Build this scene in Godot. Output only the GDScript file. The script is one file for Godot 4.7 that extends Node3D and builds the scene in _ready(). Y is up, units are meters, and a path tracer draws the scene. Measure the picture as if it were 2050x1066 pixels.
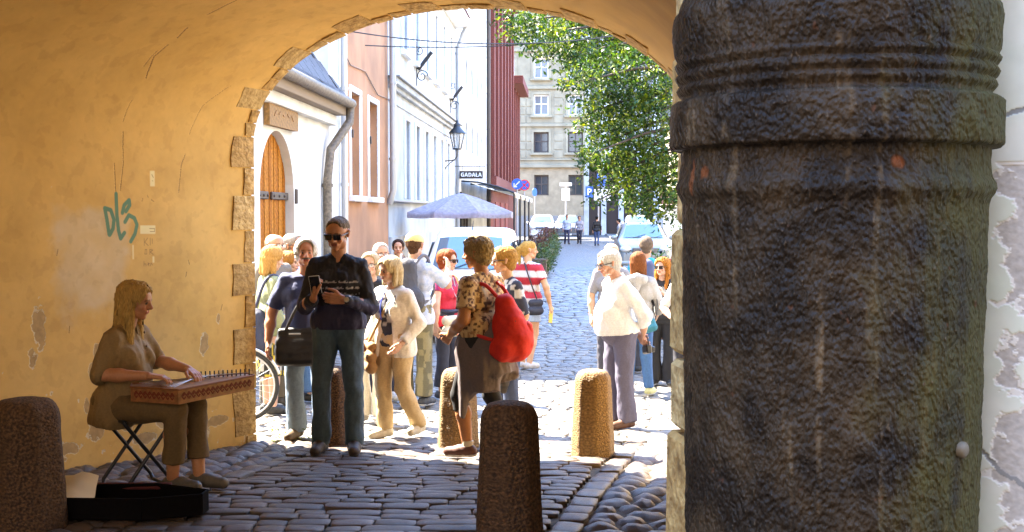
extends Node3D
# An old town gate: a vaulted passage, a street beyond it, people, and a cannon barrel set on end by the jamb.
# y is up, metres; the camera stands at x = 0, z = 0 and looks along -z. "d" below is the distance along -z.

const EYE := 1.78
const STREET_TURN := -0.052
var jobs := []
var names := {}
var M := {}
var N := {}
var street := Basis(Vector3.UP, STREET_TURN)

class Mb:
	var v := PackedVector3Array()
	var n := PackedVector3Array()
	var u := PackedVector2Array()
	var c := PackedColorArray()
	var i := PackedInt32Array()
	var col := Color.WHITE
	func vert(p: Vector3, nn: Vector3, uv := Vector2.ZERO) -> int:
		v.append(p); n.append(nn); u.append(uv); c.append(col)
		return v.size() - 1
	func face(a: int, b: int, d: int):
		if (v[b] - v[a]).cross(v[d] - v[a]).dot(n[a] + n[b] + n[d]) > 0.0:
			i.append(a); i.append(d); i.append(b)
		else:
			i.append(a); i.append(b); i.append(d)
	func tri(a: Vector3, b: Vector3, d: Vector3, nn: Vector3, ua := Vector2.ZERO, ub := Vector2.ZERO, ud := Vector2.ZERO):
		var k := vert(a, nn, ua)
		vert(b, nn, ub); vert(d, nn, ud)
		face(k, k + 1, k + 2)
	func quad(a: Vector3, b: Vector3, d: Vector3, e: Vector3, nn: Vector3, uvs := []):
		var k := vert(a, nn, uvs[0] if uvs else Vector2(0, 0))
		vert(b, nn, uvs[1] if uvs else Vector2(1, 0)); vert(d, nn, uvs[2] if uvs else Vector2(1, 1)); vert(e, nn, uvs[3] if uvs else Vector2(0, 1))
		face(k, k + 1, k + 2); face(k, k + 2, k + 3)
	func flat(a: Vector3, b: Vector3, d: Vector3, e: Vector3, away: Vector3):
		var nn := (d - a).cross(e - b).normalized()
		if nn.dot(away) < 0.0: nn = -nn
		quad(a, b, d, e, nn)
	func box(o: Vector3, s: Vector3, bs := Basis.IDENTITY, bevel := 0.0):
		var h := s * 0.5
		if bevel <= 0.0:
			for ax in 3:
				for sg in [-1.0, 1.0]:
					var e := Vector3.ZERO; e[ax] = sg
					var f := Vector3.ZERO; f[(ax + 1) % 3] = 1.0
					var g := Vector3.ZERO; g[(ax + 2) % 3] = 1.0
					var q := []
					for k in [[-1, -1], [1, -1], [1, 1], [-1, 1]]:
						q.append(o + bs * ((e + f * k[0] + g * k[1]) * h))
					quad(q[0], q[1], q[2], q[3], (bs * e).normalized())
			return
		var b := minf(bevel, minf(h.x, minf(h.y, h.z)) * 0.9)
		for ax in 3:
			for sg in [-1.0, 1.0]:
				var e := Vector3.ZERO; e[ax] = sg
				var a1 := (ax + 1) % 3
				var a2 := (ax + 2) % 3
				var q := []
				for k in [[-1, -1], [1, -1], [1, 1], [-1, 1]]:
					var p := Vector3.ZERO
					p[ax] = sg * h[ax]; p[a1] = k[0] * (h[a1] - b); p[a2] = k[1] * (h[a2] - b)
					q.append(o + bs * p)
				quad(q[0], q[1], q[2], q[3], (bs * e).normalized())
		for ax in 3:
			var a1 := (ax + 1) % 3
			var a2 := (ax + 2) % 3
			for k in [[-1, -1], [1, -1], [1, 1], [-1, 1]]:
				var q := []
				for m in [[-1, 0], [1, 0], [1, 1], [-1, 1]]:
					var p := Vector3.ZERO
					p[ax] = m[0] * (h[ax] - b)
					p[a1] = k[0] * (h[a1] - (b if m[1] else 0.0)); p[a2] = k[1] * (h[a2] - (0.0 if m[1] else b))
					q.append(o + bs * p)
				var nn := Vector3.ZERO; nn[a1] = k[0]; nn[a2] = k[1]
				quad(q[0], q[1], q[2], q[3], (bs * nn).normalized())
		for x in [-1, 1]:
			for y in [-1, 1]:
				for z in [-1, 1]:
					var sv := Vector3(x, y, z)
					var hh := sv * h
					var bb := sv * b
					tri(o + bs * (hh - Vector3(0, bb.y, bb.z)), o + bs * (hh - Vector3(bb.x, 0, bb.z)), o + bs * (hh - Vector3(bb.x, bb.y, 0)), (bs * sv).normalized())
	# a grid of points with smooth normals; rows of equal length; wrap closes each row
	func grid(rows: Array, wrap := false, flip := false, uvs := []):
		var r := rows.size()
		var m: int = rows[0].size()
		var k0 := v.size()
		for a in r:
			for b in m:
				var p: Vector3 = rows[a][b]
				var l: Vector3 = rows[a][(b - 1 + m) % m] if wrap or b > 0 else p
				var q: Vector3 = rows[a][(b + 1) % m] if wrap or b < m - 1 else p
				var dn: Vector3 = rows[maxi(a - 1, 0)][b]
				var up: Vector3 = rows[mini(a + 1, r - 1)][b]
				var nn := (q - l).cross(up - dn)
				nn = nn.normalized() if nn.length_squared() > 1e-18 else Vector3.UP
				vert(p, -nn if flip else nn, uvs[a][b] if uvs else Vector2(float(b) / maxi(m - 1, 1), float(a) / maxi(r - 1, 1)))
		for a in r - 1:
			for b in (m if wrap else m - 1):
				var e := (b + 1) % m
				face(k0 + a * m + b, k0 + a * m + e, k0 + (a + 1) * m + e)
				face(k0 + a * m + b, k0 + (a + 1) * m + e, k0 + (a + 1) * m + b)
	func fan(ring: Array, nn: Vector3):
		var o := Vector3.ZERO
		for p in ring: o += p
		o /= ring.size()
		for k in ring.size():
			tri(o, ring[k], ring[(k + 1) % ring.size()], nn)
	func lathe(prof: Array, seg := 24, xf := Transform3D.IDENTITY, caps := true):
		var rows := []
		for p in prof:
			var row := []
			for k in seg:
				var a := TAU * k / seg
				row.append(xf * Vector3(cos(a) * p.x, p.y, -sin(a) * p.x))
			rows.append(row)
		grid(rows, true)
		if caps:
			if prof[0].x > 1e-4: fan(rows[0], -(xf.basis.y).normalized())
			if prof[-1].x > 1e-4: fan(rows[-1], xf.basis.y.normalized())
	func tube(pts: Array, rad, seg := 8, caps := true):
		var rows := []
		var side := Vector3.ZERO
		for k in pts.size():
			var t: Vector3 = (pts[mini(k + 1, pts.size() - 1)] - pts[maxi(k - 1, 0)]).normalized()
			if side == Vector3.ZERO:
				side = t.cross(Vector3.UP if absf(t.y) < 0.9 else Vector3.RIGHT).normalized()
			side = (side - t * side.dot(t)).normalized()
			var w := t.cross(side)
			var r: float = rad[k] if rad is Array else rad
			var row := []
			for j in seg:
				var a := TAU * j / seg
				row.append(pts[k] + (side * cos(a) + w * sin(a)) * r)
			rows.append(row)
		grid(rows, true)
		if caps:
			fan(rows[0], (pts[0] - pts[1]).normalized())
			fan(rows[-1], (pts[-1] - pts[-2]).normalized())
	# a flat outline (x, y) pushed along z from z0 to z1, then placed by xf
	func prism(poly: PackedVector2Array, z0: float, z1: float, xf := Transform3D.IDENTITY):
		var ids := Geometry2D.triangulate_polygon(poly)
		for s in [[z0, -1.0], [z1, 1.0]]:
			var zz: float = s[0]
			if z0 > z1: s[1] = -s[1]
			for k in range(0, ids.size(), 3):
				tri(xf * Vector3(poly[ids[k]].x, poly[ids[k]].y, zz), xf * Vector3(poly[ids[k + 1]].x, poly[ids[k + 1]].y, zz), xf * Vector3(poly[ids[k + 2]].x, poly[ids[k + 2]].y, zz), (xf.basis * Vector3(0, 0, s[1])).normalized(),
					poly[ids[k]], poly[ids[k + 1]], poly[ids[k + 2]])
		var ccw := not Geometry2D.is_polygon_clockwise(poly)
		for k in poly.size():
			var a := poly[k]
			var b := poly[(k + 1) % poly.size()]
			var e := b - a
			if e.length() < 1e-6: continue
			var nn := Vector3(e.y, -e.x, 0) if ccw else Vector3(-e.y, e.x, 0)
			quad(xf * Vector3(a.x, a.y, z0), xf * Vector3(b.x, b.y, z0), xf * Vector3(b.x, b.y, z1), xf * Vector3(a.x, a.y, z1), (xf.basis * nn).normalized())
	func ball(o: Vector3, r: Vector3, seg := 12, rings := 8):
		var rows := []
		for a in rings + 1:
			var t := PI * a / rings - PI / 2
			var row := []
			for k in seg:
				var g := TAU * k / seg
				row.append(o + Vector3(cos(t) * cos(g), sin(t), -cos(t) * sin(g)) * r)
			rows.append(row)
		grid(rows, true)
	func mesh() -> ArrayMesh:
		var arr := []
		arr.resize(Mesh.ARRAY_MAX)
		arr[Mesh.ARRAY_VERTEX] = v; arr[Mesh.ARRAY_NORMAL] = n; arr[Mesh.ARRAY_TEX_UV] = u; arr[Mesh.ARRAY_COLOR] = c; arr[Mesh.ARRAY_INDEX] = i
		var m := ArrayMesh.new()
		m.add_surface_from_arrays(Mesh.PRIMITIVE_TRIANGLES, arr)
		return m

func numbered(called: String) -> String:
	var k: int = names.get(called, 0)
	names[called] = k + 1
	return called if k == 0 else "%s_%03d" % [called, k]

func meta(o: Node, label: String, category := "", group := "", kind := ""):
	if label: o.set_meta("label", label)
	if category: o.set_meta("category", category)
	if group: o.set_meta("group", group)
	if kind: o.set_meta("kind", kind)
	return o

func thing(called: String, label: String, category: String, at := Vector3.ZERO, turn := 0.0, group := "") -> Node3D:
	var o := Node3D.new()
	o.name = numbered(called)
	add_child(o)
	o.position = at; o.rotation.y = turn
	meta(o, label, category, group)
	return o

func part(parent: Node, called: String, mb, m: Material, at := Vector3.ZERO, kind := "") -> MeshInstance3D:
	var o := MeshInstance3D.new()
	o.name = called if parent != self else numbered(called)
	o.mesh = mb.mesh() if mb is Mb else mb
	o.material_override = m
	o.position = at
	parent.add_child(o, true)
	if kind: o.set_meta("kind", kind)
	return o

func lin(r: float, g: float, b: float, a := 1.0) -> Color:
	return Color(r, g, b, a).linear_to_srgb()

# soft noise picture between two greys, for use with triplanar mapping
func noise_tex(key: String, freq: float, lo: float, hi: float, kind := FastNoiseLite.TYPE_SIMPLEX_SMOOTH, octaves := 4, size := 512, mid := 0.5, warm := 0.0) -> NoiseTexture2D:
	if N.has(key): return N[key]
	var f := FastNoiseLite.new()
	f.seed = hash(key) % 1000; f.noise_type = kind; f.frequency = freq; f.fractal_octaves = octaves
	if kind == FastNoiseLite.TYPE_CELLULAR: f.cellular_return_type = FastNoiseLite.RETURN_DISTANCE
	var t := NoiseTexture2D.new()
	t.width = size; t.height = size; t.seamless = true; t.noise = f
	var g := Gradient.new()
	g.set_color(0, Color(lo, lo * (1.0 - warm * 0.4), lo * (1.0 - warm)))
	g.set_color(1, Color(hi, hi, hi))
	if mid != 0.5:
		g.add_point(mid, Color((lo + hi) * 0.5, (lo + hi) * 0.5 * (1.0 - warm * 0.2), (lo + hi) * 0.5 * (1.0 - warm * 0.5)))
	t.color_ramp = g
	N[key] = t
	return t

func mat(key: String, col: Color, rough := 0.8, tex: Texture2D = null, scale := 1.0, bump: Texture2D = null, depth := 0.0, metal := 0.0) -> StandardMaterial3D:
	if M.has(key): return M[key]
	var m := StandardMaterial3D.new()
	m.albedo_color = col; m.roughness = rough; m.metallic = metal
	if tex:
		m.albedo_texture = tex
		m.uv1_triplanar = true; m.uv1_scale = Vector3.ONE * scale
	if bump:
		m.uv1_triplanar = true; m.uv1_scale = Vector3.ONE * scale
		m.heightmap_enabled = true; m.heightmap_texture = bump; m.heightmap_scale = depth
	M[key] = m
	return m

func cloth(key: String, col: Color, weave := 14.0) -> StandardMaterial3D:
	var m := mat("cloth " + key, col, 0.85, noise_tex("cloth", 0.02, 0.72, 1.0, FastNoiseLite.TYPE_SIMPLEX_SMOOTH, 5, 256), 3.0)
	m.rim_enabled = true; m.rim = 0.15; m.rim_tint = 0.6
	return m

func glass(key: String, col: Color, alpha: float) -> StandardMaterial3D:
	var m := mat(key, Color(col, alpha), 0.04)
	m.transparency = BaseMaterial3D.TRANSPARENCY_ALPHA
	return m

# height of the paving: it falls gently out of the gate and rises again far up the street
func ground_y(d: float) -> float:
	var xs := [-30.0, 5.0, 7.3, 9.2, 11.0, 12.5, 14.5, 18.0, 24.0, 75.0, 400.0]
	var ys := [0.1, 0.1, 0.07, -0.06, -0.2, -0.29, -0.36, -0.4, -0.4, -0.08, 0.0]
	for k in range(1, xs.size()):
		if d < xs[k]:
			var t: float = clampf((d - xs[k - 1]) / (xs[k] - xs[k - 1]), 0.0, 1.0)
			return lerpf(ys[k - 1], ys[k], t)
	return 0.0

func on_ground(x: float, d: float, up := 0.0) -> Vector3:
	return Vector3(x, ground_y(d) + up, -d)

# a point of the street: u to the right of its middle line, s along it
func st(u: float, y: float, s: float) -> Vector3:
	return street * Vector3(u, y, -s)

func st_ground(u: float, s: float) -> Vector3:
	var p := st(u, 0, s)
	p.y = ground_y(-p.z)
	return p

func _ready():
	# camera
	var cam := Camera3D.new()
	cam.name = "camera"
	cam.position = Vector3(0, EYE, 0)
	cam.rotation_degrees = Vector3(-2.505, 0, 0)
	cam.fov = 25.04
	cam.near = 0.05; cam.far = 900.0
	add_child(cam)
	cam.current = true
	# sky
	var sm := ProceduralSkyMaterial.new()
	sm.sky_top_color = Color(0.46, 0.60, 0.82)
	sm.sky_horizon_color = Color(0.88, 0.90, 0.92)
	sm.sky_curve = 0.12
	sm.ground_bottom_color = Color(0.36, 0.33, 0.30)
	sm.ground_horizon_color = Color(0.62, 0.62, 0.60)
	sm.sun_angle_max = 4.0
	var sky := Sky.new()
	sky.sky_material = sm
	var env := Environment.new()
	env.background_mode = Environment.BG_SKY
	env.sky = sky
	env.background_energy_multiplier = 1.0
	env.tonemap_mode = Environment.TONE_MAPPER_LINEAR
	env.tonemap_exposure = 14.0
	env.sdfgi_enabled = true; env.ssao_enabled = true; env.ssil_enabled = true
	var we := WorldEnvironment.new()
	we.name = "world_environment"
	we.environment = env
	add_child(we)
	# sun: high, ahead and to the left, so that the gate stands against the light
	var sun := DirectionalLight3D.new()
	sun.name = "sun"
	add_child(sun)
	var el := deg_to_rad(50.0)
	var az := deg_to_rad(52.0)
	var dir := Vector3(sin(az) * cos(el), -sin(el), cos(az) * cos(el))
	sun.look_at_from_position(Vector3(-20, 30, -30), Vector3(-20, 30, -30) + dir)
	sun.light_energy = 1.6
	sun.light_color = Color(1.0, 0.95, 0.86)
	sun.light_angular_distance = 0.5
	sun.shadow_enabled = true

	# the setting
	build_ground()
	build_gate()
	build_paving()
	build_street()
	# the things
	build_cannon()
	build_bollards()
	build_street_things()
	build_people()
	run_jobs()

# ---------- soft bodies: tapered bones joined by a smooth minimum, meshed as surface nets ----------
# a bone: [a, b, radius at a, radius at b, flatness along z (1 = round), flat end at a, flat end at b]
func bone(a: Vector3, b: Vector3, ra: float, rb: float, flat := 1.0, cut_a := false, cut_b := false) -> Array:
	return [a, b, ra, rb, flat, cut_a, cut_b]

func grow(bones: Array, by: float) -> Array:
	var r := []
	for b in bones: r.append([b[0], b[1], b[2] + by, b[3] + by, b[4], b[5], b[6]])
	return r

# g: {bones, cell, k, noise amplitude, noise frequency (Vector3), clips [[normal, offset]], carve [bones], paint Callable}
func mesh_grid(g: Dictionary, out: Mb):
	var c: float = g.cell
	var k: float = g.get("k", 0.03)
	var pad := c * 2.5 + k * 0.5
	var lo := Vector3.ONE * 1e6
	var hi := -lo
	for b in g.bones:
		var r := maxf(b[2], b[3]) + pad
		lo = lo.min(b[0].min(b[1]) - Vector3.ONE * r); hi = hi.max(b[0].max(b[1]) + Vector3.ONE * r)
	var nx := int((hi.x - lo.x) / c) + 2
	var ny := int((hi.y - lo.y) / c) + 2
	var nz := int((hi.z - lo.z) / c) + 2
	var f := PackedFloat32Array()
	f.resize(nx * ny * nz)
	f.fill(1.0)
	for b in g.bones:
		var a: Vector3 = b[0]
		var e: Vector3 = b[1] - b[0]
		var ra: float = b[2]
		var dr: float = b[3] - b[2]
		var iz: float = 1.0 / float(b[4])
		var ez := e.z * iz
		var len2 := e.x * e.x + e.y * e.y + ez * ez
		var inv := 1.0 / len2 if len2 > 1e-9 else 0.0
		var ln := sqrt(maxf(len2, 1e-12))
		var ca: bool = b[5]
		var cb: bool = b[6]
		var r := maxf(b[2], b[3]) + pad
		var l0: Vector3 = (b[0].min(b[1]) - Vector3.ONE * r - lo) / c
		var h0: Vector3 = (b[0].max(b[1]) + Vector3.ONE * r - lo) / c
		var x0 := maxi(int(l0.x), 0); var x1 := mini(int(h0.x) + 1, nx - 1)
		var y0 := maxi(int(l0.y), 0); var y1 := mini(int(h0.y) + 1, ny - 1)
		var z0 := maxi(int(l0.z), 0); var z1 := mini(int(h0.z) + 1, nz - 1)
		for z in range(z0, z1 + 1):
			var pz := (lo.z + z * c - a.z) * iz
			for y in range(y0, y1 + 1):
				var py := lo.y + y * c - a.y
				var row := (z * ny + y) * nx
				var s0 := py * e.y + pz * ez
				for x in range(x0, x1 + 1):
					var px := lo.x + x * c - a.x
					var t0 := (px * e.x + s0) * inv
					var t := clampf(t0, 0.0, 1.0)
					var dx := px - e.x * t
					var dy := py - e.y * t
					var dz := pz - ez * t
					var d := sqrt(dx * dx + dy * dy + dz * dz) - ra - dr * t
					if cb and t0 > 1.0: d = maxf(d, (t0 - 1.0) * ln)
					if ca and t0 < 0.0: d = maxf(d, -t0 * ln)
					var q := f[row + x]
					var w := k - absf(d - q)
					f[row + x] = minf(d, q) - (w * w / k * 0.25 if w > 0.0 else 0.0)
	var amp: float = g.get("noise", 0.0)
	var fr: Vector3 = g.get("freq", Vector3(9, 5, 9))
	var clips: Array = g.get("clips", [])
	var carve: Array = g.get("carve", [])
	if amp > 0.0 or clips or carve:
		var nz_gen := FastNoiseLite.new()
		nz_gen.seed = g.get("seed", 1); nz_gen.frequency = 1.0; nz_gen.fractal_octaves = 3
		for z in nz:
			for y in ny:
				var row := (z * ny + y) * nx
				for x in nx:
					var q := f[row + x]
					if q > 0.06 or q < -0.06: continue
					var p := lo + Vector3(x, y, z) * c
					if amp > 0.0: q += amp * nz_gen.get_noise_3d(p.x * fr.x, p.y * fr.y, p.z * fr.z)
					for cl in clips: q = maxf(q, cl[0].dot(p) - cl[1])
					for b in carve:
						var e: Vector3 = b[1] - b[0]
						var t := clampf((p - b[0]).dot(e) / maxf(e.length_squared(), 1e-9), 0.0, 1.0)
						q = maxf(q, -((p - b[0] - e * t).length() - lerpf(b[2], b[3], t)))
					f[row + x] = q
	var cell_id := PackedInt32Array()
	cell_id.resize(nx * ny * nz)
	cell_id.fill(-1)
	var sx := 1
	var sy := nx
	var sz := nx * ny
	var offs := [0, 1, sy, sy + 1, sz, sz + 1, sz + sy, sz + sy + 1]
	var edges := [[0, 1], [2, 3], [4, 5], [6, 7], [0, 2], [1, 3], [4, 6], [5, 7], [0, 4], [1, 5], [2, 6], [3, 7]]
	var corner := [Vector3(0, 0, 0), Vector3(1, 0, 0), Vector3(0, 1, 0), Vector3(1, 1, 0), Vector3(0, 0, 1), Vector3(1, 0, 1), Vector3(0, 1, 1), Vector3(1, 1, 1)]
	var band := c * 2.2
	var has_paint: bool = g.has("paint")
	var paint: String = g.get("paint", "")
	var paint_at: Transform3D = g.get("paint_at", Transform3D.IDENTITY)
	var tint: Color = g.get("tint", Color.WHITE)
	for z in nz - 1:
		for y in ny - 1:
			var row := z * sz + y * sy
			for x in nx - 1:
				var i0 := row + x
				var f0 := f[i0]
				if f0 > band or f0 < -band: continue
				var f1 := f[i0 + 1]; var f2 := f[i0 + sy]; var f3 := f[i0 + sy + 1]
				var f4 := f[i0 + sz]; var f5 := f[i0 + sz + 1]; var f6 := f[i0 + sz + sy]; var f7 := f[i0 + sz + sy + 1]
				var cnt := int(f0 < 0.0) + int(f1 < 0.0) + int(f2 < 0.0) + int(f3 < 0.0) + int(f4 < 0.0) + int(f5 < 0.0) + int(f6 < 0.0) + int(f7 < 0.0)
				if cnt == 0 or cnt == 8: continue
				var fv := [f0, f1, f2, f3, f4, f5, f6, f7]
				var sum := Vector3.ZERO
				var m := 0
				for e in edges:
					var va: float = fv[e[0]]
					var vb: float = fv[e[1]]
					if (va < 0.0) != (vb < 0.0):
						sum += corner[e[0]].lerp(corner[e[1]], va / (va - vb))
						m += 1
				var p := lo + (Vector3(x, y, z) + sum / m) * c
				var nn := Vector3(f1 + f3 + f5 + f7 - f0 - f2 - f4 - f6, f2 + f3 + f6 + f7 - f0 - f1 - f4 - f5, f4 + f5 + f6 + f7 - f0 - f1 - f2 - f3).normalized()
				cell_id[i0] = out.v.size()
				out.v.append(p); out.n.append(nn); out.u.append(Vector2(p.x, p.y))
				out.c.append(dye(paint, paint_at * p, nn, tint) if has_paint else tint)
	for z in range(1, nz - 1):
		for y in range(1, ny - 1):
			var row := z * sz + y * sy
			for x in range(1, nx - 1):
				var i0 := row + x
				var f0 := f[i0]
				if f0 > band or f0 < -band: continue
				var ins := f0 < 0.0
				if ins != (f[i0 + 1] < 0.0): net_quad(out, cell_id[i0], cell_id[i0 - sy], cell_id[i0 - sy - sz], cell_id[i0 - sz], ins)
				if ins != (f[i0 + sy] < 0.0): net_quad(out, cell_id[i0], cell_id[i0 - sz], cell_id[i0 - sz - 1], cell_id[i0 - 1], ins)
				if ins != (f[i0 + sz] < 0.0): net_quad(out, cell_id[i0], cell_id[i0 - 1], cell_id[i0 - 1 - sy], cell_id[i0 - sy], ins)

func net_quad(o: Mb, a: int, b: int, d: int, e: int, ins: bool):
	if a < 0 or b < 0 or d < 0 or e < 0: return
	if ins:
		o.i.append_array([a, d, b, a, e, d])
	else:
		o.i.append_array([a, b, d, a, d, e])

# queue a soft mesh; the grids are meshed side by side at the end
func soft(parent: Node, called: String, grids: Array, m: Material) -> MeshInstance3D:
	var o := MeshInstance3D.new()
	o.name = called if parent != self else numbered(called)
	o.material_override = m
	parent.add_child(o, true)
	jobs.append({"node": o, "grids": grids, "mb": Mb.new()})
	return o

func run_job(k: int):
	for g in jobs[k].grids: mesh_grid(g, jobs[k].mb)

func run_jobs():
	var id := WorkerThreadPool.add_group_task(run_job, jobs.size())
	WorkerThreadPool.wait_for_group_task_completion(id)
	for j in jobs:
		if j.mb.v.size() == 0:
			print("empty soft mesh: ", j.node.get_parent().name, "/", j.node.name)
			j.node.free()
			continue
		j.node.mesh = j.mb.mesh()
	jobs.clear()

# ---------- the gate passage ----------
# stations from the outer arch (0) towards the camera: left x, left d, right x, right d, springing and crown above the eye
const STATIONS := [[-2.16, 9.95, 1.33, 8.80, 0.58, 1.60], [-2.857, 8.80, 1.30, 8.0, 0.56, 1.74], [-3.385, 7.93, 1.22, 7.0, 0.55, 1.85],
	[-3.90, 7.08, 1.10, 6.0, 0.55, 1.95], [-4.15, 5.0, 0.86, 4.4, 0.55, 2.0], [-4.2, 2.45, 0.40, 2.62, 0.55, 2.0]]
const FOOT := -0.4

# s 0..1 up the left wall, 1..2 over the vault, 2..3 down the right wall
func ring_pt(t: float, s: float) -> Vector3:
	var k := clampi(int(t), 0, STATIONS.size() - 2)
	var q := t - k
	var a := []
	for j in 6: a.append(lerpf(STATIONS[k][j], STATIONS[k + 1][j], q))
	var l := Vector3(a[0], 0, -a[1])
	var r := Vector3(a[2], 0, -a[3])
	var spring: float = EYE + a[4]
	if s <= 1.0: return l + Vector3.UP * lerpf(FOOT, spring, s)
	if s >= 2.0: return r + Vector3.UP * lerpf(spring, FOOT, s - 2.0)
	var th := PI * (2.0 - s)
	return l.lerp(r, 0.5 + 0.5 * cos(th)) + Vector3.UP * (spring + (a[5] - a[4]) * sin(th))

# picture of the left wall: metres along the wall from the arch and metres up
func wall_px(x: float, y: float) -> Vector2:
	var k := (x - 1025.0) / 2400.0
	var t := (-2.16 - 9.95 * k) / (0.94 - 1.55 * k)
	var d := 9.95 - 1.55 * t
	return Vector2(t * 1.813, EYE + (428.0 - y) / 2400.0 * d)

const WALL_W := 4.0
const WALL_H := 5.0
func stroke(img: Image, hgt: Image, pts: Array, width: float, col: Color, soft_edge := 0.25, ragged := 0.0, cover := 1.0):
	var w := img.get_width()
	var h := img.get_height()
	var sx := w / WALL_W
	var sy := h / WALL_H
	var rng := RandomNumberGenerator.new()
	rng.seed = int(pts[0].x * 1000) + int(pts[0].y * 100)
	for k in pts.size() - 1:
		var a: Vector2 = pts[k]
		var b: Vector2 = pts[k + 1]
		var n := maxi(2, int(a.distance_to(b) * sx * 1.5))
		for j in n + 1:
			var p := a.lerp(b, float(j) / n)
			p += Vector2(rng.randf_range(-1, 1), rng.randf_range(-1, 1)) * ragged
			var r := width * 0.5 * (1.0 + rng.randf_range(-0.5, 0.5) * minf(ragged * 80.0, 1.0))
			var cx := p.x * sx
			var cy := h - (p.y - FOOT) * sy
			var rx := r * sx
			var ry := r * sy
			for yy in range(maxi(0, int(cy - ry - 1)), mini(h, int(cy + ry + 2))):
				for xx in range(maxi(0, int(cx - rx - 1)), mini(w, int(cx + rx + 2))):
					var q := Vector2((xx + 0.5 - cx) / maxf(rx, 0.6), (yy + 0.5 - cy) / maxf(ry, 0.6)).length()
					if q < 1.0:
						var al := clampf((1.0 - q) / soft_edge, 0.0, 1.0) * cover
						img.set_pixel(xx, yy, img.get_pixel(xx, yy).lerp(col, al * 0.6))
						if hgt: hgt.set_pixel(xx, yy, Color(0.1, 0.1, 0.1))

func poly_px(pts: Array) -> Array:
	var r := []
	for p in pts: r.append(wall_px(p[0], p[1]))
	return r

func noise_img(seed_: int, freq: float, w: int, h: int, oct := 4, kind := FastNoiseLite.TYPE_SIMPLEX_SMOOTH) -> PackedByteArray:
	var f := FastNoiseLite.new()
	f.seed = seed_; f.frequency = freq; f.fractal_octaves = oct; f.noise_type = kind
	return f.get_image(w, h).get_data()

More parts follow.
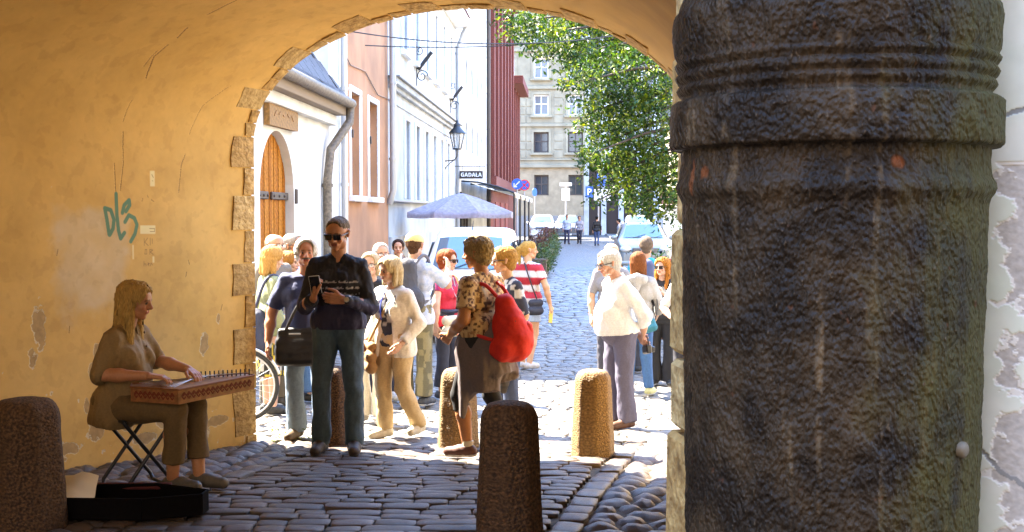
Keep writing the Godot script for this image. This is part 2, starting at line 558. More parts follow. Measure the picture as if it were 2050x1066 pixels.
func paint_left_wall() -> Array:
	var w := 1024
	var h := 1280
	var img := Image.create(w, h, false, Image.FORMAT_RGB8)
	var hgt := Image.create(w, h, false, Image.FORMAT_RGB8)
	var big := noise_img(3, 0.004, w, h, 4)
	var mid := noise_img(7, 0.014, w, h, 5)
	var fine := noise_img(11, 0.05, w, h, 4)
	var blot := noise_img(23, 0.022, w, h, 4)
	var spots := []   # flaked places: centre, half sizes, strength
	for q in [[75, 650, 16, 60, 0.42], [60, 720, 12, 30, 0.35], [185, 745, 14, 26, 0.5], [205, 800, 18, 30, 0.4], [190, 705, 8, 20, 0.45], [185, 855, 22, 40, 0.42],
			[295, 720, 12, 40, 0.4], [325, 840, 22, 26, 0.42], [290, 880, 30, 20, 0.45], [440, 760, 12, 20, 0.42], [405, 690, 10, 26, 0.48], [435, 640, 6, 16, 0.4],
			[355, 850, 16, 30, 0.38], [430, 845, 26, 16, 0.36], [250, 850, 20, 22, 0.4], [140, 900, 30, 20, 0.35], [168, 820, 6, 20, 0.45], [395, 850, 14, 20, 0.3]]:
		var c := wall_px(q[0], q[1])
		var e := wall_px(q[0] + q[2], q[1] - q[3])
		spots.append([c.x, c.y, absf(e.x - c.x), absf(e.y - c.y), q[4]])
	var patch0 := wall_px(255, 600)
	var patch1 := wall_px(108, 412)
	var paint := Color(0.64, 0.405, 0.115)
	var chip := Color(0.62, 0.52, 0.33)
	var render := Color(0.40, 0.265, 0.105)
	var wash := Color(0.55, 0.44, 0.27)
	var data := PackedByteArray(); data.resize(w * h * 3)
	var hd := PackedByteArray(); hd.resize(w * h * 3)
	var lut := PackedByteArray(); lut.resize(1025)
	for k in 1025: lut[k] = int(clampf(Color(k / 1024.0, 0, 0).linear_to_srgb().r * 255.0, 0, 255))
	for y in h:
		var up := FOOT + (h - 0.5 - y) / h * WALL_H
		var near := []
		for q in spots:
			if absf(up - q[1]) < q[3] * 2.0: near.append(q)
		for x in w:
			var j := y * w + x
			var al := (x + 0.5) / w * WALL_W
			var b := big[j] / 255.0
			var m := mid[j] / 255.0
			var fi := fine[j] / 255.0
			var tone := 0.86 + 0.2 * b + 0.14 * (m - 0.5) + 0.07 * (fi - 0.5)
			var r := paint.r * tone; var g := paint.g * (tone + 0.05 * (b - 0.5)); var bl := paint.b * (tone + 0.25 * (b - 0.5))
			# the repainted square, paler and greyer, with its own brushed edge
			var ex := minf(al - patch0.x, patch1.x - al)
			var ey := patch1.y - up
			var e := minf(minf(ex, ey), (up - patch0.y) * 0.5 + 0.05) + (m - 0.5) * 0.14
			if e > -0.03:
				var a := clampf((e + 0.03) / 0.1, 0.0, 1.0) * (0.45 + 0.4 * m)
				r = lerpf(r, wash.r * tone, a); g = lerpf(g, wash.g * tone, a); bl = lerpf(bl, wash.b * tone, a)
			# dirt that clings in blots
			var s := clampf((blot[j] / 255.0 - 0.62) * 1.4, 0.0, 0.12)
			r *= 1.0 - s * 0.6; g *= 1.0 - s * 0.7; bl *= 1.0 - s * 0.8
			var pe := -0.12
			for q in near:
				var dx: float = (al - q[0]) / q[2]
				var dy: float = (up - q[1]) / q[3]
				pe = maxf(pe, q[4] * (1.3 - (dx * dx + dy * dy)))
			if up < 0.75: pe = maxf(pe, 0.12 - 0.24 * (up + 0.1))
			var v := m * 0.55 + fi * 0.42 + pe * 1.12
			var hh := 1.0
			if v > 0.80:
				r = render.r * (0.75 + 0.5 * fi); g = render.g * (0.75 + 0.5 * fi); bl = render.b * (0.75 + 0.5 * fi); hh = 0.25 + 0.2 * fi
			elif v > 0.735:
				r = chip.r * tone; g = chip.g * tone; bl = chip.b * tone; hh = 0.65
			hh = hh * 0.85 + 0.15 * fi
			var o := j * 3
			data[o] = lut[int(clampf(r, 0, 1) * 1024)]; data[o + 1] = lut[int(clampf(g, 0, 1) * 1024)]; data[o + 2] = lut[int(clampf(bl, 0, 1) * 1024)]
			var hb := int(clampf(hh, 0, 1) * 255)
			hd[o] = hb; hd[o + 1] = hb; hd[o + 2] = hb
	img.set_data(w, h, false, Image.FORMAT_RGB8, data)
	hgt.set_data(w, h, false, Image.FORMAT_RGB8, hd)
	# cracks
	var ck := lin(0.10, 0.06, 0.025)
	var u1 := 1.345
	stroke(img, hgt, [Vector2(u1 + 0.02, 1.95), Vector2(u1 - 0.01, 2.15), Vector2(u1 - 0.01, 2.38)], 0.006, ck, 0.6, 0.004)
	stroke(img, hgt, [Vector2(u1, 2.45), Vector2(u1 - 0.03, 2.62)], 0.004, ck, 0.6, 0.004)
	stroke(img, hgt, [Vector2(u1 - 0.06, 2.8), Vector2(u1 + 0.01, 3.0), Vector2(u1 - 0.01, 3.12)], 0.008, ck, 0.6, 0.004)
	stroke(img, hgt, [Vector2(u1 + 0.03, 2.9), Vector2(u1 + 0.03, 3.05)], 0.006, ck, 0.6, 0.004)
	stroke(img, hgt, [Vector2(u1 - 0.02, 3.2), Vector2(u1 + 0.0, 3.32)], 0.009, ck, 0.6, 0.004)
	stroke(img, hgt, [Vector2(u1 + 0.0, 3.5), Vector2(u1 - 0.01, 3.7), Vector2(u1 + 0.02, 4.2)], 0.008, ck, 0.6, 0.004)
	stroke(img, hgt, poly_px([[426, 165], [405, 195], [393, 212], [388, 240], [380, 270]]), 0.004, ck, 0.6, 0.003)
	stroke(img, hgt, poly_px([[372, 310], [364, 330], [362, 350], [358, 385]]), 0.006, ck, 0.6, 0.004)
	stroke(img, hgt, poly_px([[230, 328], [231, 350], [232, 384]]), 0.006, ck, 0.6, 0.003)
	for q in [[115, 500, 112, 512], [376, 522, 378, 530], [372, 545, 370, 555], [135, 655, 134, 668], [443, 610, 440, 622], [286, 398, 284, 404], [303, 400, 308, 404], [295, 392, 297, 396]]:
		stroke(img, hgt, poly_px([[q[0], q[1]], [q[2], q[3]]]), 0.006, ck, 0.6, 0.002)
	# paint: green letters, pasted slips and small scratched words
	var gr := lin(0.105, 0.215, 0.13)
	for line in [[[210, 417], [214, 440], [218, 470]], [[210, 417], [222, 421], [228, 440], [226, 458], [219, 471]],
			[[233, 388], [234, 430], [237, 462], [241, 478], [249, 466]], [[245, 427], [249, 411], [259, 401], [260, 411], [252, 424]],
			[[250, 445], [258, 431], [269, 437], [274, 450], [270, 468], [261, 484]]]:
		stroke(img, null, poly_px(line), 0.034, gr, 0.3, 0.0, 1.0)
		stroke(img, null, poly_px(line), 0.026, gr, 0.3, 0.0, 1.0)
	var slip := lin(0.74, 0.66, 0.36)
	for q in [[300, 344, 312, 373], [279, 453, 312, 468], [303, 515, 309, 526], [264, 492, 267, 518]]:
		for yy in range(q[1], q[3] + 1, 2):
			stroke(img, null, poly_px([[q[0] + 2, yy], [q[2] - 2, yy]]), 0.018, slip, 0.9, 0.0, 1.0)
	var ink := lin(0.16, 0.09, 0.03)
	for line in [[[305, 350], [308, 356]], [[306, 362], [307, 363]], [[299, 458], [309, 458], [309, 464], [300, 464]], [[288, 478], [288, 492]], [[295, 477], [289, 485], [296, 492]], [[300, 477], [300, 491]], [[304, 478], [304, 488]],
			[[290, 500], [293, 500], [293, 509], [289, 509], [290, 500]], [[299, 510], [299, 500], [305, 501], [300, 505], [306, 510]], [[287, 524], [287, 533]], [[287, 529], [291, 529], [291, 533]], [[294, 531], [298, 528], [295, 527], [297, 533]], [[300, 533], [301, 527], [304, 531]]]:
		stroke(img, null, poly_px(line), 0.007, ink, 0.8, 0.0, 1.0)
	return [ImageTexture.create_from_image(img), ImageTexture.create_from_image(hgt)]

func build_gate():
	var g := thing("gatehouse", "yellow plastered gatehouse with vaulted passage and rough stone arch edge", "gatehouse")
	var tex := paint_left_wall()
	var wm := mat("left_plaster", Color.WHITE, 0.82)
	wm.albedo_texture = tex[0]
	wm.heightmap_enabled = true; wm.heightmap_texture = tex[1]; wm.heightmap_scale = 0.35
	wm.texture_repeat = false
	var pm := mat("plaster", lin(0.64, 0.405, 0.115), 0.82, noise_tex("plaster", 0.008, 0.82, 1.0, FastNoiseLite.TYPE_SIMPLEX_SMOOTH, 5), 0.45, noise_tex("plaster_h", 0.03, 0, 1), 0.25)
	# left wall and left half of the vault: one sheet, mapped in metres
	var rows := []
	var uvs := []
	var along := 0.0
	var prev := Vector3.ZERO
	for a in 25:
		var t := a / 24.0 * 3.0
		var row := []
		var uv := []
		var p0 := ring_pt(t, 0)
		if a: along += p0.distance_to(prev)
		prev = p0
		var up := 0.0
		for b in 45:
			var s := b / 44.0 * 1.5
			var p := ring_pt(t, s)
			if b: up += p.distance_to(row[-1])
			row.append(p)
			uv.append(Vector2(along / WALL_W, 1.0 - up / WALL_H))
		rows.append(row); uvs.append(uv)
	var mb := Mb.new()
	mb.grid(rows, false, false, uvs)
	fix_facing(mb, Vector3(-0.6, 1.2, -6.5))
	part(g, "wall", mb, wm)
	# the rest of the vault, the right wall, and the inner end of the left wall
	rows = []
	for a in 25:
		var row := []
		for b in 41: row.append(ring_pt(a / 24.0 * 3.0, 1.5 + b / 40.0 * 1.5))
		rows.append(row)
	mb = Mb.new(); mb.grid(rows)
	fix_facing(mb, Vector3(-0.6, 1.2, -6.5))
	part(g, "vault", mb, pm)
	rows = []
	for a in 13:
		var row := []
		for b in 61: row.append(ring_pt(3.0 + a / 12.0 * 2.0, b / 60.0 * 3.0))
		rows.append(row)
	mb = Mb.new(); mb.grid(rows)
	fix_facing(mb, Vector3(-1.5, 1.2, -4.5))
	part(g, "vault", mb, pm)
	# outer and inner faces of the building, pierced by the passage
	var om := mat("outer_plaster", lin(0.62, 0.55, 0.42), 0.85, noise_tex("plaster", 0.008, 0.82, 1.0), 0.45)
	pierced(g, "outer_face", 0.0, -13.0, 9.0, 9.5, om, -1.0)
	pierced(g, "inner_face", 5.0, -13.0, 0.0, 9.5, om, 1.0)
	var top := Mb.new()
	top.box(Vector3(-2, 9.7, -6.2), Vector3(23, 0.35, 9.5))
	part(g, "roof", top, mat("roof_tile", lin(0.22, 0.08, 0.05), 0.8))
	for s in [[-13.3, 0.6], [9.3, 0.6]]:
		var e := Mb.new()
		e.box(Vector3(s[0], 4.5, -6.2), Vector3(s[1], 10.0, 9.6))
		part(g, "end_wall", e, om)
	# dressed stones along the outer edge of the arch: long and short in turn
	var sm: Array = []
	for k in 4:
		var m := mat("quoin%d" % k, [lin(0.74, 0.53, 0.22), lin(0.68, 0.47, 0.18), lin(0.76, 0.58, 0.27), lin(0.68, 0.49, 0.20)][k], 0.9, noise_tex("quoin", 0.025, 0.5, 1.0, FastNoiseLite.TYPE_SIMPLEX_SMOOTH, 5, 512, 0.38, 0.25), 1.0, noise_tex("quoin_h", 0.05, 0, 1), 1.2)
		sm.append(m)
	var rng := RandomNumberGenerator.new()
	rng.seed = 5
	var bands := []   # s range, reach from the edge
	var ys := [-0.12, [872, 780], [727, 655], [590, 525], [460, 390], [335, 265]]
	var last := 0.0
	for k in range(1, ys.size()):
		var y0: float = EYE + (428.0 - ys[k][0]) / 242.0
		var y1: float = EYE + (428.0 - ys[k][1]) / 242.0
		var top_y: float = EYE + 0.58
		var s0 := clampf((y0 - FOOT) / (top_y - FOOT), 0, 1)
		var s1 := clampf((y1 - FOOT) / (top_y - FOOT), 0, 1.02)
		if s0 > last + 0.005: bands.append([last, s0 - 0.004, 0.09])
		bands.append([s0, s1 - 0.004, 0.225])
		last = s1
	for th in [159.5, 139.0, 117.0, 98.0, 76.0, 57.0, 39.0, 22.0]:
		var half := 4.6 + rng.randf_range(-0.7, 0.7)
		var s0: float = 2.0 - (th + half) / 180.0
		var s1: float = 2.0 - (th - half) / 180.0
		var gap: float = s0 - last
		if gap > 0.004:
			var n := 2 if gap > 0.05 else 1
			for j in n: bands.append([last + gap * j / n, last + gap * (j + 1) / n - 0.003, 0.06 + rng.randf() * 0.03])
		bands.append([s0, s1 - 0.003, 0.2 + rng.randf() * 0.05])
		last = s1
	for k in 9:
		var s1 := last + (3.0 - last) / (9 - k)
		bands.append([last, s1 - 0.006, 0.09 if k % 2 else 0.22])
		last = s1
	for b in bands:
		quoin(g, b[0], b[1], b[2], sm[rng.randi() % 4], rng)
	# stones of the near jamb, behind the barrel
	var y := -0.1
	var k := 0
	while y < 2.3:
		var hh := rng.randf_range(0.16, 0.3)
		var out := 0.005 + maxf(0.0, (1.65 - y) * 0.016) + rng.randf_range(0, 0.006)
		var jb := Mb.new()
		jb.box(Vector3(0, 0, 0), Vector3(0.16 + (k % 2) * 0.1, hh - 0.012, 0.14 + (k % 2) * 0.05), Basis(Vector3.UP, 0.15 + rng.randf_range(-0.05, 0.05)) * Basis(Vector3.BACK, rng.randf_range(-0.015, 0.015)), 0.012)
		part(g, "quoin_stone", jb, sm[k % 4], Vector3(0.372 - out + 0.09 + (k % 2) * 0.05, y + hh / 2, -2.64))
		y += hh; k += 1
	build_white_wall()

func fix_facing(mb: Mb, inside: Vector3):
	for k in mb.v.size():
		if mb.n[k].dot(inside - mb.v[k]) < 0.0: mb.n[k] = -mb.n[k]
	var old := mb.i.duplicate()
	mb.i.clear()
	for k in range(0, old.size(), 3): mb.face(old[k], old[k + 1], old[k + 2])

func pierced(g: Node, called: String, t: float, x0: float, x1: float, top: float, m: Material, sgn: float):
	var l := ring_pt(t, 0)
	var r := ring_pt(t, 3)
	var dir := (r - l); dir.y = 0; dir = dir.normalized()
	var nn := Vector3(-dir.z, 0, dir.x) * -sgn
	if (nn.z > 0.0) != (sgn > 0.0): nn = -nn
	var mb := Mb.new()
	var e0 := l + dir * ((x0 - l.x) / dir.x); e0.y = 0
	var e1 := l; e1.y = 0
	var e2 := r; e2.y = 0
	var e3 := l + dir * ((x1 - l.x) / dir.x); e3.y = 0
	var f := Vector3.UP * FOOT
	var tp := Vector3.UP * top
	mb.quad(e0 + f, e1 + f, e1 + tp, e0 + tp, nn)
	if x1 > r.x: mb.quad(e2 + f, e3 + f, e3 + tp, e2 + tp, nn)
	for k in 40:
		var a := ring_pt(t, 1.0 + k / 40.0)
		var b := ring_pt(t, 1.0 + (k + 1) / 40.0)
		mb.quad(a, b, Vector3(b.x, top, b.z), Vector3(a.x, top, a.z), nn)
	part(g, called, mb, m)

func quoin(g: Node, s0: float, s1: float, reach: float, m: Material, rng: RandomNumberGenerator):
	var n := 4
	var inner := []
	var outer := []
	var centre := Vector3(-0.4, 1.9, -9.2)
	var lift := 0.012 + rng.randf() * 0.01
	var skew := rng.randf_range(-0.25, 0.25)
	for j in n + 1:
		var s := lerpf(s0, s1, float(j) / n)
		var ln := lerpf(1.345, 0.8, clampf(s - 1.0, 0, 1))
		var ra := reach * (1.0 + skew * (float(j) / n - 0.5) + rng.randf_range(-0.05, 0.05))
		var row := []
		var back := []
		for q in [-0.02, 0.5 * ra, ra]:
			var p := ring_pt(maxf(q, 0.0) / ln, s)
			if q < 0.0: p += (ring_pt(0, s) - ring_pt(0.1, s)).normalized() * 0.02
			var c := Vector3(centre.x, maxf(minf(p.y, centre.y), 0), centre.z)
			var inn := (c - p); inn -= (ring_pt(0.1, s) - ring_pt(0, s)).normalized() * inn.dot((ring_pt(0.1, s) - ring_pt(0, s)).normalized())
			inn = inn.normalized()
			var edge := 0.007 if (q == -0.02 or q > 0.9 * ra or j == 0 or j == n) else 0.0
			row.append(p + inn * (lift - edge + rng.randf_range(-0.002, 0.002)))
			back.append(p - inn * 0.08)
		inner.append(row); outer.append(back)
	var mb := Mb.new()
	mb.grid(inner)
	fix_facing(mb, centre)
	var mid: Vector3 = (inner[0][1] + inner[n][1] + outer[0][1] + outer[n][1]) * 0.25
	for j in n:
		for q in [0, 2]:
			mb.flat(inner[j][q], inner[j + 1][q], outer[j + 1][q], outer[j][q], inner[j][q] - mid)
	for j in [0, n]:
		for q in 2:
			mb.flat(inner[j][q], inner[j][q + 1], outer[j][q + 1], outer[j][q], inner[j][q] - mid)
	part(g, "quoin_stone", mb, m)

func build_white_wall():
	var o := thing("plaster_wall", "white and pale green plaster wall with peeling patch beside the cannon", "wall")
	var w := 512
	var h := 1024
	var img := Image.create(w, h, false, Image.FORMAT_RGB8)
	var hg := Image.create(w, h, false, Image.FORMAT_RGB8)
	var a := noise_img(41, 0.008, w, h, 4)
	var b := noise_img(43, 0.03, w, h, 5)
	var c := noise_img(47, 0.15, w, h, 3)
	# u runs 0.75 .. 1.75 m in x, v runs 0.6 .. 2.6 m in height
	for y in h:
		var up := 2.6 - (y + 0.5) / h * 2.0
		for x in w:
			var j := y * w + x
			var xx := 0.75 + (x + 0.5) / w
			var n1 := a[j] / 255.0; var n2 := b[j] / 255.0; var n3 := c[j] / 255.0
			var col := Color(0.70, 0.71, 0.60).lerp(Color(0.60, 0.66, 0.52), clampf(n1 * 1.6 - 0.4, 0, 1)) * (0.9 + 0.15 * n2)
			var edge := 0.795 + 0.028 * sin(up * 5.0 + 1.0) + (n2 - 0.5) * 0.10 + (n1 - 0.5) * 0.07 - clampf((1.62 - up) * 0.03, -0.1, 0.05)
			var hh := 1.0
			if up < 1.86 and xx > edge + 0.035:
				col = Color(0.46, 0.43, 0.38) * (0.75 + 0.4 * n3 + 0.2 * n2); hh = 0.3 + 0.25 * n3
				if n1 * 0.6 + n2 * 0.6 > 0.78: col = Color(0.74, 0.74, 0.68); hh = 0.9
			elif up < 1.865 and xx > edge + 0.026:
				col = Color(0.72, 0.70, 0.62); hh = 0.7
			var l1 := up - (1.945 + (xx - 0.83) * 0.45 + (n2 - 0.5) * 0.02)
			if absf(l1) < 0.005: col = Color(0.25, 0.26, 0.25); hh = 0.6
			var l2 := up - (1.375 - (xx - 0.80) * 0.9 + (n2 - 0.5) * 0.03)
			if absf(l2) < 0.006 and xx < 0.86: col = Color(0.26, 0.26, 0.25); hh = 0.5
			img.set_pixel(x, y, lin(clampf(col.r, 0, 1), clampf(col.g, 0, 1), clampf(col.b, 0, 1)))
			hg.set_pixel(x, y, Color(hh, hh, hh))
	var m := mat("white_wall", Color.WHITE, 0.85)
	m.albedo_texture = ImageTexture.create_from_image(img)
	m.heightmap_enabled = true; m.heightmap_texture = ImageTexture.create_from_image(hg); m.heightmap_scale = 0.3
	m.texture_repeat = false
	var line := [Vector2(0.42, 2.64), Vector2(0.62, 2.34), Vector2(0.775, 2.06), Vector2(0.80, 2.02), Vector2(0.86, 1.985), Vector2(1.2, 1.96), Vector2(1.75, 1.93)]
	var rows := []
	var uvs := []
	for y in [0.0, 0.6, 2.6]:
		var row := []
		var uv := []
		for p in line:
			row.append(Vector3(p.x, y, -p.y)); uv.append(Vector2(clampf(p.x - 0.75, 0.002, 0.998), clampf((2.6 - y) / 2.0, 0.002, 0.998)))
		rows.append(row); uvs.append(uv)
	var mb := Mb.new()
	mb.grid(rows, false, false, uvs)
	fix_facing(mb, Vector3(0, 1.5, 0))
	part(o, "painted_face", mb, m)
	var plain := mat("white_plaster", lin(0.68, 0.69, 0.58), 0.85, noise_tex("plaster", 0.008, 0.82, 1.0), 0.45)
	rows = []
	for y in [2.6, 6.0, 9.5]:
		var row := []
		for p in line: row.append(Vector3(p.x, y, -p.y))
		rows.append(row)
	mb = Mb.new(); mb.grid(rows); fix_facing(mb, Vector3(0, 1.5, 0))
	mb.quad(Vector3(1.75, -0.2, -1.93), Vector3(9.3, -0.2, -1.6), Vector3(9.3, 9.5, -1.6), Vector3(1.75, 9.5, -1.93), Vector3(-0.04, 0, 1).normalized())
	part(o, "upper_face", mb, plain)

# ---------- ground and paving ----------
func build_ground():
	var mb := Mb.new()
	var rows := []
	var z := 25.0
	while z > -420.0:
		var row := []
		for x in [-300.0, -60.0, -20.0, -8.0, -4.0, 0.0, 4.0, 8.0, 20.0, 60.0, 300.0]: row.append(Vector3(x, ground_y(-z) - 0.035, z))
		rows.append(row)
		z -= 0.5 if z > -25.0 else (5.0 if z > -110.0 else 50.0)
	mb.grid(rows, false, true)
	var o := part(self, "ground", mb, mat("earth", lin(0.10, 0.085, 0.065), 0.95, noise_tex("earth", 0.03, 0.5, 1.0), 1.5))
	fix_up(o)
	meta(o, "", "", "", "structure")

func fix_up(_o): pass

func stone_mesh(seed_: int, dome: float, jag: float, nx := 4, nz := 3) -> ArrayMesh:
	# a unit stone: x, z in -0.5..0.5, top near y = 0, skirt down to -1
	var rng := RandomNumberGenerator.new()
	rng.seed = seed_
	var rows := []
	for b in nz + 3:
		var row := []
		for a in nx + 3:
			var x := clampf((a - 1.0) / nx, 0, 1) - 0.5
			var zz := clampf((b - 1.0) / nz, 0, 1) - 0.5
			var skirt := a == 0 or b == 0 or a == nx + 2 or b == nz + 2
			var e := maxf(absf(x), absf(zz)) * 2.0
			var y := -1.0 if skirt else (dome * (1.0 - 4.0 * (x * x * 0.6 + zz * zz * 0.8)) - dome + rng.randf_range(-jag, jag) * (1.0 if e < 0.99 else 0.5) - (0.16 if e > 0.99 else 0.0))
			var rnd := 0.93 if absf(absf(x) - 0.5) < 0.01 and absf(absf(zz) - 0.5) < 0.01 else 1.0
			var jx := rng.randf_range(-0.02, 0.02); var jz := rng.randf_range(-0.03, 0.03)
			row.append(Vector3((x + (0.0 if skirt else jx)) * rnd, y, (zz + (0.0 if skirt else jz)) * rnd))
		rows.append(row)
	var mb := Mb.new()
	mb.grid(rows, false, true)
	for k in mb.v.size():
		if mb.n[k].y < 0.0 and mb.v[k].y > -0.9: mb.n[k] = -mb.n[k]
	return mb.mesh()

func lane_x(d: float, side: float) -> float:
	# edges of the passage lane; it heads a little to the right
	return (-1.43 if side < 0 else 0.90) + (d - 9.7) * 0.21

func build_paving():
	var rng := RandomNumberGenerator.new()
	rng.seed = 77
	var tex := noise_tex("sett", 0.02, 0.55, 1.0, FastNoiseLite.TYPE_SIMPLEX_SMOOTH, 5, 512, 0.45, 0.12)
	var bump := noise_tex("sett_h", 0.06, 0, 1)
	var mats := []
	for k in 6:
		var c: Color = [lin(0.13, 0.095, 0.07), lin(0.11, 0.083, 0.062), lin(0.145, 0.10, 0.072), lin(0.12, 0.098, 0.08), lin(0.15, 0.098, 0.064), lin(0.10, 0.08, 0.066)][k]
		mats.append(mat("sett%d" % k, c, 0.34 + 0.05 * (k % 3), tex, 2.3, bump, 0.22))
	var sett := []
	for k in 5: sett.append(stone_mesh(100 + k, 0.06, 0.06))
	var cob := []
	for k in 5: cob.append(stone_mesh(200 + k, 0.42, 0.10, 5, 4))
	# candidate stones: [shape list, position, size, turn]
	var lane := []
	var edge := []
	var right := []
	var left := []
	var d := 1.0
	var basis_turn := -0.21
	while d < 10.2:
		var row_h := rng.randf_range(0.115, 0.15)
		var x := lane_x(d, -1) + 0.02
		while x < lane_x(d, 1) - 0.05:
			var ln := minf(rng.randf_range(0.16, 0.36), lane_x(d, 1) - 0.01 - x)
			if ln > 0.07: lane.append([0, Vector3(x + ln / 2, 0, -(d + row_h / 2) + (x + ln / 2 + 0.3) * 0.0), Vector3(ln - 0.010, 0.045, row_h - 0.008), rng.randf_range(-0.03, 0.03)])
			x += ln
		d += row_h
	for sgn in [-1.0, 1.0]:
		d = 1.0
		while d < 9.9:
			var ln := rng.randf_range(0.17, 0.3)
			var x: float = lane_x(d + ln / 2, sgn) + sgn * 0.085
			edge.append([0, Vector3(x, 0.006, -(d + ln / 2)), Vector3(0.15, 0.05, ln - 0.015), basis_turn + rng.randf_range(-0.03, 0.03)])
			d += ln
	# fieldstones between the lane and the walls
	d = 1.0
	while d < 10.4:
		var h := rng.randf_range(0.13, 0.19)
		var x := lane_x(d, 1) + 0.17
		while x < 2.2:
			var ln := rng.randf_range(0.14, 0.30)
			var p := Vector3(x + ln / 2, 0, -(d + h / 2) + rng.randf_range(-0.03, 0.03))
			if wall_right(d) > x + 0.03: right.append([1, p, Vector3(ln - 0.012, 0.075, h * 1.05), rng.randf_range(-0.22, 0.22)])
			x += ln
		x = lane_x(d, -1) - 0.17
		while x > -5.0:
			var ln := rng.randf_range(0.14, 0.28)
			var p := Vector3(x - ln / 2, 0, -(d + h / 2) + rng.randf_range(-0.03, 0.03))
			if wall_left(d) < x - 0.03: left.append([1, p, Vector3(ln - 0.01, 0.07, h * 1.05), 0.3 + rng.randf_range(-0.25, 0.25)])
			x -= ln
		d += h
	var deck := structure("passage_floor")
	lay(deck, "sett", lane, sett, cob, mats, rng, 300, "sett_field")
	lay(deck, "edge_sett", edge, sett, cob, mats, rng, 300, "")
	var verge := structure("passage_verge")
	lay(verge, "cobblestone", right, sett, cob, mats, rng, 150, "cobble_field")
	lay(verge, "fieldstone", left, sett, cob, mats, rng, 150, "fieldstone_field")
	# the street: setts in rows, as far as they can be told apart
	var road := structure("street_paving")
	var list := []
	var s := 9.0
	while s < 46.0:
		var h := rng.randf_range(0.13, 0.18) * (1.0 if s < 24 else 1.5)
		var x := -5.6
		while x < 6.5:
			var ln := rng.randf_range(0.16, 0.30) * (1.0 if s < 24 else 1.6)
			var p := st(x + ln / 2, 0, s + h / 2)
			var line := 9.95 - (p.x + 2.16) * 0.33
			if -p.z > line + 0.12: list.append([1 if rng.randf() < 0.25 else 0, p, Vector3(ln - 0.014, 0.05, h - 0.014), STREET_TURN + rng.randf_range(-0.06, 0.06)])
			x += ln
		s += h
	list.sort_custom(func(a, b): return a[1].z > b[1].z)
	var rm := []
	for k in 6:
		var c: Color = [lin(0.235, 0.22, 0.205), lin(0.19, 0.18, 0.175), lin(0.27, 0.245, 0.22), lin(0.205, 0.20, 0.20), lin(0.28, 0.25, 0.22), lin(0.17, 0.165, 0.165)][k]
		rm.append(mat("street_sett%d" % k, c, 0.36 + 0.05 * (k % 3), tex, 2.3, bump, 0.22))
	lay(road, "street_sett", list, sett, cob, rm, rng, 300, "street_sett_field")
	# worn sheet of the far street, where single stones are lost to the eye
	var mb := Mb.new()
	var rows := []
	for k in 20:
		var q := 44.0 + k * 4.0
		var row := []
		for u in [-5.6, -2.0, 2.0, 6.5]:
			var p := st(u, 0, q); p.y = ground_y(-p.z) - 0.008
			row.append(p)
		rows.append(row)
	mb.grid(rows, false, true)
	for k in mb.n.size(): if mb.n[k].y < 0: mb.n[k] = -mb.n[k]
	var idx := mb.i.duplicate(); mb.i.clear()
	for k in range(0, idx.size(), 3): mb.face(idx[k], idx[k + 1], idx[k + 2])
	part(road, "far_street", mb, mat("far_sett", lin(0.20, 0.195, 0.19), 0.45, noise_tex("far_sett", 0.12, 0.5, 1.0, FastNoiseLite.TYPE_CELLULAR, 2), 1.2, noise_tex("far_sett", 0.12, 0.5, 1.0), 2.0))
	# raised pavement on the right with its kerb stones
	var walk := structure("pavement")
	var wb := Mb.new()
	rows = []
	for k in 32:
		var q := 16.0 + k * 3.0
		var row := []
		for u in [2.85, 6.4]:
			var p := st(u, 0, q); p.y = ground_y(-p.z) + 0.10
			row.append(p)
		rows.append(row)
	wb.grid(rows, false, true)
	for k in wb.n.size(): if wb.n[k].y < 0: wb.n[k] = -wb.n[k]
	idx = wb.i.duplicate(); wb.i.clear()
	for k in range(0, idx.size(), 3): wb.face(idx[k], idx[k + 1], idx[k + 2])
	part(walk, "slab", wb, mat("walk", lin(0.22, 0.21, 0.20), 0.7, noise_tex("earth", 0.03, 0.5, 1.0), 0.8))
	var km := mat("kerb", lin(0.28, 0.27, 0.26), 0.7, tex, 2.0)
	for k in 93:
		var kb := Mb.new()
		kb.box(Vector3.ZERO, Vector3(0.16, 0.26, 0.985), Basis.IDENTITY, 0.015)
		var p := st(2.76, 0, 16.5 + k); p.y = ground_y(-p.z)
		var ko := part(walk, "kerb_stone", kb, km, p)
		ko.rotation.y = STREET_TURN

func structure(called: String) -> Node3D:
	var o := Node3D.new()
	o.name = numbered(called)
	add_child(o)
	o.set_meta("kind", "structure")
	return o

func wall_left(d: float) -> float:
	for k in STATIONS.size() - 1:
		if d <= STATIONS[k][1] and d >= STATIONS[k + 1][1]:
			return lerpf(STATIONS[k][0], STATIONS[k + 1][0], (STATIONS[k][1] - d) / (STATIONS[k][1] - STATIONS[k + 1][1]))
	return -4.2 if d < 3 else -2.1
func wall_right(d: float) -> float:
	for k in STATIONS.size() - 1:
		if d <= STATIONS[k][3] and d >= STATIONS[k + 1][3]:
			return lerpf(STATIONS[k][2], STATIONS[k + 1][2], (STATIONS[k][3] - d) / (STATIONS[k][3] - STATIONS[k + 1][3]))
	return 0.4 if d < 3 else 1.35

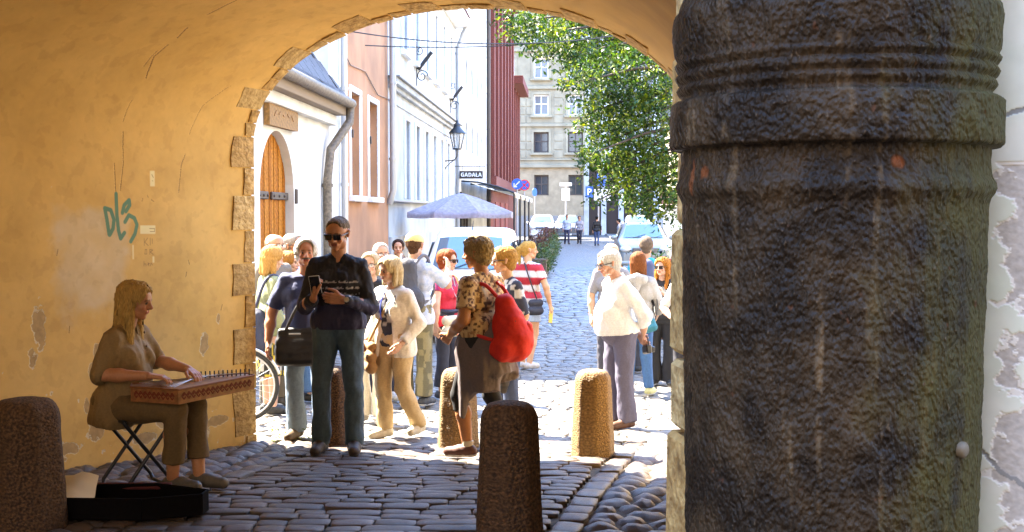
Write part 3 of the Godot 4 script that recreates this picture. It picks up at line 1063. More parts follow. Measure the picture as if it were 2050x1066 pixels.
# stones nearest the front become parts, up to most of them; the others one mesh of real stones
func lay(parent: Node, called: String, list: Array, sett: Array, cob: Array, mats: Array, rng: RandomNumberGenerator, most: int, field: String):
	var order := list.duplicate()
	# those in view come first: from 6.4 m on
	order.sort_custom(func(a, b): return (absf(-a[1].z - 6.4) + (50.0 if -a[1].z < 6.4 else 0.0)) < (absf(-b[1].z - 6.4) + (50.0 if -b[1].z < 6.4 else 0.0)))
	var rest := {}
	for k in order.size():
		var q: Array = order[k]
		var shapes: Array = cob if q[0] == 1 else sett
		var sh: ArrayMesh = shapes[rng.randi() % shapes.size()]
		var mi := rng.randi() % mats.size()
		var p: Vector3 = q[1]
		p.y += ground_y(-p.z) + rng.randf_range(-0.008, 0.006)
		var slope := (ground_y(-p.z + 0.1) - ground_y(-p.z - 0.1)) / 0.2
		var bs := Basis(Vector3.RIGHT, slope + rng.randf_range(-0.035, 0.035)) * Basis(Vector3.BACK, rng.randf_range(-0.03, 0.03)) * Basis(Vector3.UP, q[3] + (PI if rng.randf() < 0.5 else 0.0))
		var xf := Transform3D(bs * Basis.from_scale(q[2]), p)
		if k < most:
			var o := part(parent, called, sh, mats[mi])
			o.transform = xf
		else:
			var key := [shapes == cob, rng.randi() % 5, mi]
			if not rest.has(key): rest[key] = [sh, mats[mi], []]
			rest[key][2].append(xf)
	if not rest: return
	for key in rest:
		var mm := MultiMesh.new()
		mm.transform_format = MultiMesh.TRANSFORM_3D
		mm.mesh = rest[key][0]
		mm.instance_count = rest[key][2].size()
		for k in rest[key][2].size(): mm.set_instance_transform(k, rest[key][2][k])
		var o := MultiMeshInstance3D.new()
		o.name = field
		o.multimesh = mm
		o.material_override = rest[key][1]
		parent.add_child(o, true)
		o.set_meta("kind", "stuff")

# ---------- cannon and bollards ----------
func build_cannon():
	var o := thing("cannon_barrel", "old black iron cannon barrel standing upright by the gate jamb", "cannon", Vector3(0.532, 0.0, -2.0))
	var w := 720
	var h := 720
	var img := Image.create(w, h, false, Image.FORMAT_RGB8)
	var hg := Image.create(w, h, false, Image.FORMAT_RGB8)
	var rg := Image.create(w, h, false, Image.FORMAT_RGB8)
	var f := FastNoiseLite.new(); f.seed = 9; f.fractal_octaves = 5; f.frequency = 1.0
	var f2 := FastNoiseLite.new(); f2.seed = 19; f2.fractal_octaves = 3; f2.frequency = 1.0
	# u: angle around the barrel, in the front half only it matters; v: height 0.9 .. 2.5 m
	for y in h:
		var up := 2.5 - (y + 0.5) / h * 1.6
		for x in w:
			var an := (x + 0.5) / w * PI          # 0 = right edge seen from the camera, PI = left edge
			var X := cos(an) * 0.25
			var Z := sin(an) * 0.25
			var n1 := f.get_noise_3d(X * 9, up * 7, Z * 9) * 0.5 + 0.5
			var n2 := f.get_noise_3d(X * 42 + 5, up * 30, Z * 42) * 0.5 + 0.5
			var n3 := f2.get_noise_3d(X * 26, up * 1.6, Z * 26 + 3) * 0.5 + 0.5   # runs down the barrel
			var n4 := f2.get_noise_3d(X * 110, up * 90, Z * 110 + 3) * 0.5 + 0.5
			var t := clampf((n1 - 0.35) * 1.7, 0, 1)
			var col := Color(0.017, 0.012, 0.008).lerp(Color(0.070, 0.046, 0.024), t)
			var r := 0.34 + 0.28 * n2
			var run := clampf((n3 - 0.66) * 5.0, 0, 1) * clampf(n2 * 2.6 - 0.9 + (n1 - 0.5) * 1.5, 0, 1)
			col = col.lerp(Color(0.19, 0.13, 0.068), run * 0.7)
			r += run * 0.25
			# olive growth down the sheltered side
			var ol := clampf((X - 0.085) * 7.0 + (n1 - 0.5) * 1.6 + (n3 - 0.5) * 1.0, 0, 1)
			col = col.lerp(Color(0.055, 0.047, 0.008), ol * 0.75)
			r += ol * 0.2
			# flaked rust
			var ru := f2.get_noise_3d(X * 30 + 40, up * 24, Z * 30) * 0.5 + 0.5
			if ru > 0.80: col = col.lerp(Color(0.09, 0.04, 0.02), clampf((ru - 0.80) * 14, 0, 0.7)); r = 0.85
			for sp in [[2.61, 1.835, 0.011, 0.03], [2.47, 1.845, 0.012, 0.012], [1.18, 1.855, 0.013, 0.011]]:
				var q := Vector2((an - sp[0]) * 0.25 / sp[2], (up - sp[1]) / sp[3]).length() + (n2 - 0.5) * 0.9
				if q < 1.0: col = col.lerp(Color(0.17, 0.055, 0.018), clampf((1.0 - q) * 2.0, 0, 0.85)); r = 0.85
			# grit and pale scuffs
			if n4 * 0.55 + n2 * 0.45 > 0.70: col = col.lerp(Color(0.12, 0.088, 0.055), 0.55)
			img.set_pixel(x, y, lin(col.r, col.g, col.b))
			var hh := n2 * 0.5 + n4 * 0.5
			hg.set_pixel(x, y, Color(hh, hh, hh))
			rg.set_pixel(x, y, Color(0, clampf(r, 0, 1), 0))
	var m := mat("cannon_iron", Color.WHITE, 1.0)
	m.metallic_specular = 0.26
	m.albedo_texture = ImageTexture.create_from_image(img)
	m.heightmap_enabled = true; m.heightmap_texture = ImageTexture.create_from_image(hg); m.heightmap_scale = 1.5
	m.roughness_texture = ImageTexture.create_from_image(rg); m.roughness_texture_channel = BaseMaterial3D.TEXTURE_CHANNEL_GREEN
	# height above the eye, radius
	var pr := [[-1.9, 0.232], [-0.55, 0.2365], [-0.30, 0.2405], [-0.10, 0.2435], [0.015, 0.245], [0.024, 0.2475], [0.032, 0.253], [0.040, 0.2555], [0.050, 0.2535], [0.058, 0.2495], [0.075, 0.2475], [0.104, 0.247],
		[0.1055, 0.262], [0.110, 0.2665], [0.150, 0.2675], [0.178, 0.2665], [0.183, 0.262], [0.1845, 0.249], [0.193, 0.2475], [0.198, 0.2525], [0.203, 0.2555], [0.209, 0.2525], [0.213, 0.2495], [0.218, 0.2555], [0.224, 0.2585], [0.230, 0.2545], [0.234, 0.2515], [0.240, 0.2575], [0.246, 0.2600], [0.252, 0.2545], [0.262, 0.2590], [0.29, 0.2615], [0.315, 0.2630], [0.328, 0.2595], [0.334, 0.2540], [0.345, 0.2500], [0.352, 0.2490],
		[0.356, 0.244], [0.372, 0.239], [0.40, 0.234], [0.44, 0.233], [0.50, 0.238], [0.53, 0.245], [0.56, 0.245], [0.575, 0.236], [0.578, 0.17], [0.55, 0.12], [0.40, 0.10]]
	var rows := []
	var uvs := []
	var heights := []
	for k in pr.size() - 1:
		var n := maxi(1, int(absf(pr[k + 1][0] - pr[k][0]) / 0.008))
		for j in n: heights.append([lerpf(pr[k][0], pr[k + 1][0], float(j) / n), lerpf(pr[k][1], pr[k + 1][1], float(j) / n)])
	heights.append(pr[-1])
	var seg := 240
	for q in heights:
		var row := []
		var uv := []
		for k in seg:
			var a := TAU * k / seg
			# the angle is measured from the side that faces right, seen from the camera
			var dirv := Basis(Vector3.UP, -0.26) * Vector3(cos(a), 0, sin(a))
			var nn := f.get_noise_3d(cos(a) * 3.2, q[0] * 13, sin(a) * 3.2) * 0.0035 + f.get_noise_3d(cos(a) * 13, q[0] * 56, sin(a) * 13) * 0.0026
			row.append(dirv * (q[1] + (nn if q[0] < 0.55 else 0.0)) + Vector3.UP * (EYE + q[0]))
			uv.append(Vector2(clampf((a if a <= PI else TAU - a) / PI, 0.001, 0.999), clampf((2.5 - EYE - q[0]) / 1.6, 0.001, 0.999)))
		rows.append(row); uvs.append(uv)
	var mb := Mb.new()
	mb.grid(rows, true, false, uvs)
	orient_out(mb, Vector3(0, EYE, 0))
	part(o, "barrel", mb, m)
	# a small bolt low on the barrel
	var bb := Mb.new()
	bb.lathe([Vector2(0.013, 0), Vector2(0.013, 0.008), Vector2(0.008, 0.012), Vector2(0.0, 0.0125)], 10)
	var bo := part(o, "bolt", bb, mat("bolt_iron", lin(0.12, 0.09, 0.05), 0.6))
	var an := 0.62
	var dv := Basis(Vector3.UP, -0.26) * Vector3(cos(an), 0, sin(an))
	bo.position = dv * 0.238 + Vector3.UP * 1.42
	bo.basis = Basis(Quaternion(Vector3.UP, dv))

func orient_out(mb: Mb, _c: Vector3):
	var old := mb.i.duplicate()
	var bad := 0
	for k in mb.v.size():
		if mb.n[k].dot(Vector3(mb.v[k].x, 0, mb.v[k].z)) < 0.0: bad += 1
	if bad > mb.v.size() / 2:
		for k in mb.n.size(): mb.n[k] = -mb.n[k]
	mb.i.clear()
	for k in range(0, old.size(), 3): mb.face(old[k], old[k + 1], old[k + 2])

func build_bollards():
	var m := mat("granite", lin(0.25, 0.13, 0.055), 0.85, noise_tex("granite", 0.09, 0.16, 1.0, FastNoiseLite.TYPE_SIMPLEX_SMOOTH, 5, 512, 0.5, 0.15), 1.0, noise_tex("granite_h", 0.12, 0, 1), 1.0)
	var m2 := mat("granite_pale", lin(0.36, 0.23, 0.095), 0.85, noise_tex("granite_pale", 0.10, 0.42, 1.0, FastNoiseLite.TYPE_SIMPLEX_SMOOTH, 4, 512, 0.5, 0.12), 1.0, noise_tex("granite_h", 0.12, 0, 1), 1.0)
	var list := [
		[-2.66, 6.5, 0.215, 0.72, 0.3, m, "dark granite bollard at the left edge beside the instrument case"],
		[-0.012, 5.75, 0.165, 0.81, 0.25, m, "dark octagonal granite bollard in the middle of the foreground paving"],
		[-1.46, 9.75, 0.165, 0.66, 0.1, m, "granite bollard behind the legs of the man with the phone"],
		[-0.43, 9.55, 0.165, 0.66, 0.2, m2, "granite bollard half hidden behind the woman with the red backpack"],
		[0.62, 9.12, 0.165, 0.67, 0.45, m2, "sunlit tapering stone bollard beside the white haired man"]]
	for q in list:
		var o := thing("stone_bollard", q[6], "bollard", on_ground(q[0], q[1], -0.03), q[4], "granite bollards in the gateway")
		var rows := []
		var f := FastNoiseLite.new(); f.seed = int(q[1] * 10); f.frequency = 1.0; f.fractal_octaves = 3
		var r: float = q[2]
		var hh: float = q[3]
		var prof := []
		for k in 25:
			var t := k / 24.0
			prof.append([t * (hh - 0.10), r * lerpf(1.0, 0.82, t)])
		for k in range(1, 6):
			var a := k / 5.0 * PI / 2
			prof.append([hh - 0.10 + sin(a) * 0.10, r * (0.82 - (1.0 - cos(a)) * 0.38)])
		prof.append([hh + 0.006, r * 0.25]); prof.append([hh + 0.008, 0.001])
		for p in prof:
			var row := []
			for k in 48:
				var a := TAU * k / 48
				# a square shaft with cut corners
				var c := cos(a); var s := sin(a)
				var sq := 1.0 / maxf(maxf(absf(c), absf(s)), (absf(c) + absf(s)) * 0.735)
				var rr: float = p[1] * sq * (1.0 + 0.03 * f.get_noise_3d(c * 2.5, p[0] * 9, s * 2.5)) + 0.002 * f.get_noise_3d(c * 14, p[0] * 70, s * 14)
				row.append(Vector3(c * rr, p[0], s * rr))
			rows.append(row)
		var mb := Mb.new()
		mb.grid(rows, true)
		orient_out(mb, Vector3.ZERO)
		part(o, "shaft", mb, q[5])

# ---------- buildings ----------
# frame of a building: x along its front, y up, z out of the wall
func front(called: String, label: String, at: Vector3, turn: float) -> Node3D:
	return thing(called, label, "building", at, turn)

# a wall x0..x1, y0..y1 with rectangular openings [x0, x1, y0, y1] and reveals
func wall_sheet(o: Node, m: Material, x0: float, x1: float, y0: float, y1: float, holes: Array, deep := 0.2, called := "wall", z := 0.0):
	var xs := [x0, x1]
	var ys := [y0, y1]
	for h in holes:
		xs.append_array([h[0], h[1]]); ys.append_array([h[2], h[3]])
	xs.sort(); ys.sort()
	var mb := Mb.new()
	for a in xs.size() - 1:
		if xs[a + 1] - xs[a] < 1e-4: continue
		for b in ys.size() - 1:
			if ys[b + 1] - ys[b] < 1e-4: continue
			var c := Vector2((xs[a] + xs[a + 1]) * 0.5, (ys[b] + ys[b + 1]) * 0.5)
			var hole := c.x < x0 or c.x > x1 or c.y < y0 or c.y > y1
			for h in holes:
				if c.x > h[0] and c.x < h[1] and c.y > h[2] and c.y < h[3]: hole = true
			if not hole: mb.quad(Vector3(xs[a], ys[b], z), Vector3(xs[a + 1], ys[b], z), Vector3(xs[a + 1], ys[b + 1], z), Vector3(xs[a], ys[b + 1], z), Vector3.BACK)
	for h in holes:
		var p := [Vector3(h[0], h[2], z), Vector3(h[1], h[2], z), Vector3(h[1], h[3], z), Vector3(h[0], h[3], z)]
		var c := Vector3((h[0] + h[1]) * 0.5, (h[2] + h[3]) * 0.5, z)
		for k in 4:
			var q: Vector3 = p[k]
			var r: Vector3 = p[(k + 1) % 4]
			mb.flat(q, r, r - Vector3(0, 0, deep), q - Vector3(0, 0, deep), c - (q + r) * 0.5)
	return part(o, called, mb, m)

func body_sides(o: Node, m: Material, x0: float, x1: float, y0: float, y1: float, depth: float):
	var mb := Mb.new()
	mb.quad(Vector3(x0, y0, 0), Vector3(x0, y0, -depth), Vector3(x0, y1, -depth), Vector3(x0, y1, 0), Vector3.LEFT)
	mb.quad(Vector3(x1, y0, 0), Vector3(x1, y0, -depth), Vector3(x1, y1, -depth), Vector3(x1, y1, 0), Vector3.RIGHT)
	mb.quad(Vector3(x0, y0, -depth), Vector3(x1, y0, -depth), Vector3(x1, y1, -depth), Vector3(x0, y1, -depth), Vector3.FORWARD)
	part(o, "side_wall", mb, m)

func window(o: Node, x0: float, x1: float, y0: float, y1: float, deep: float, fm: Material, gm: Material, bars_x := 1, bars_y := 1, bar := 0.05, arched := false):
	var mb := Mb.new()
	var z := -deep + 0.03
	var w := bar * 1.3
	mb.box(Vector3((x0 + x1) / 2, y0 + w / 2, z), Vector3(x1 - x0, w, 0.07), Basis.IDENTITY, 0.008)
	mb.box(Vector3((x0 + x1) / 2, y1 - w / 2, z), Vector3(x1 - x0, w, 0.07), Basis.IDENTITY, 0.008)
	for x in [x0 + w / 2, x1 - w / 2]: mb.box(Vector3(x, (y0 + y1) / 2, z), Vector3(w, y1 - y0 - 2 * w, 0.07), Basis.IDENTITY, 0.008)
	for k in bars_x: mb.box(Vector3(lerpf(x0, x1, (k + 1.0) / (bars_x + 1)), (y0 + y1) / 2, z), Vector3(bar, y1 - y0 - 2 * w, 0.06), Basis.IDENTITY, 0.006)
	for k in bars_y:
		var yy := lerpf(y0, y1, (k + 1.0) / (bars_y + 1)) if bars_y != 1 else lerpf(y0, y1, 0.55)
		mb.box(Vector3((x0 + x1) / 2, yy, z), Vector3(x1 - x0 - 2 * w, bar, 0.055), Basis.IDENTITY, 0.006)
	var f := part(o, "window", mb, fm)
	for a in bars_x + 1:
		for b in bars_y + 1:
			var ya: float = lerpf(y0, y1, float(b) / (bars_y + 1)) if bars_y != 1 else [y0, lerpf(y0, y1, 0.55)][b]
			var yb: float = lerpf(y0, y1, (b + 1.0) / (bars_y + 1)) if bars_y != 1 else [lerpf(y0, y1, 0.55), y1][b]
			var gb := Mb.new()
			gb.box(Vector3((lerpf(x0, x1, float(a) / (bars_x + 1)) + lerpf(x0, x1, (a + 1.0) / (bars_x + 1))) / 2, (ya + yb) / 2, z - 0.02), Vector3((x1 - x0) / (bars_x + 1), yb - ya, 0.008))
			part(f, "pane", gb, gm)
	if arched:
		# rounded head: two spandrels fill the corners of the square opening
		var r := (x1 - x0) / 2
		for sg in [-1.0, 1.0]:
			var poly := PackedVector2Array([Vector2((x0 + x1) / 2 + sg * r, y1), Vector2((x0 + x1) / 2, y1)])
			for k in 7:
				var a := PI / 2 - k / 6.0 * PI / 2
				poly.append(Vector2((x0 + x1) / 2 + sg * cos(a) * r, y1 - r + sin(a) * r))
			if poly[-1].distance_to(poly[0]) < 0.001: poly.remove_at(poly.size() - 1)
			poly.remove_at(1)
			var sb := Mb.new()
			sb.prism(poly, -deep + 0.08, -0.003)
			part(o, "window_head", sb, M["facade " + str(o.get_meta("facade", ""))] if M.has("facade " + str(o.get_meta("facade", ""))) else fm)
	return f

func bar_box(o: Node, called: String, m: Material, x0: float, x1: float, y0: float, y1: float, z0: float, z1: float, bevel := 0.01):
	var mb := Mb.new()
	mb.box(Vector3((x0 + x1) / 2, (y0 + y1) / 2, (z0 + z1) / 2), Vector3(x1 - x0, y1 - y0, z1 - z0), Basis.IDENTITY, bevel)
	return part(o, called, mb, m)

func surround(o: Node, m: Material, x0: float, x1: float, y0: float, y1: float, w := 0.12, out := 0.04):
	var mb := Mb.new()
	mb.box(Vector3((x0 + x1) / 2, y1 + w / 2, out / 2 - 0.01), Vector3(x1 - x0 + 2 * w, w, out + 0.02), Basis.IDENTITY, 0.008)
	for x in [x0 - w / 2, x1 + w / 2]: mb.box(Vector3(x, (y0 + y1) / 2, out / 2 - 0.01), Vector3(w, y1 - y0, out + 0.02), Basis.IDENTITY, 0.008)
	part(o, "window_surround", mb, m)

func downpipe(o: Node, m: Material, pts: Array, r: float):
	var mb := Mb.new()
	mb.tube(pts, r, 10)
	var pipe := part(o, "downpipe", mb, m)
	var y: float = pts[-1].y + 1.0
	while y < pts[0].y - 0.4:
		var x := 0.0
		var z := 0.0
		for k in pts.size() - 1:
			if (pts[k].y - y) * (pts[k + 1].y - y) <= 0.0 and absf(pts[k].y - pts[k + 1].y) > 0.01:
				var q: Vector3 = pts[k].lerp(pts[k + 1], (pts[k].y - y) / (pts[k].y - pts[k + 1].y))
				x = q.x; z = q.z
		var cb := Mb.new()
		cb.lathe([Vector2(r * 1.25, -0.03), Vector2(r * 1.25, 0.03)], 10)
		part(pipe, "collar", cb, m, Vector3(x, y, z))
		y += 1.7

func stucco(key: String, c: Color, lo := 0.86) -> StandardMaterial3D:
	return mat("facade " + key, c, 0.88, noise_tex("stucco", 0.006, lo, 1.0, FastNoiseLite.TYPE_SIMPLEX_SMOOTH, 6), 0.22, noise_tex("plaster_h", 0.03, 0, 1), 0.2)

func build_street():
	var turn := PI / 2 + STREET_TURN
	var U := -4.2
	var glassy := mat("window_glass", lin(0.035, 0.04, 0.045), 0.06)
	var pale_glass := mat("pale_glass", lin(0.12, 0.135, 0.15), 0.08)
	var white := mat("white_paint", lin(0.74, 0.74, 0.72), 0.6)
	var dark_wood := mat("dark_frame", lin(0.05, 0.035, 0.025), 0.6)
	var zinc := mat("zinc", lin(0.42, 0.42, 0.41), 0.45, null, 1.0, null, 0.0, 0.5)
	var old_zinc := mat("old_zinc", lin(0.25, 0.20, 0.14), 0.6, noise_tex("earth", 0.03, 0.5, 1.0), 1.0)
	var slate := mat("slate", lin(0.10, 0.09, 0.095), 0.7, noise_tex("earth", 0.03, 0.5, 1.0), 1.0)

	# low store with the plank door, next to the gate
	var o := front("store_house", "low white store with arched plank door and slate roof beside the gate", st(U, 0, 11.0), turn)
	var wm := stucco("store", lin(0.72, 0.70, 0.64), 0.8)
	var d0 := 4.85
	var d1 := 6.80
	var hole := [d0, d1, -0.5, 2.95]
	var niche := [8.75, 9.35, -0.5, 2.45]
	wall_sheet(o, wm, 4.2, 9.4, -0.6, 3.55, [hole], 0.22)
	body_sides(o, wm, 4.2, 9.4, -0.6, 3.55, 5.0)
	var r := (d1 - d0) / 2
	var spring := 2.95 - r * 0.9
	for sg in [-1.0, 1.0]:
		var poly := PackedVector2Array([Vector2((d0 + d1) / 2 + sg * r, 2.95)])
		for k in 11:
			var a := PI / 2 - k / 10.0 * PI / 2
			poly.append(Vector2((d0 + d1) / 2 + sg * cos(a) * r, spring + sin(a) * r * 0.9))
		var sb := Mb.new()
		sb.prism(poly, -0.2, -0.002)
		part(o, "arch_corner", sb, wm)
	# door leaves of single planks
	var door := Node3D.new(); door.name = "door"; o.add_child(door)
	var wood := []
	for k in 3: wood.append(mat("door_wood%d" % k, [lin(0.52, 0.19, 0.022), lin(0.43, 0.145, 0.016), lin(0.57, 0.22, 0.03)][k], 0.6, noise_tex("wood", 0.02, 0.6, 1.0, FastNoiseLite.TYPE_SIMPLEX_SMOOTH, 4), 1.6))
	for m in wood: m.metallic_specular = 0.15
	var n := 14
	for k in n:
		var x0 := d0 + 0.03 + (d1 - d0 - 0.06) * k / n
		var x1 := d0 + 0.03 + (d1 - d0 - 0.06) * (k + 1) / n - 0.012
		var mid := (d0 + d1) / 2
		var poly := PackedVector2Array([Vector2(x0, -0.4), Vector2(x1, -0.4)])
		for x in [x1, (x0 + x1) / 2, x0]: poly.append(Vector2(x, spring + 0.9 * sqrt(maxf(0.0, r * r - (x - mid) * (x - mid))) - 0.02))
		var pb := Mb.new()
		pb.prism(poly, -0.19, -0.13 + 0.006 * (k % 2))
		part(door, "plank", pb, wood[k % 3])
	for q in [[d0 + 0.02, d0 + 0.80], [d1 - 0.95, d1 + 0.12]]:
		var hb = bar_box(door, "hinge", dark_wood, q[0], q[1], 1.98, 2.09, -0.125, -0.085)
		for k in 4: 
			var nb := Mb.new(); nb.ball(Vector3(lerpf(q[0] + 0.08, q[1] - 0.08, k / 3.0), 2.035, -0.083), Vector3.ONE * 0.022, 8, 6)
			part(hb, "nail", nb, dark_wood)
	bar_box(door, "hinge_pin", dark_wood, d1 + 0.05, d1 + 0.16, 1.93, 2.15, -0.08, 0.03)
	# carved board over the door
	var board := Mb.new()
	board.prism(PackedVector2Array([Vector2(5.05, 2.98), Vector2(6.72, 3.00), Vector2(6.72, 3.27), Vector2(5.35, 3.42), Vector2(5.05, 3.42)]), 0.01, 0.09)
	part(o, "wooden_board", board, mat("board_wood", lin(0.36, 0.19, 0.05), 0.7, noise_tex("wood", 0.02, 0.6, 1.0), 1.6))
	for k in 5:
		var gb := Mb.new()
		gb.box(Vector3(5.35 + k * 0.25, 3.16 + 0.02 * (k % 2), 0.094), Vector3(0.12, 0.02, 0.012), Basis(Vector3.BACK, 0.6 - 0.3 * k))
		part(o, "carving", gb, mat("carving_wood", lin(0.24, 0.12, 0.04), 0.7))
	# eaves, gutter and roof
	bar_box(o, "eaves_board", mat("eave_wood", lin(0.22, 0.17, 0.12), 0.8), 4.2, 9.4, 3.45, 3.62, 0.0, 0.30)
	bar_box(o, "cornice", wm, 4.2, 9.4, 3.28, 3.45, 0.0, 0.14)
	var gut := Mb.new(); gut.tube([Vector3(4.1, 3.66, 0.38), Vector3(9.5, 3.66, 0.38)], 0.085, 10)
	part(o, "gutter", gut, old_zinc)
	var rb := Mb.new()
	var e0 := Vector3(0, 3.64, 0.36)
	var up := Vector3(0, 1.5, -1.15)
	rb.flat(Vector3(4.1, 0, 0) + e0, Vector3(9.5, 0, 0) + e0, Vector3(9.3, 0, 0) + e0 + up, Vector3(4.1, 0, 0) + e0 + up, Vector3(0, 1, 1))
	rb.flat(Vector3(9.5, 0, 0) + e0, Vector3(9.5, 3.6, -1.1), Vector3(9.4, 5.1, -1.1), Vector3(9.3, 0, 0) + e0 + up, Vector3(1, 0, 0))
	rb.flat(Vector3(4.1, 0, 0) + e0 + up, Vector3(9.3, 0, 0) + e0 + up, Vector3(9.3, 3.4, -5), Vector3(4.1, 3.4, -5), Vector3(0, 1, -1))
	part(o, "roof", rb, slate)
	for k in 6:
		for j in 19:
			var tb := Mb.new()
			tb.box(Vector3.ZERO, Vector3(0.58, 0.30, 0.02), Basis.IDENTITY, 0.006)
			var t := part(o, "roof_slate", tb, slate)
			t.position = e0 + up * ((k + 0.35) / 6.0) + Vector3(4.4 + j * 0.3 + (0.15 if k % 2 else 0.0), 0.02, 0.02)
			if t.position.x > 9.2: t.scale.x = 0.4
			t.rotation.x = -0.65 + 0.06
			if j * 0.3 + 4.4 > 9.2 or (k > 0 and j % 2 == 1): t.free()
	downpipe(o, old_zinc, [Vector3(9.45, 3.6, 0.36), Vector3(9.4, 3.35, 0.36), Vector3(8.95, 2.85, 0.12), Vector3(8.78, 2.35, 0.1), Vector3(8.76, -0.45, 0.1)], 0.075)

	# tall white house whose gable looks over the store
	o = front("gabled_house", "white house with blank side wall rising over the slate roof", st(U, 0, 20.42), turn)
	wm = stucco("gable", lin(0.76, 0.75, 0.72), 0.9)
	wall_sheet(o, wm, 0, 1.05, -0.6, 10, [], 0.25)
	body_sides(o, wm, 0, 1.05, -0.6, 10, 7)
	var nb2 := Mb.new()
	var np := PackedVector2Array([Vector2(-0.55, -0.5), Vector2(0.05, -0.5)])
	for k in 9:
		var a := k / 8.0 * PI
		np.append(Vector2(-0.25 + cos(a) * 0.3, 2.15 + sin(a) * 0.42))
	nb2.prism(np, 0.004, 0.012)
	part(o, "blind_arch", nb2, stucco("niche", lin(0.55, 0.53, 0.50)))
	var sw = bar_box(o, "side_window", glassy, -0.02, 0.01, 5.05, 5.5, -0.95, -0.55)
	bar_box(sw, "frame", white, -0.03, 0.0, 4.98, 5.04, -1.0, -0.5)
	downpipe(o, zinc, [Vector3(0.85, 9.6, 0.1), Vector3(0.85, -0.4, 0.1)], 0.06)

	# peach house
	o = front("peach_house", "smooth peach coloured house with two tall white framed windows", st(U, 0, 21.5), turn)
	wm = stucco("peach", lin(0.47, 0.235, 0.115), 0.9)
	var wins := [[0.86, 1.86, 2.12, 4.08], [2.85, 3.95, 2.12, 4.08]]
	wall_sheet(o, wm, 0, 5.4, -0.6, 10, wins, 0.22)
	body_sides(o, wm, 0, 5.4, -0.6, 10, 7)
	for q in wins:
		window(o, q[0], q[1], q[2], q[3], 0.22, white, pale_glass, 1, 1, 0.07)
		surround(o, white, q[0], q[1], q[2], q[3], 0.11, 0.03)
		bar_box(o, "sill", white, q[0] - 0.16, q[1] + 0.16, q[2] - 0.11, q[2] - 0.002, -0.01, 0.12)
		bar_box(o, "window_catch", dark_wood, q[0] - 0.06, q[0] - 0.01, lerpf(q[2], q[3], 0.55), lerpf(q[2], q[3], 0.55) + 0.16, 0.035, 0.07)
	var cable := Mb.new()
	cable.tube([Vector3(0.0, 4.75, 0.02), Vector3(0.8, 4.55, 0.025), Vector3(2.4, 4.62, 0.02), Vector3(3.9, 4.30, 0.025), Vector3(5.4, 4.35, 0.02)], 0.012, 6)
	part(o, "cable", cable, mat("cable", lin(0.25, 0.16, 0.11), 0.8))
	downpipe(o, zinc, [Vector3(5.25, 9.6, 0.14), Vector3(5.25, 2.3, 0.14), Vector3(5.3, 2.0, 0.05)], 0.075)

	# long white house with a cornice between its floors
	o = front("white_house", "long white house with cornice, tall narrow windows and iron bracket holders", st(U, 0, 26.95), turn)
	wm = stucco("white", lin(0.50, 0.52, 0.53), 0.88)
	wins = []
	for k in 6: wins.append([2.55 + 1.95 * k, 3.45 + 1.95 * k, 2.14, 4.1])
	var ups := []
	for k in 6: ups.append([2.2 + 2.2 * k, 3.1 + 2.2 * k, 5.75, 7.75])
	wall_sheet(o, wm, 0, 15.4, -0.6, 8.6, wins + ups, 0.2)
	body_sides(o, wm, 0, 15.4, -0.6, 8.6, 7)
	for q in wins:
		window(o, q[0], q[1], q[2], q[3], 0.2, white, pale_glass, 1, 1, 0.06)
		surround(o, white, q[0], q[1], q[2], q[3], 0.10, 0.05)
	for q in ups:
		window(o, q[0], q[1], q[2], q[3], 0.2, white, pale_glass, 1, 1, 0.06)
		surround(o, white, q[0], q[1], q[2], q[3], 0.14, 0.06)
		bar_box(o, "sill", white, q[0] - 0.2, q[1] + 0.2, q[2] - 0.12, q[2] - 0.002, -0.01, 0.14)
	bar_box(o, "cornice", wm, 0.05, 15.3, 4.62, 4.72, 0, 0.10)
	bar_box(o, "cornice", wm, 0.05, 15.3, 4.723, 4.86, 0, 0.20)
	bar_box(o, "cornice_cap", mat("tin", lin(0.20, 0.20, 0.20), 0.5), 0.0, 15.35, 4.863, 4.90, 0, 0.27, 0.005)
	bar_box(o, "string_course", wm, 0.05, 15.3, 4.32, 4.37, 0, 0.035)
	bar_box(o, "sill_course", mat("tin", lin(0.20, 0.20, 0.20), 0.5), 0.05, 15.3, 2.05, 2.10, 0, 0.12)
	bar_box(o, "plinth", stucco("plinth", lin(0.50, 0.50, 0.49)), 0.05, 15.3, -0.6, 1.25, 0, 0.06)
	bar_box(o, "eaves", white, -0.1, 15.5, 8.3, 8.6, 0, 0.5)
	var rf := Mb.new(); rf.flat(Vector3(-0.1, 8.62, 0.55), Vector3(15.5, 8.62, 0.55), Vector3(15.5, 11, -4), Vector3(-0.1, 11, -4), Vector3(0, 1, 1))
	part(o, "roof", rf, mat("roof_tile", lin(0.22, 0.08, 0.05), 0.8))
	downpipe(o, zinc, [Vector3(15.2, 8.5, 0.5), Vector3(15.25, 8.1, 0.3), Vector3(15.25, 7.6, 0.12), Vector3(15.25, -0.4, 0.12)], 0.09)

	# taller white house with two rows of arched windows
	o = front("arched_window_house", "tall plain white house with two rows of small arched windows", st(U, 0, 42.4), turn)
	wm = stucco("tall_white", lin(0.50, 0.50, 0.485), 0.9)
	o.set_meta("facade", "tall_white")
	wins = []
	for k in 5:
		for y in [[4.25, 5.35], [6.65, 7.75]]: wins.append([1.2 + 2.6 * k, 2.1 + 2.6 * k, y[0], y[1]])
	for k in 5: wins.append([1.2 + 2.6 * k, 2.1 + 2.6 * k, 9.4, 10.4])
	var shop := [0.9, 6.4, -0.3, 2.3]
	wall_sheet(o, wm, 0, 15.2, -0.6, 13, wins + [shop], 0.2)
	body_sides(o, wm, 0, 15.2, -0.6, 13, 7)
	for q in wins: window(o, q[0], q[1], q[2], q[3], 0.16, white, pale_glass, 0, 1, 0.06, true)
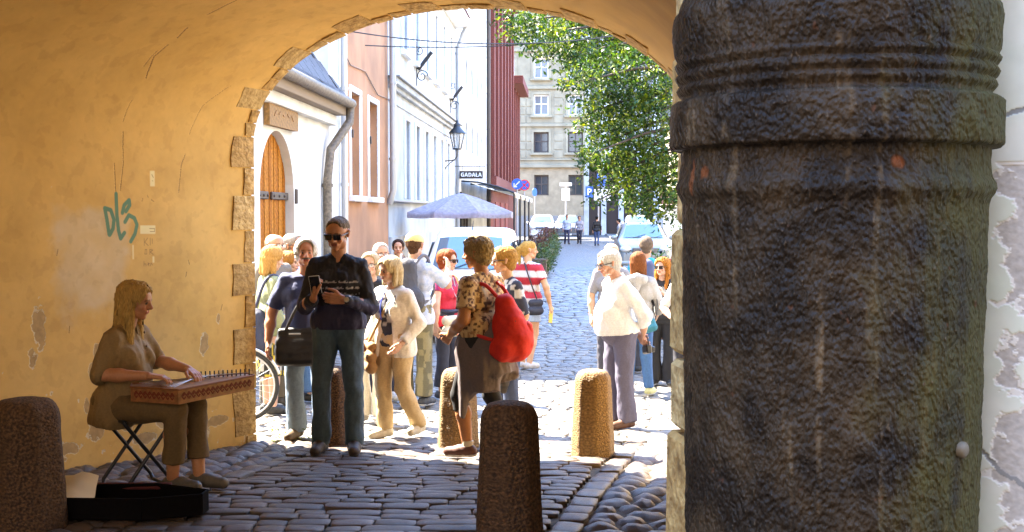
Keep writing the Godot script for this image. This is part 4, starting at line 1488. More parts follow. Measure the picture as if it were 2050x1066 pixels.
	window(o, shop[0], shop[1], shop[2], shop[3], 0.2, dark_wood, glassy, 4, 1, 0.1)
	downpipe(o, dark_wood, [Vector3(15.0, 12.5, 0.1), Vector3(15.0, -0.3, 0.1)], 0.09)

	# red brick house with tall pilasters
	o = front("brick_house", "tall red brick house with pilasters beyond the white houses", st(U, 0, 57.7), turn)
	wm = mat("facade brick", lin(0.20, 0.045, 0.028), 0.9, noise_tex("brick", 0.05, 0.62, 1.0, FastNoiseLite.TYPE_CELLULAR, 2), 0.9)
	wins = []
	for k in 6:
		for y in [[4.6, 6.4], [7.4, 9.2], [10.2, 12.0]]: wins.append([1.5 + 3.0 * k, 2.6 + 3.0 * k, y[0], y[1]])
	wall_sheet(o, wm, 0, 19, -0.4, 16, wins, 0.3)
	body_sides(o, wm, 0, 19, -0.4, 16, 8)
	o.set_meta("facade", "brick")
	for q in wins: window(o, q[0], q[1], q[2], q[3], 0.3, mat("brick_frame", lin(0.20, 0.09, 0.06), 0.7), glassy, 1, 1, 0.08)
	for k in 7: bar_box(o, "pilaster", wm, 0.35 + 3.0 * k, 1.0 + 3.0 * k, 3.6, 14.5, 0, 0.34, 0.02)
	bar_box(o, "cornice", wm, 0, 19, 3.1, 3.6, 0, 0.45)
	bar_box(o, "cornice", wm, 0, 19.2, 14.5, 15.2, 0, 0.6)
	for k in 4: bar_box(o, "shop_front", mat("brick_arch", lin(0.20, 0.05, 0.035), 0.9), 1.2 + 4.5 * k, 3.6 + 4.5 * k, -0.2, 2.4, -0.01, 0.05)
	o = front("brick_annex", "lower red brick annex with jutting cornice at the street end", st(U, 0, 76.9), turn)
	wins = []
	for k in 3:
		for y in [[4.6, 6.4], [7.2, 9.0]]: wins.append([1.0 + 2.8 * k, 2.2 + 2.8 * k, y[0], y[1]])
	wall_sheet(o, wm, 0, 9, -0.2, 10.6, wins, 0.3)
	body_sides(o, wm, 0, 9, -0.2, 10.6, 8)
	for q in wins: window(o, q[0], q[1], q[2], q[3], 0.3, M["brick_frame"], glassy, 1, 1, 0.08)
	bar_box(o, "cornice", wm, 0, 9.3, 10.1, 10.6, 0, 0.9)
	bar_box(o, "cornice", wm, 0, 9.1, 3.4, 3.8, 0, 0.4)
	for k in 4: bar_box(o, "pilaster", wm, 0.1 + 2.8 * k, 0.7 + 2.8 * k, 3.8, 10.1, 0, 0.3, 0.02)

	# stone front that closes the street
	o = front("stone_building", "beige stone building with dark four pane windows closing the street", st(-9.0, 0, 100), STREET_TURN)
	wm = mat("facade stone", lin(0.30, 0.265, 0.18), 0.9, noise_tex("stone_front", 0.012, 0.82, 1.0, FastNoiseLite.TYPE_SIMPLEX_SMOOTH, 6), 0.12)
	var low := mat("facade low stone", lin(0.33, 0.265, 0.165), 0.9, noise_tex("stone_front", 0.012, 0.82, 1.0), 0.2)
	wins = []
	var lowwins := []
	for k in 3:
		var x0 := 2.75 + 2.85 * k
		for y in [[6.85, 8.55], [9.95, 11.65], [13.0, 14.7], [16.0, 17.6]]: wins.append([x0, x0 + 1.25, y[0], y[1]])
		lowwins.append([x0 + 0.05, x0 + 1.25, 3.3, 5.0])
	wall_sheet(o, wm, 0, 9.75, 5.6, 21, wins, 0.3)
	wall_sheet(o, low, 0, 9.75, -0.4, 5.6, lowwins, 0.3)
	body_sides(o, wm, 0, 9.75, -0.4, 21, 10)
	for q in wins:
		window(o, q[0], q[1], q[2], q[3], 0.3, dark_wood if q[2] < 9 else white, glassy if q[2] < 9 else pale_glass, 1, 1, 0.09)
		surround(o, wm, q[0], q[1], q[2], q[3], 0.2, 0.1)
		bar_box(o, "sill", wm, q[0] - 0.3, q[1] + 0.3, q[2] - 0.2, q[2] - 0.01, -0.01, 0.28)
	for q in lowwins: window(o, q[0], q[1], q[2], q[3], 0.3, dark_wood, glassy, 1, 1, 0.09)
	for y in [[5.6, 5.85, 0.25], [6.2, 6.35, 0.12], [9.0, 9.25, 0.2], [12.1, 12.35, 0.2], [15.2, 15.45, 0.2]]: bar_box(o, "ledge", wm, 0, 9.85, y[0], y[1], 0, y[2], 0.02)
	bar_box(o, "plinth", mat("plinth_stone", lin(0.20, 0.19, 0.18), 0.9), 0, 9.8, -0.4, 1.6, 0, 0.2)
	# rusticated blocks between the windows
	for y in [6.4, 7.1, 7.8, 8.4, 9.3, 10.0, 10.7, 11.4]:
		for x in [0.5, 1.3, 4.5, 5.0, 7.3]:
			bar_box(o, "stone_block", wm, x, x + (0.42 if x == 4.5 or x == 5.0 else 0.75), y, y + 0.6, -0.01, 0.05, 0.02)
	# colonnaded front further right
	o = front("colonnade_building", "pale modern building with dark recesses between tall white columns", st(0.75, 0, 104), STREET_TURN)
	var pale := stucco("colonnade", lin(0.72, 0.71, 0.70))
	wall_sheet(o, mat("recess", lin(0.07, 0.045, 0.035), 0.7), 0, 18, -0.3, 8, [], 0.1, "recess", -1.2)
	wall_sheet(o, pale, 0, 18, 7.0, 20, [], 0.3)
	body_sides(o, pale, 0, 18, -0.4, 20, 10)
	for k in 12:
		bar_box(o, "column", pale, 0.05 + 1.5 * k, 0.5 + 1.5 * k, -0.3, 7.0, -0.4, 0.05, 0.03)
		bar_box(o, "fin", pale, 0.05 + 1.5 * k, 0.4 + 1.5 * k, 7.0, 19, 0, 0.5, 0.03)
		bar_box(o, "fin_window", glassy, 0.6 + 1.5 * k, 1.4 + 1.5 * k, 7.6, 18.5, 0.0, 0.02, 0.0)
	# cream houses on the right side of the street
	o = front("cream_house", "cream house front on the right side behind the tree", st(7.0, 0, 95), -PI / 2 + STREET_TURN)
	wm = stucco("cream", lin(0.66, 0.58, 0.44))
	wins = []
	for k in 26:
		for y in [[1.0, 3.0], [4.4, 6.4]]: wins.append([1.5 + 3.0 * k, 2.7 + 3.0 * k, y[0], y[1]])
	wall_sheet(o, wm, 0, 80, -0.6, 8.5, wins, 0.2)
	body_sides(o, wm, 0, 80, -0.6, 8.5, 7)
	for q in wins: window(o, q[0], q[1], q[2], q[3], 0.2, white, glassy, 0, 0)
	# sunlit town wall across the lane, behind the camera
	o = front("town_wall", "red brick town wall across the lane behind the viewer", Vector3(-16, 0, 6.5), PI)
	wm = stucco("town_wall", lin(0.19, 0.145, 0.105), 0.7)
	wall_sheet(o, wm, -36, 12, -0.3, 10.5, [], 0.2)
	body_sides(o, wm, -36, 12, -0.3, 10.5, 1.2)

# ---------- things in the street ----------
func leaf_cloud(clumps: Array, seed_: int, per: float, size: float, cols: Array) -> Mb:
	# clumps: [centre, radius]; leaves hang in twigs inside each clump, denser towards its rim
	var rng := RandomNumberGenerator.new()
	rng.seed = seed_
	var mb := Mb.new()
	for q in clumps:
		var o: Vector3 = q[0]
		var r: float = q[1]
		var twigs := int(per * r * r)
		for t in twigs:
			var dv := Vector3(rng.randfn(), rng.randfn(), rng.randfn()).normalized()
			var c := o + dv * r * pow(rng.randf(), 0.45) * Vector3(1, 0.8, 1).length() / 1.6
			var tone: Color = cols[rng.randi() % cols.size()]
			var along := Vector3(rng.randfn(), rng.randfn() * 0.4 - 0.3, rng.randfn()).normalized()
			for k in 6:
				var p := c + along * (k * size * 0.55) + Vector3(rng.randfn(), rng.randfn(), rng.randfn()) * size * 0.3
				var ax := (along * 0.6 + Vector3(rng.randfn(), rng.randfn() - 0.4, rng.randfn())).normalized()
				var sd := ax.cross(Vector3(rng.randfn(), rng.randfn() + 0.8, rng.randfn())).normalized()
				var nn := sd.cross(ax).normalized()
				if nn.y < 0.0: nn = -nn
				var l := size * rng.randf_range(0.7, 1.3)
				var w := l * 0.42
				mb.col = tone * rng.randf_range(0.8, 1.2)
				var k0 := mb.vert(p, nn)
				mb.vert(p + ax * l * 0.5 + sd * w * 0.5 + nn * w * 0.12, nn); mb.vert(p + ax * l, nn); mb.vert(p + ax * l * 0.5 - sd * w * 0.5 + nn * w * 0.12, nn)
				mb.face(k0, k0 + 1, k0 + 2); mb.face(k0, k0 + 2, k0 + 3)
	return mb

func leaf_mat() -> StandardMaterial3D:
	var m := mat("leaf", Color.WHITE, 0.5)
	m.vertex_color_use_as_albedo = true
	m.backlight_enabled = true; m.backlight = Color(0.9, 0.9, 0.5)
	m.cull_mode = BaseMaterial3D.CULL_DISABLED
	return m

func build_tree():
	var base := st_ground(4.3, 26.5)
	var o := thing("leafy_tree", "large leafy green tree overhanging the street from the right", "tree", base)
	var clumps := []
	for q in [[1035, 45, 42, 25], [1085, 70, 55, 25], [1130, 60, 60, 26], [1150, 110, 45, 25], [1190, 90, 70, 26], [1165, 165, 40, 24], [1215, 150, 62, 25], [1260, 90, 80, 27], [1275, 170, 70, 25], [1185, 225, 42, 25], [1235, 225, 60, 26],
			[1310, 230, 70, 25], [1215, 285, 52, 25], [1265, 300, 58, 26], [1180, 310, 28, 24], [1320, 320, 62, 25], [1235, 350, 48, 25], [1285, 370, 50, 26], [1200, 335, 30, 25], [1335, 395, 50, 25], [1265, 400, 26, 25], [1300, 420, 20, 25],
			[1340, 120, 90, 27], [1400, 200, 100, 27], [1420, 320, 90, 27], [1430, 80, 120, 28], [1240, 20, 80, 27], [1330, 10, 100, 28], [1130, 10, 50, 26], [1420, 420, 60, 26], [1500, 200, 130, 29], [1480, 380, 90, 28], [1200, 400, 14, 25], [1400, -120, 140, 27], [1270, -100, 110, 26]]:
		var s: float = q[3]
		var c := st((q[0] - 1150.0) / 2400.0 * s, EYE + (428.0 - q[1]) / 2400.0 * s, s)
		clumps.append([c - base, q[2] / 2400.0 * s * 1.08])
	var bark := mat("bark", lin(0.09, 0.065, 0.045), 0.9, noise_tex("earth", 0.03, 0.5, 1.0), 2.0)
	var tb := Mb.new()
	var fork := Vector3(-0.2, 3.4, 0.1)
	tb.tube([Vector3(0, -0.1, 0), Vector3(0.05, 0.5, 0), Vector3(-0.03, 1.8, 0.05), fork, fork + Vector3(-0.4, 1.6, 0.0), fork + Vector3(-0.7, 3.6, 0.1)], [0.34, 0.26, 0.22, 0.20, 0.13, 0.07], 14)
	var trunk := part(o, "trunk", tb, bark)
	for k in clumps.size():
		var c: Vector3 = clumps[k][0]
		var lb := Mb.new()
		var from := fork.lerp(fork + Vector3(-0.7, 3.6, 0.1), clampf((c.y - 2.5) / 5.0, 0, 0.9))
		lb.tube([from, from.lerp(c, 0.35) + Vector3(0, 0.35, 0), from.lerp(c, 0.7) + Vector3(0, 0.25, 0), c], [0.065, 0.045, 0.03, 0.012], 7)
		part(trunk, "limb", lb, bark)
	var cols := [Color(0.034, 0.080, 0.008), Color(0.022, 0.056, 0.007), Color(0.055, 0.11, 0.010), Color(0.028, 0.065, 0.010), Color(0.11, 0.16, 0.010), Color(0.18, 0.22, 0.014)]
	part(o, "crown", leaf_cloud(clumps, 5, 420.0, 0.105, cols), leaf_mat())

# a car: stations from nose to tail [z, top height, half width at top, half width of body, underside]
func car(o: Node3D, stn: Array, belt: float, paint: Material, spec: Dictionary):
	var gl: Material = spec.glass
	var rows := []
	for q in stn:
		var zc: float = -q[0]
		var w: float = q[3]
		var yt: float = q[1]
		var wt: float = q[2]
		var b: float = minf(belt, yt - 0.04)
		var u: float = q[4]
		var half := [Vector3(w * 0.86, u, zc), Vector3(w * 0.97, u + 0.06, zc), Vector3(w, lerpf(u, b, 0.45), zc), Vector3(w * 0.985, b, zc), Vector3(lerpf(w * 0.98, wt, 0.55), lerpf(b, yt, 0.62), zc), Vector3(wt, yt - 0.05 * minf(1.0, (yt - b) * 3.0), zc), Vector3(wt * 0.86, yt - 0.012, zc), Vector3(wt * 0.4, yt, zc)]
		var row := []
		for k in half.size(): row.append(half[k])
		for k in range(half.size() - 1, -1, -1): row.append(half[k] * Vector3(-1, 1, 1))
		rows.append(row)
	var mb := Mb.new()
	mb.grid(rows, true)
	var cen := Vector3(0, 0.8, 0)
	for k in mb.n.size():
		var rad := mb.v[k] - Vector3(0, 0.75, mb.v[k].z * 0.8)
		if mb.n[k].dot(rad) < 0.0: mb.n[k] = -mb.n[k]
	var old := mb.i.duplicate(); mb.i.clear()
	for k in range(0, old.size(), 3): mb.face(old[k], old[k + 1], old[k + 2])
	mb.fan(rows[0], Vector3.BACK)
	mb.fan(rows[-1], Vector3.FORWARD)
	part(o, "body", mb, paint)
	# windscreen and rear window: panels lifted from the loft between two stations
	for q in [["windscreen", spec.screen[0], spec.screen[1], 1.0], ["rear_window", spec.rear[0], spec.rear[1], 1.0]]:
		var a: Array = rows[q[1]]
		var c: Array = rows[q[2]]
		var gb := Mb.new()
		var lo := Vector3(0, a[6].y, a[6].z)
		var hi := Vector3(0, c[6].y, c[6].z)
		var t := (hi - lo)
		var nn := Vector3(0, -t.z, t.y) * signf(t.y * (1.0 if q[0] == "windscreen" else -1.0))
		nn = nn.normalized()
		var gr := []
		for j in 5:
			var rr := []
			var f := lerpf(0.07, 0.93, j / 4.0)
			for k in 9:
				var x := (k / 4.0 - 1.0)
				var wx := lerpf(absf(a[5].x) * 0.93, absf(c[5].x) * 0.9, f)
				rr.append(lo.lerp(hi, f) + nn * (0.034 - 0.02 * x * x * x * x) + Vector3(x * wx, -0.015 * x * x, 0))
			gr.append(rr)
		gb.grid(gr)
		for k in gb.n.size(): if gb.n[k].dot(nn) < 0: gb.n[k] = -gb.n[k]
		old = gb.i.duplicate(); gb.i.clear()
		for k in range(0, old.size(), 3): gb.face(old[k], old[k + 1], old[k + 2])
		part(o, q[0], gb, gl)
	# side windows
	for q in spec.sides:
		for sg in [-1.0, 1.0]:
			var sb := Mb.new()
			var y0: float = belt + 0.04
			var y1: float = q[2]
			var w0: float = spec.w * 0.985
			var w1: float = spec.wt
			var f1: float = (y1 - belt) / (spec.top - belt)
			var p := [Vector3(sg * (w0 + 0.006), y0, -q[0]), Vector3(sg * (w0 + 0.006), y0, -q[1]), Vector3(sg * (lerpf(w0, w1, f1) + 0.03), y1, -q[1] + q[3] * -0.0), Vector3(sg * (lerpf(w0, w1, f1) + 0.03), y1, -q[0] - q[3])]
			sb.flat(p[0], p[1], p[2], p[3], Vector3(sg, 0.2, 0))
			part(o, "side_window", sb, gl)
	var tyre := mat("tyre", lin(0.02, 0.02, 0.02), 0.85)
	var rim := mat("rim", lin(0.45, 0.45, 0.46), 0.35, null, 1.0, null, 0.0, 0.7)
	for z in spec.axles:
		for sg in [-1.0, 1.0]:
			var wb := Mb.new()
			var r: float = spec.wheel
			wb.lathe([Vector2(r * 0.6, -0.1), Vector2(r * 0.95, -0.1), Vector2(r, -0.06), Vector2(r, 0.06), Vector2(r * 0.95, 0.1), Vector2(r * 0.6, 0.1)], 28, Transform3D(Basis(Vector3.BACK, PI / 2), Vector3.ZERO))
			var wh := part(o, "wheel", wb, tyre, Vector3(sg * (spec.w - 0.10), r, -z))
			var rb := Mb.new()
			rb.lathe([Vector2(0.0, 0.0), Vector2(r * 0.16, 0.0), Vector2(r * 0.2, 0.015), Vector2(r * 0.55, 0.005), Vector2(r * 0.62, 0.02), Vector2(r * 0.62, -0.06)], 24, Transform3D(Basis(Vector3.BACK, -sg * PI / 2), Vector3(sg * 0.09, 0, 0)), false)
			part(wh, "rim", rb, rim)
	var lamp := mat("headlamp", lin(0.6, 0.62, 0.64), 0.1)
	var black := mat("trim", lin(0.025, 0.025, 0.028), 0.5)
	for sg in [-1.0, 1.0]:
		var hb := Mb.new()
		hb.ball(Vector3(sg * spec.w * 0.72, spec.lamp_y, -spec.nose - 0.12), Vector3(0.2, 0.11, 0.16), 14, 8)
		part(o, "headlight", hb, lamp)
		var mb2 := Mb.new()
		mb2.ball(Vector3(sg * (spec.w + 0.10), belt + 0.08, -spec.mirror), Vector3(0.10, 0.085, 0.07), 12, 8)
		part(o, "mirror", mb2, paint if not spec.get("black_mirror", false) else black)
	var gr2 := Mb.new()
	gr2.box(Vector3(0, spec.lamp_y - 0.02, -spec.nose + 0.02), Vector3(spec.w * 0.95, 0.13, 0.06), Basis.IDENTITY, 0.02)
	var gp := part(o, "grille", gr2, black)
	for k in 4:
		var gs := Mb.new(); gs.box(Vector3(0, spec.lamp_y - 0.065 + 0.03 * k, -spec.nose + 0.055), Vector3(spec.w * 0.9, 0.008, 0.01))
		part(gp, "slat", gs, rim)
	var bp := Mb.new()
	bp.box(Vector3(0, 0.38, -spec.nose + 0.03), Vector3(spec.w * 1.8, 0.16, 0.14), Basis.IDENTITY, 0.05)
	var bo := part(o, "bumper", bp, paint if spec.get("painted_bumper", true) else black)
	var npl := Mb.new(); npl.box(Vector3(0, 0.40, -spec.nose + 0.105), Vector3(0.52, 0.11, 0.012), Basis.IDENTITY, 0.003)
	part(bo, "number_plate", npl, mat("plate", lin(0.7, 0.7, 0.68), 0.5))
	for k in [-0.12, 0.12]:
		var wp := Mb.new()
		var a2: Vector3 = Vector3(0, rows[spec.screen[0]][6].y, rows[spec.screen[0]][6].z)
		var b2: Vector3 = Vector3(0, rows[spec.screen[1]][6].y, rows[spec.screen[1]][6].z)
		wp.tube([a2 + Vector3(k * 3.0, 0.03, 0.03), a2.lerp(b2, 0.25) + Vector3(k * 3.0 + 0.45, 0.035, 0.035)], 0.008, 6)
		part(o, "wiper", wp, black)
	for k in 3:
		pass

func build_cars():
	var win := mat("car_glass", lin(0.05, 0.10, 0.13), 0.03)
	win.clearcoat_enabled = true; win.clearcoat = 1.0; win.clearcoat_roughness = 0.02
	var white := mat("van_paint", lin(0.76, 0.76, 0.75), 0.3)
	white.clearcoat_enabled = true; white.clearcoat = 0.8
	# white van, nose to the gate
	var p := st_ground(-1.87, 20.0)
	var o := thing("parked_van", "white panel van with blue windscreen parked behind the crowd", "van", p, STREET_TURN)
	var stn := [[0.0, 0.62, 0.62, 0.70, 0.3], [0.06, 0.80, 0.66, 0.78, 0.26], [0.25, 0.98, 0.68, 0.83, 0.24], [0.6, 1.08, 0.70, 0.85, 0.24], [0.95, 1.16, 0.70, 0.86, 0.24], [1.35, 1.475, 0.66, 0.86, 0.24], [1.72, 1.80, 0.62, 0.86, 0.24], [2.1, 1.89, 0.64, 0.86, 0.24], [3.0, 1.92, 0.66, 0.86, 0.24], [4.1, 1.89, 0.66, 0.86, 0.26], [4.38, 1.80, 0.64, 0.85, 0.3], [4.45, 1.2, 0.64, 0.82, 0.34], [4.48, 0.62, 0.66, 0.76, 0.36]]
	car(o, stn, 1.12, white, {"glass": win, "screen": [4, 6], "rear": [11, 10], "sides": [[1.5, 2.35, 1.66, 0.35], [2.45, 3.3, 1.66, 0.0], [3.4, 4.15, 1.66, 0.0]], "w": 0.86, "wt": 0.64, "top": 1.88, "axles": [0.82, 3.55], "wheel": 0.31, "lamp_y": 0.74, "nose": 0.0, "mirror": 1.4})
	var ae := Mb.new(); ae.tube([Vector3(0.0, 1.885, -2.0), Vector3(0.0, 2.05, -2.12)], [0.012, 0.004], 6)
	part(o, "aerial", ae, mat("trim", lin(0.025, 0.025, 0.028), 0.5))
	# cars parked at the end of the street
	var suv := [[0.0, 0.70, 0.62, 0.74, 0.34], [0.08, 0.92, 0.72, 0.84, 0.3], [0.4, 1.06, 0.78, 0.9, 0.28], [1.1, 1.14, 0.80, 0.93, 0.28], [1.45, 1.2, 0.76, 0.93, 0.28], [1.8, 1.44, 0.68, 0.93, 0.28], [2.15, 1.70, 0.62, 0.93, 0.28], [2.6, 1.76, 0.63, 0.93, 0.28], [3.9, 1.74, 0.63, 0.93, 0.28], [4.45, 1.60, 0.62, 0.92, 0.3], [4.6, 1.15, 0.68, 0.9, 0.34], [4.7, 0.70, 0.70, 0.84, 0.4]]
	var spec := {"glass": win, "screen": [4, 6], "rear": [10, 9], "sides": [[1.9, 2.8, 1.6, 0.35], [2.9, 3.7, 1.6, 0.0]], "w": 0.93, "wt": 0.63, "top": 1.76, "axles": [0.95, 3.75], "wheel": 0.36, "lamp_y": 0.86, "nose": 0.0, "mirror": 1.75}
	for q in [[-0.45, 84.0, lin(0.06, 0.065, 0.07), "dark grey car parked at the end of the street behind the couple"], [-2.3, 84.5, lin(0.72, 0.72, 0.72), "white car parked at the far end left of the dark car"], [2.42, 41.0, lin(0.20, 0.215, 0.22), "grey off road car with pale windscreen behind the flower box"], [4.2, 78.0, lin(0.45, 0.46, 0.48), "silver car far up the street beneath the tree"]]:
		var m := mat("car " + q[3].left(9), q[2], 0.3)
		m.clearcoat_enabled = true; m.clearcoat = 0.9
		var c := thing("parked_car", q[3], "car", st_ground(q[0], q[1]), STREET_TURN, "cars parked along the street")
		if q[1] < 60.0: c.position.y += 0.0
		car(c, suv, 1.14, m, spec)
		for sg in [-1.0, 1.0]:
			var rr := Mb.new(); rr.tube([Vector3(sg * 0.55, 1.72, -2.3), Vector3(sg * 0.56, 1.80, -2.5), Vector3(sg * 0.56, 1.80, -3.7), Vector3(sg * 0.55, 1.73, -3.9)], 0.018, 6)
			part(c, "roof_rail", rr, mat("trim", lin(0.025, 0.025, 0.028), 0.5))

func text_part(o: Node, words: String, size: float, at: Vector3, m: Material, bold := 700) -> MeshInstance3D:
	var t := TextMesh.new()
	var f := SystemFont.new()
	f.font_names = PackedStringArray(["Droid Sans"]); f.font_weight = bold
	t.font = f; t.text = words; t.font_size = 64; t.pixel_size = size / 64.0; t.depth = 0.006
	var p := MeshInstance3D.new()
	p.name = "lettering"; p.mesh = t; p.material_override = m; p.position = at
	o.add_child(p, true)
	return p

func disc(o: Node, called: String, r: float, z: float, m: Material, r_in := 0.0) -> MeshInstance3D:
	var mb := Mb.new()
	var rot := Transform3D(Basis(Vector3.RIGHT, PI / 2), Vector3(0, 0, z))
	if r_in > 0.0: mb.lathe([Vector2(r_in, 0.0), Vector2(r, 0.0), Vector2(r, 0.006), Vector2(r_in, 0.006)], 28, rot, false)
	else: mb.lathe([Vector2(r, -0.008), Vector2(r, 0.008)], 28, rot)
	return part(o, called, mb, m)

func build_street_things():
	build_tree()
	build_cars()
	var iron := mat("black_iron", lin(0.02, 0.02, 0.022), 0.5)
	var white := mat("white_paint", lin(0.74, 0.74, 0.72), 0.6)
	# parasol of the street cafe
	var o := thing("cafe_parasol", "large lilac parasol over the cafe terrace above the van", "parasol", st_ground(-2.75, 29.0), 0.35)
	var lil := mat("lilac", lin(0.50, 0.42, 0.47), 0.9, noise_tex("cloth", 0.02, 0.72, 1.0), 0.8)
	lil.backlight_enabled = true; lil.backlight = Color(0.35, 0.33, 0.36)
	var pb := Mb.new(); pb.tube([Vector3(0, 0, 0), Vector3(0, 2.68, 0)], 0.03, 10)
	part(o, "pole", pb, iron)
	for k in 8:
		var a0 := TAU * k / 8
		var a1 := TAU * (k + 1) / 8
		var rows := []
		for j in 7:
			var t := j / 6.0
			var row := []
			for i in 6:
				var f := i / 5.0
				var dv := Vector3(cos(a0), 0, sin(a0)).lerp(Vector3(cos(a1), 0, sin(a1)), f)
				row.append(dv * (0.05 + 1.30 * t) + Vector3.UP * (2.64 - 0.46 * pow(t, 1.15) - 0.05 * sin(f * PI) * t))
			rows.append(row)
		rows.append([])
		for i in 6: rows[-1].append(rows[-2][i] + Vector3(0, -0.13, 0) * (1.0 - 0.25 * sin(i / 5.0 * PI)))
		var cb := Mb.new(); cb.grid(rows)
		for j in cb.n.size(): if cb.n[j].y < 0 and j < 42: cb.n[j] = -cb.n[j]
		var old := cb.i.duplicate(); cb.i.clear()
		for j in range(0, old.size(), 3): cb.face(old[j], old[j + 1], old[j + 2])
		var pan := part(o, "canopy_panel", cb, lil)
		var rb := Mb.new(); rb.tube([Vector3(0, 2.6, 0), Vector3(cos(a0) * 1.34, 2.15, sin(a0) * 1.34)], 0.012, 6)
		part(pan, "rib", rb, iron)
	# awning fixed to the white house
	o = thing("cafe_awning", "tan and white folding awning with black arms on the white house", "awning", st(-4.15, 0, 42.6), PI / 2 + STREET_TURN)
	var tan := mat("awning_tan", lin(0.58, 0.42, 0.24), 0.9); tan.backlight_enabled = true; tan.backlight = Color(0.5, 0.45, 0.35)
	var wht := mat("awning_white", lin(0.72, 0.70, 0.66), 0.9); wht.backlight_enabled = true; wht.backlight = Color(0.5, 0.5, 0.5)
	for k in 4:
		var ab := Mb.new()
		var x0 := 0.2 + 4.6 * k
		var rows := []
		for j in 6:
			var t := j / 5.0
			var row := []
			for i in 5: row.append(Vector3(x0 + 4.4 * i / 4.0, 3.05 - 0.5 * t - 0.12 * sin(t * PI), 0.05 + 1.95 * t))
			rows.append(row)
		rows.append([])
		for i in 5: rows[-1].append(rows[-2][i] + Vector3(0, -0.2, 0.01))
		ab.grid(rows)
		var sheet := part(o, "awning_sheet", ab, tan if k < 2 else wht)
		for i in 2:
			var fb := Mb.new()
			fb.tube([Vector3(x0 + 4.4 * i, 2.95, 0.05), Vector3(x0 + 4.4 * i, 2.9, 0.7), Vector3(x0 + 4.4 * i, 2.75, 1.4), Vector3(x0 + 4.4 * i, 2.52, 2.0)], 0.035, 6)
			part(sheet, "arm", fb, iron)
		var ps := Mb.new(); ps.tube([Vector3(x0 + 0.1, -0.45, 2.0), Vector3(x0 + 0.1, 2.5, 2.0)], 0.04, 6)
		part(o, "post", ps, iron)
		var br := Mb.new(); br.tube([Vector3(x0 + 0.1, 1.7, 2.0), Vector3(x0 + 1.1, 2.45, 2.0)], 0.025, 6)
		part(o, "brace", br, iron)
	# hanging name board
	o = thing("name_board", "black hanging board with white letters on the white house", "sign", st(-3.62, 3.14, 42.0), STREET_TURN)
	var nb := Mb.new(); nb.box(Vector3.ZERO, Vector3(0.82, 0.27, 0.04), Basis.IDENTITY, 0.01)
	part(o, "board", nb, mat("sign_black", lin(0.03, 0.018, 0.015), 0.6))
	text_part(o, "GADAŁA", 0.19, Vector3(0, 0, 0.024), white)
	var hb := Mb.new(); hb.tube([Vector3(-0.6, 0.30, 0), Vector3(0.5, 0.30, 0)], 0.015, 6)
	hb.tube([Vector3(-0.3, 0.30, 0), Vector3(-0.3, 0.12, 0)], 0.008, 5); hb.tube([Vector3(0.3, 0.30, 0), Vector3(0.3, 0.12, 0)], 0.008, 5)
	part(o, "bracket", hb, iron)
	# wall lantern
	o = thing("wall_lantern", "black iron street lantern on a scrolled bracket on the white house", "lantern", st(-3.78, 3.75, 38.6), STREET_TURN)
	var lg := glass("lantern_glass", lin(0.8, 0.82, 0.8), 0.25)
	var fr := Mb.new()
	for k in 6:
		var a := TAU * k / 6
		fr.tube([Vector3(cos(a) * 0.13, 0.12, sin(a) * 0.13), Vector3(cos(a) * 0.24, 0.62, sin(a) * 0.24)], 0.014, 5)
	fr.lathe([Vector2(0.15, 0.09), Vector2(0.15, 0.13)], 6)
	part(o, "frame", fr, iron)
	var gb := Mb.new(); gb.lathe([Vector2(0.12, 0.13), Vector2(0.225, 0.62)], 6, Transform3D.IDENTITY, false)
	part(o, "glazing", gb, lg)
	var cp := Mb.new(); cp.lathe([Vector2(0.28, 0.61), Vector2(0.26, 0.65), Vector2(0.12, 0.80), Vector2(0.10, 0.86), Vector2(0.12, 0.9), Vector2(0.04, 0.95), Vector2(0.05, 1.0), Vector2(0.0, 1.08)], 12)
	part(o, "cap", cp, iron)
	var bk := Mb.new()
	bk.tube([Vector3(0, 0.1, 0), Vector3(0, -0.12, 0), Vector3(-0.08, -0.24, 0), Vector3(-0.42, -0.28, 0)], 0.022, 6)
	bk.tube([Vector3(-0.1, -0.24, 0), Vector3(-0.25, -0.36, 0), Vector3(-0.38, -0.5, 0), Vector3(-0.42, -0.58, 0)], 0.016, 6)
	bk.box(Vector3(-0.41, -0.4, 0), Vector3(0.03, 0.5, 0.08))
	part(o, "bracket", bk, iron)
	# wrought iron flag holders
	for q in [[31.6, 5.35, "scrolled iron flag holder on the white house nearer the gate"], [40.2, 5.35, "scrolled iron flag holder on the white house further up the street"]]:
		o = thing("flag_holder", q[2], "bracket", st(-4.18, q[1], q[0]), STREET_TURN, "flag holders on the white house")
		var sb := Mb.new()
		var pts := []
		for k in 22:
			var t := k / 21.0
			var a := t * TAU * 1.4
			pts.append(Vector3(0.16 + cos(a) * 0.16 * (1.0 - t * 0.75), 0.05 + sin(a) * 0.17 * (1.0 - t * 0.7), 0))
		sb.tube(pts, 0.014, 5)
		pts = []
		for k in 18:
			var t := k / 17.0
			var a := PI + t * TAU * 1.2
			pts.append(Vector3(0.1 + cos(a) * 0.10 * (1.0 - t * 0.7), 0.72 + sin(a) * 0.13 * (1.0 - t * 0.7), 0))
		sb.tube(pts, 0.012, 5)
		sb.tube([Vector3(0.02, -0.2, 0), Vector3(0.02, 0.95, 0)], 0.015, 5)
		part(o, "scroll", sb, iron)
		var tb := Mb.new(); tb.tube([Vector3(0.06, 0.22, 0), Vector3(0.42, 0.68, 0)], 0.05, 10)
		part(o, "socket", tb, iron)
	# road signs
	var red := mat("sign_red", lin(0.55, 0.02, 0.03), 0.5)
	var blue := mat("sign_blue", lin(0.03, 0.12, 0.55), 0.5)
	var grey := mat("pole_grey", lin(0.35, 0.35, 0.36), 0.5)
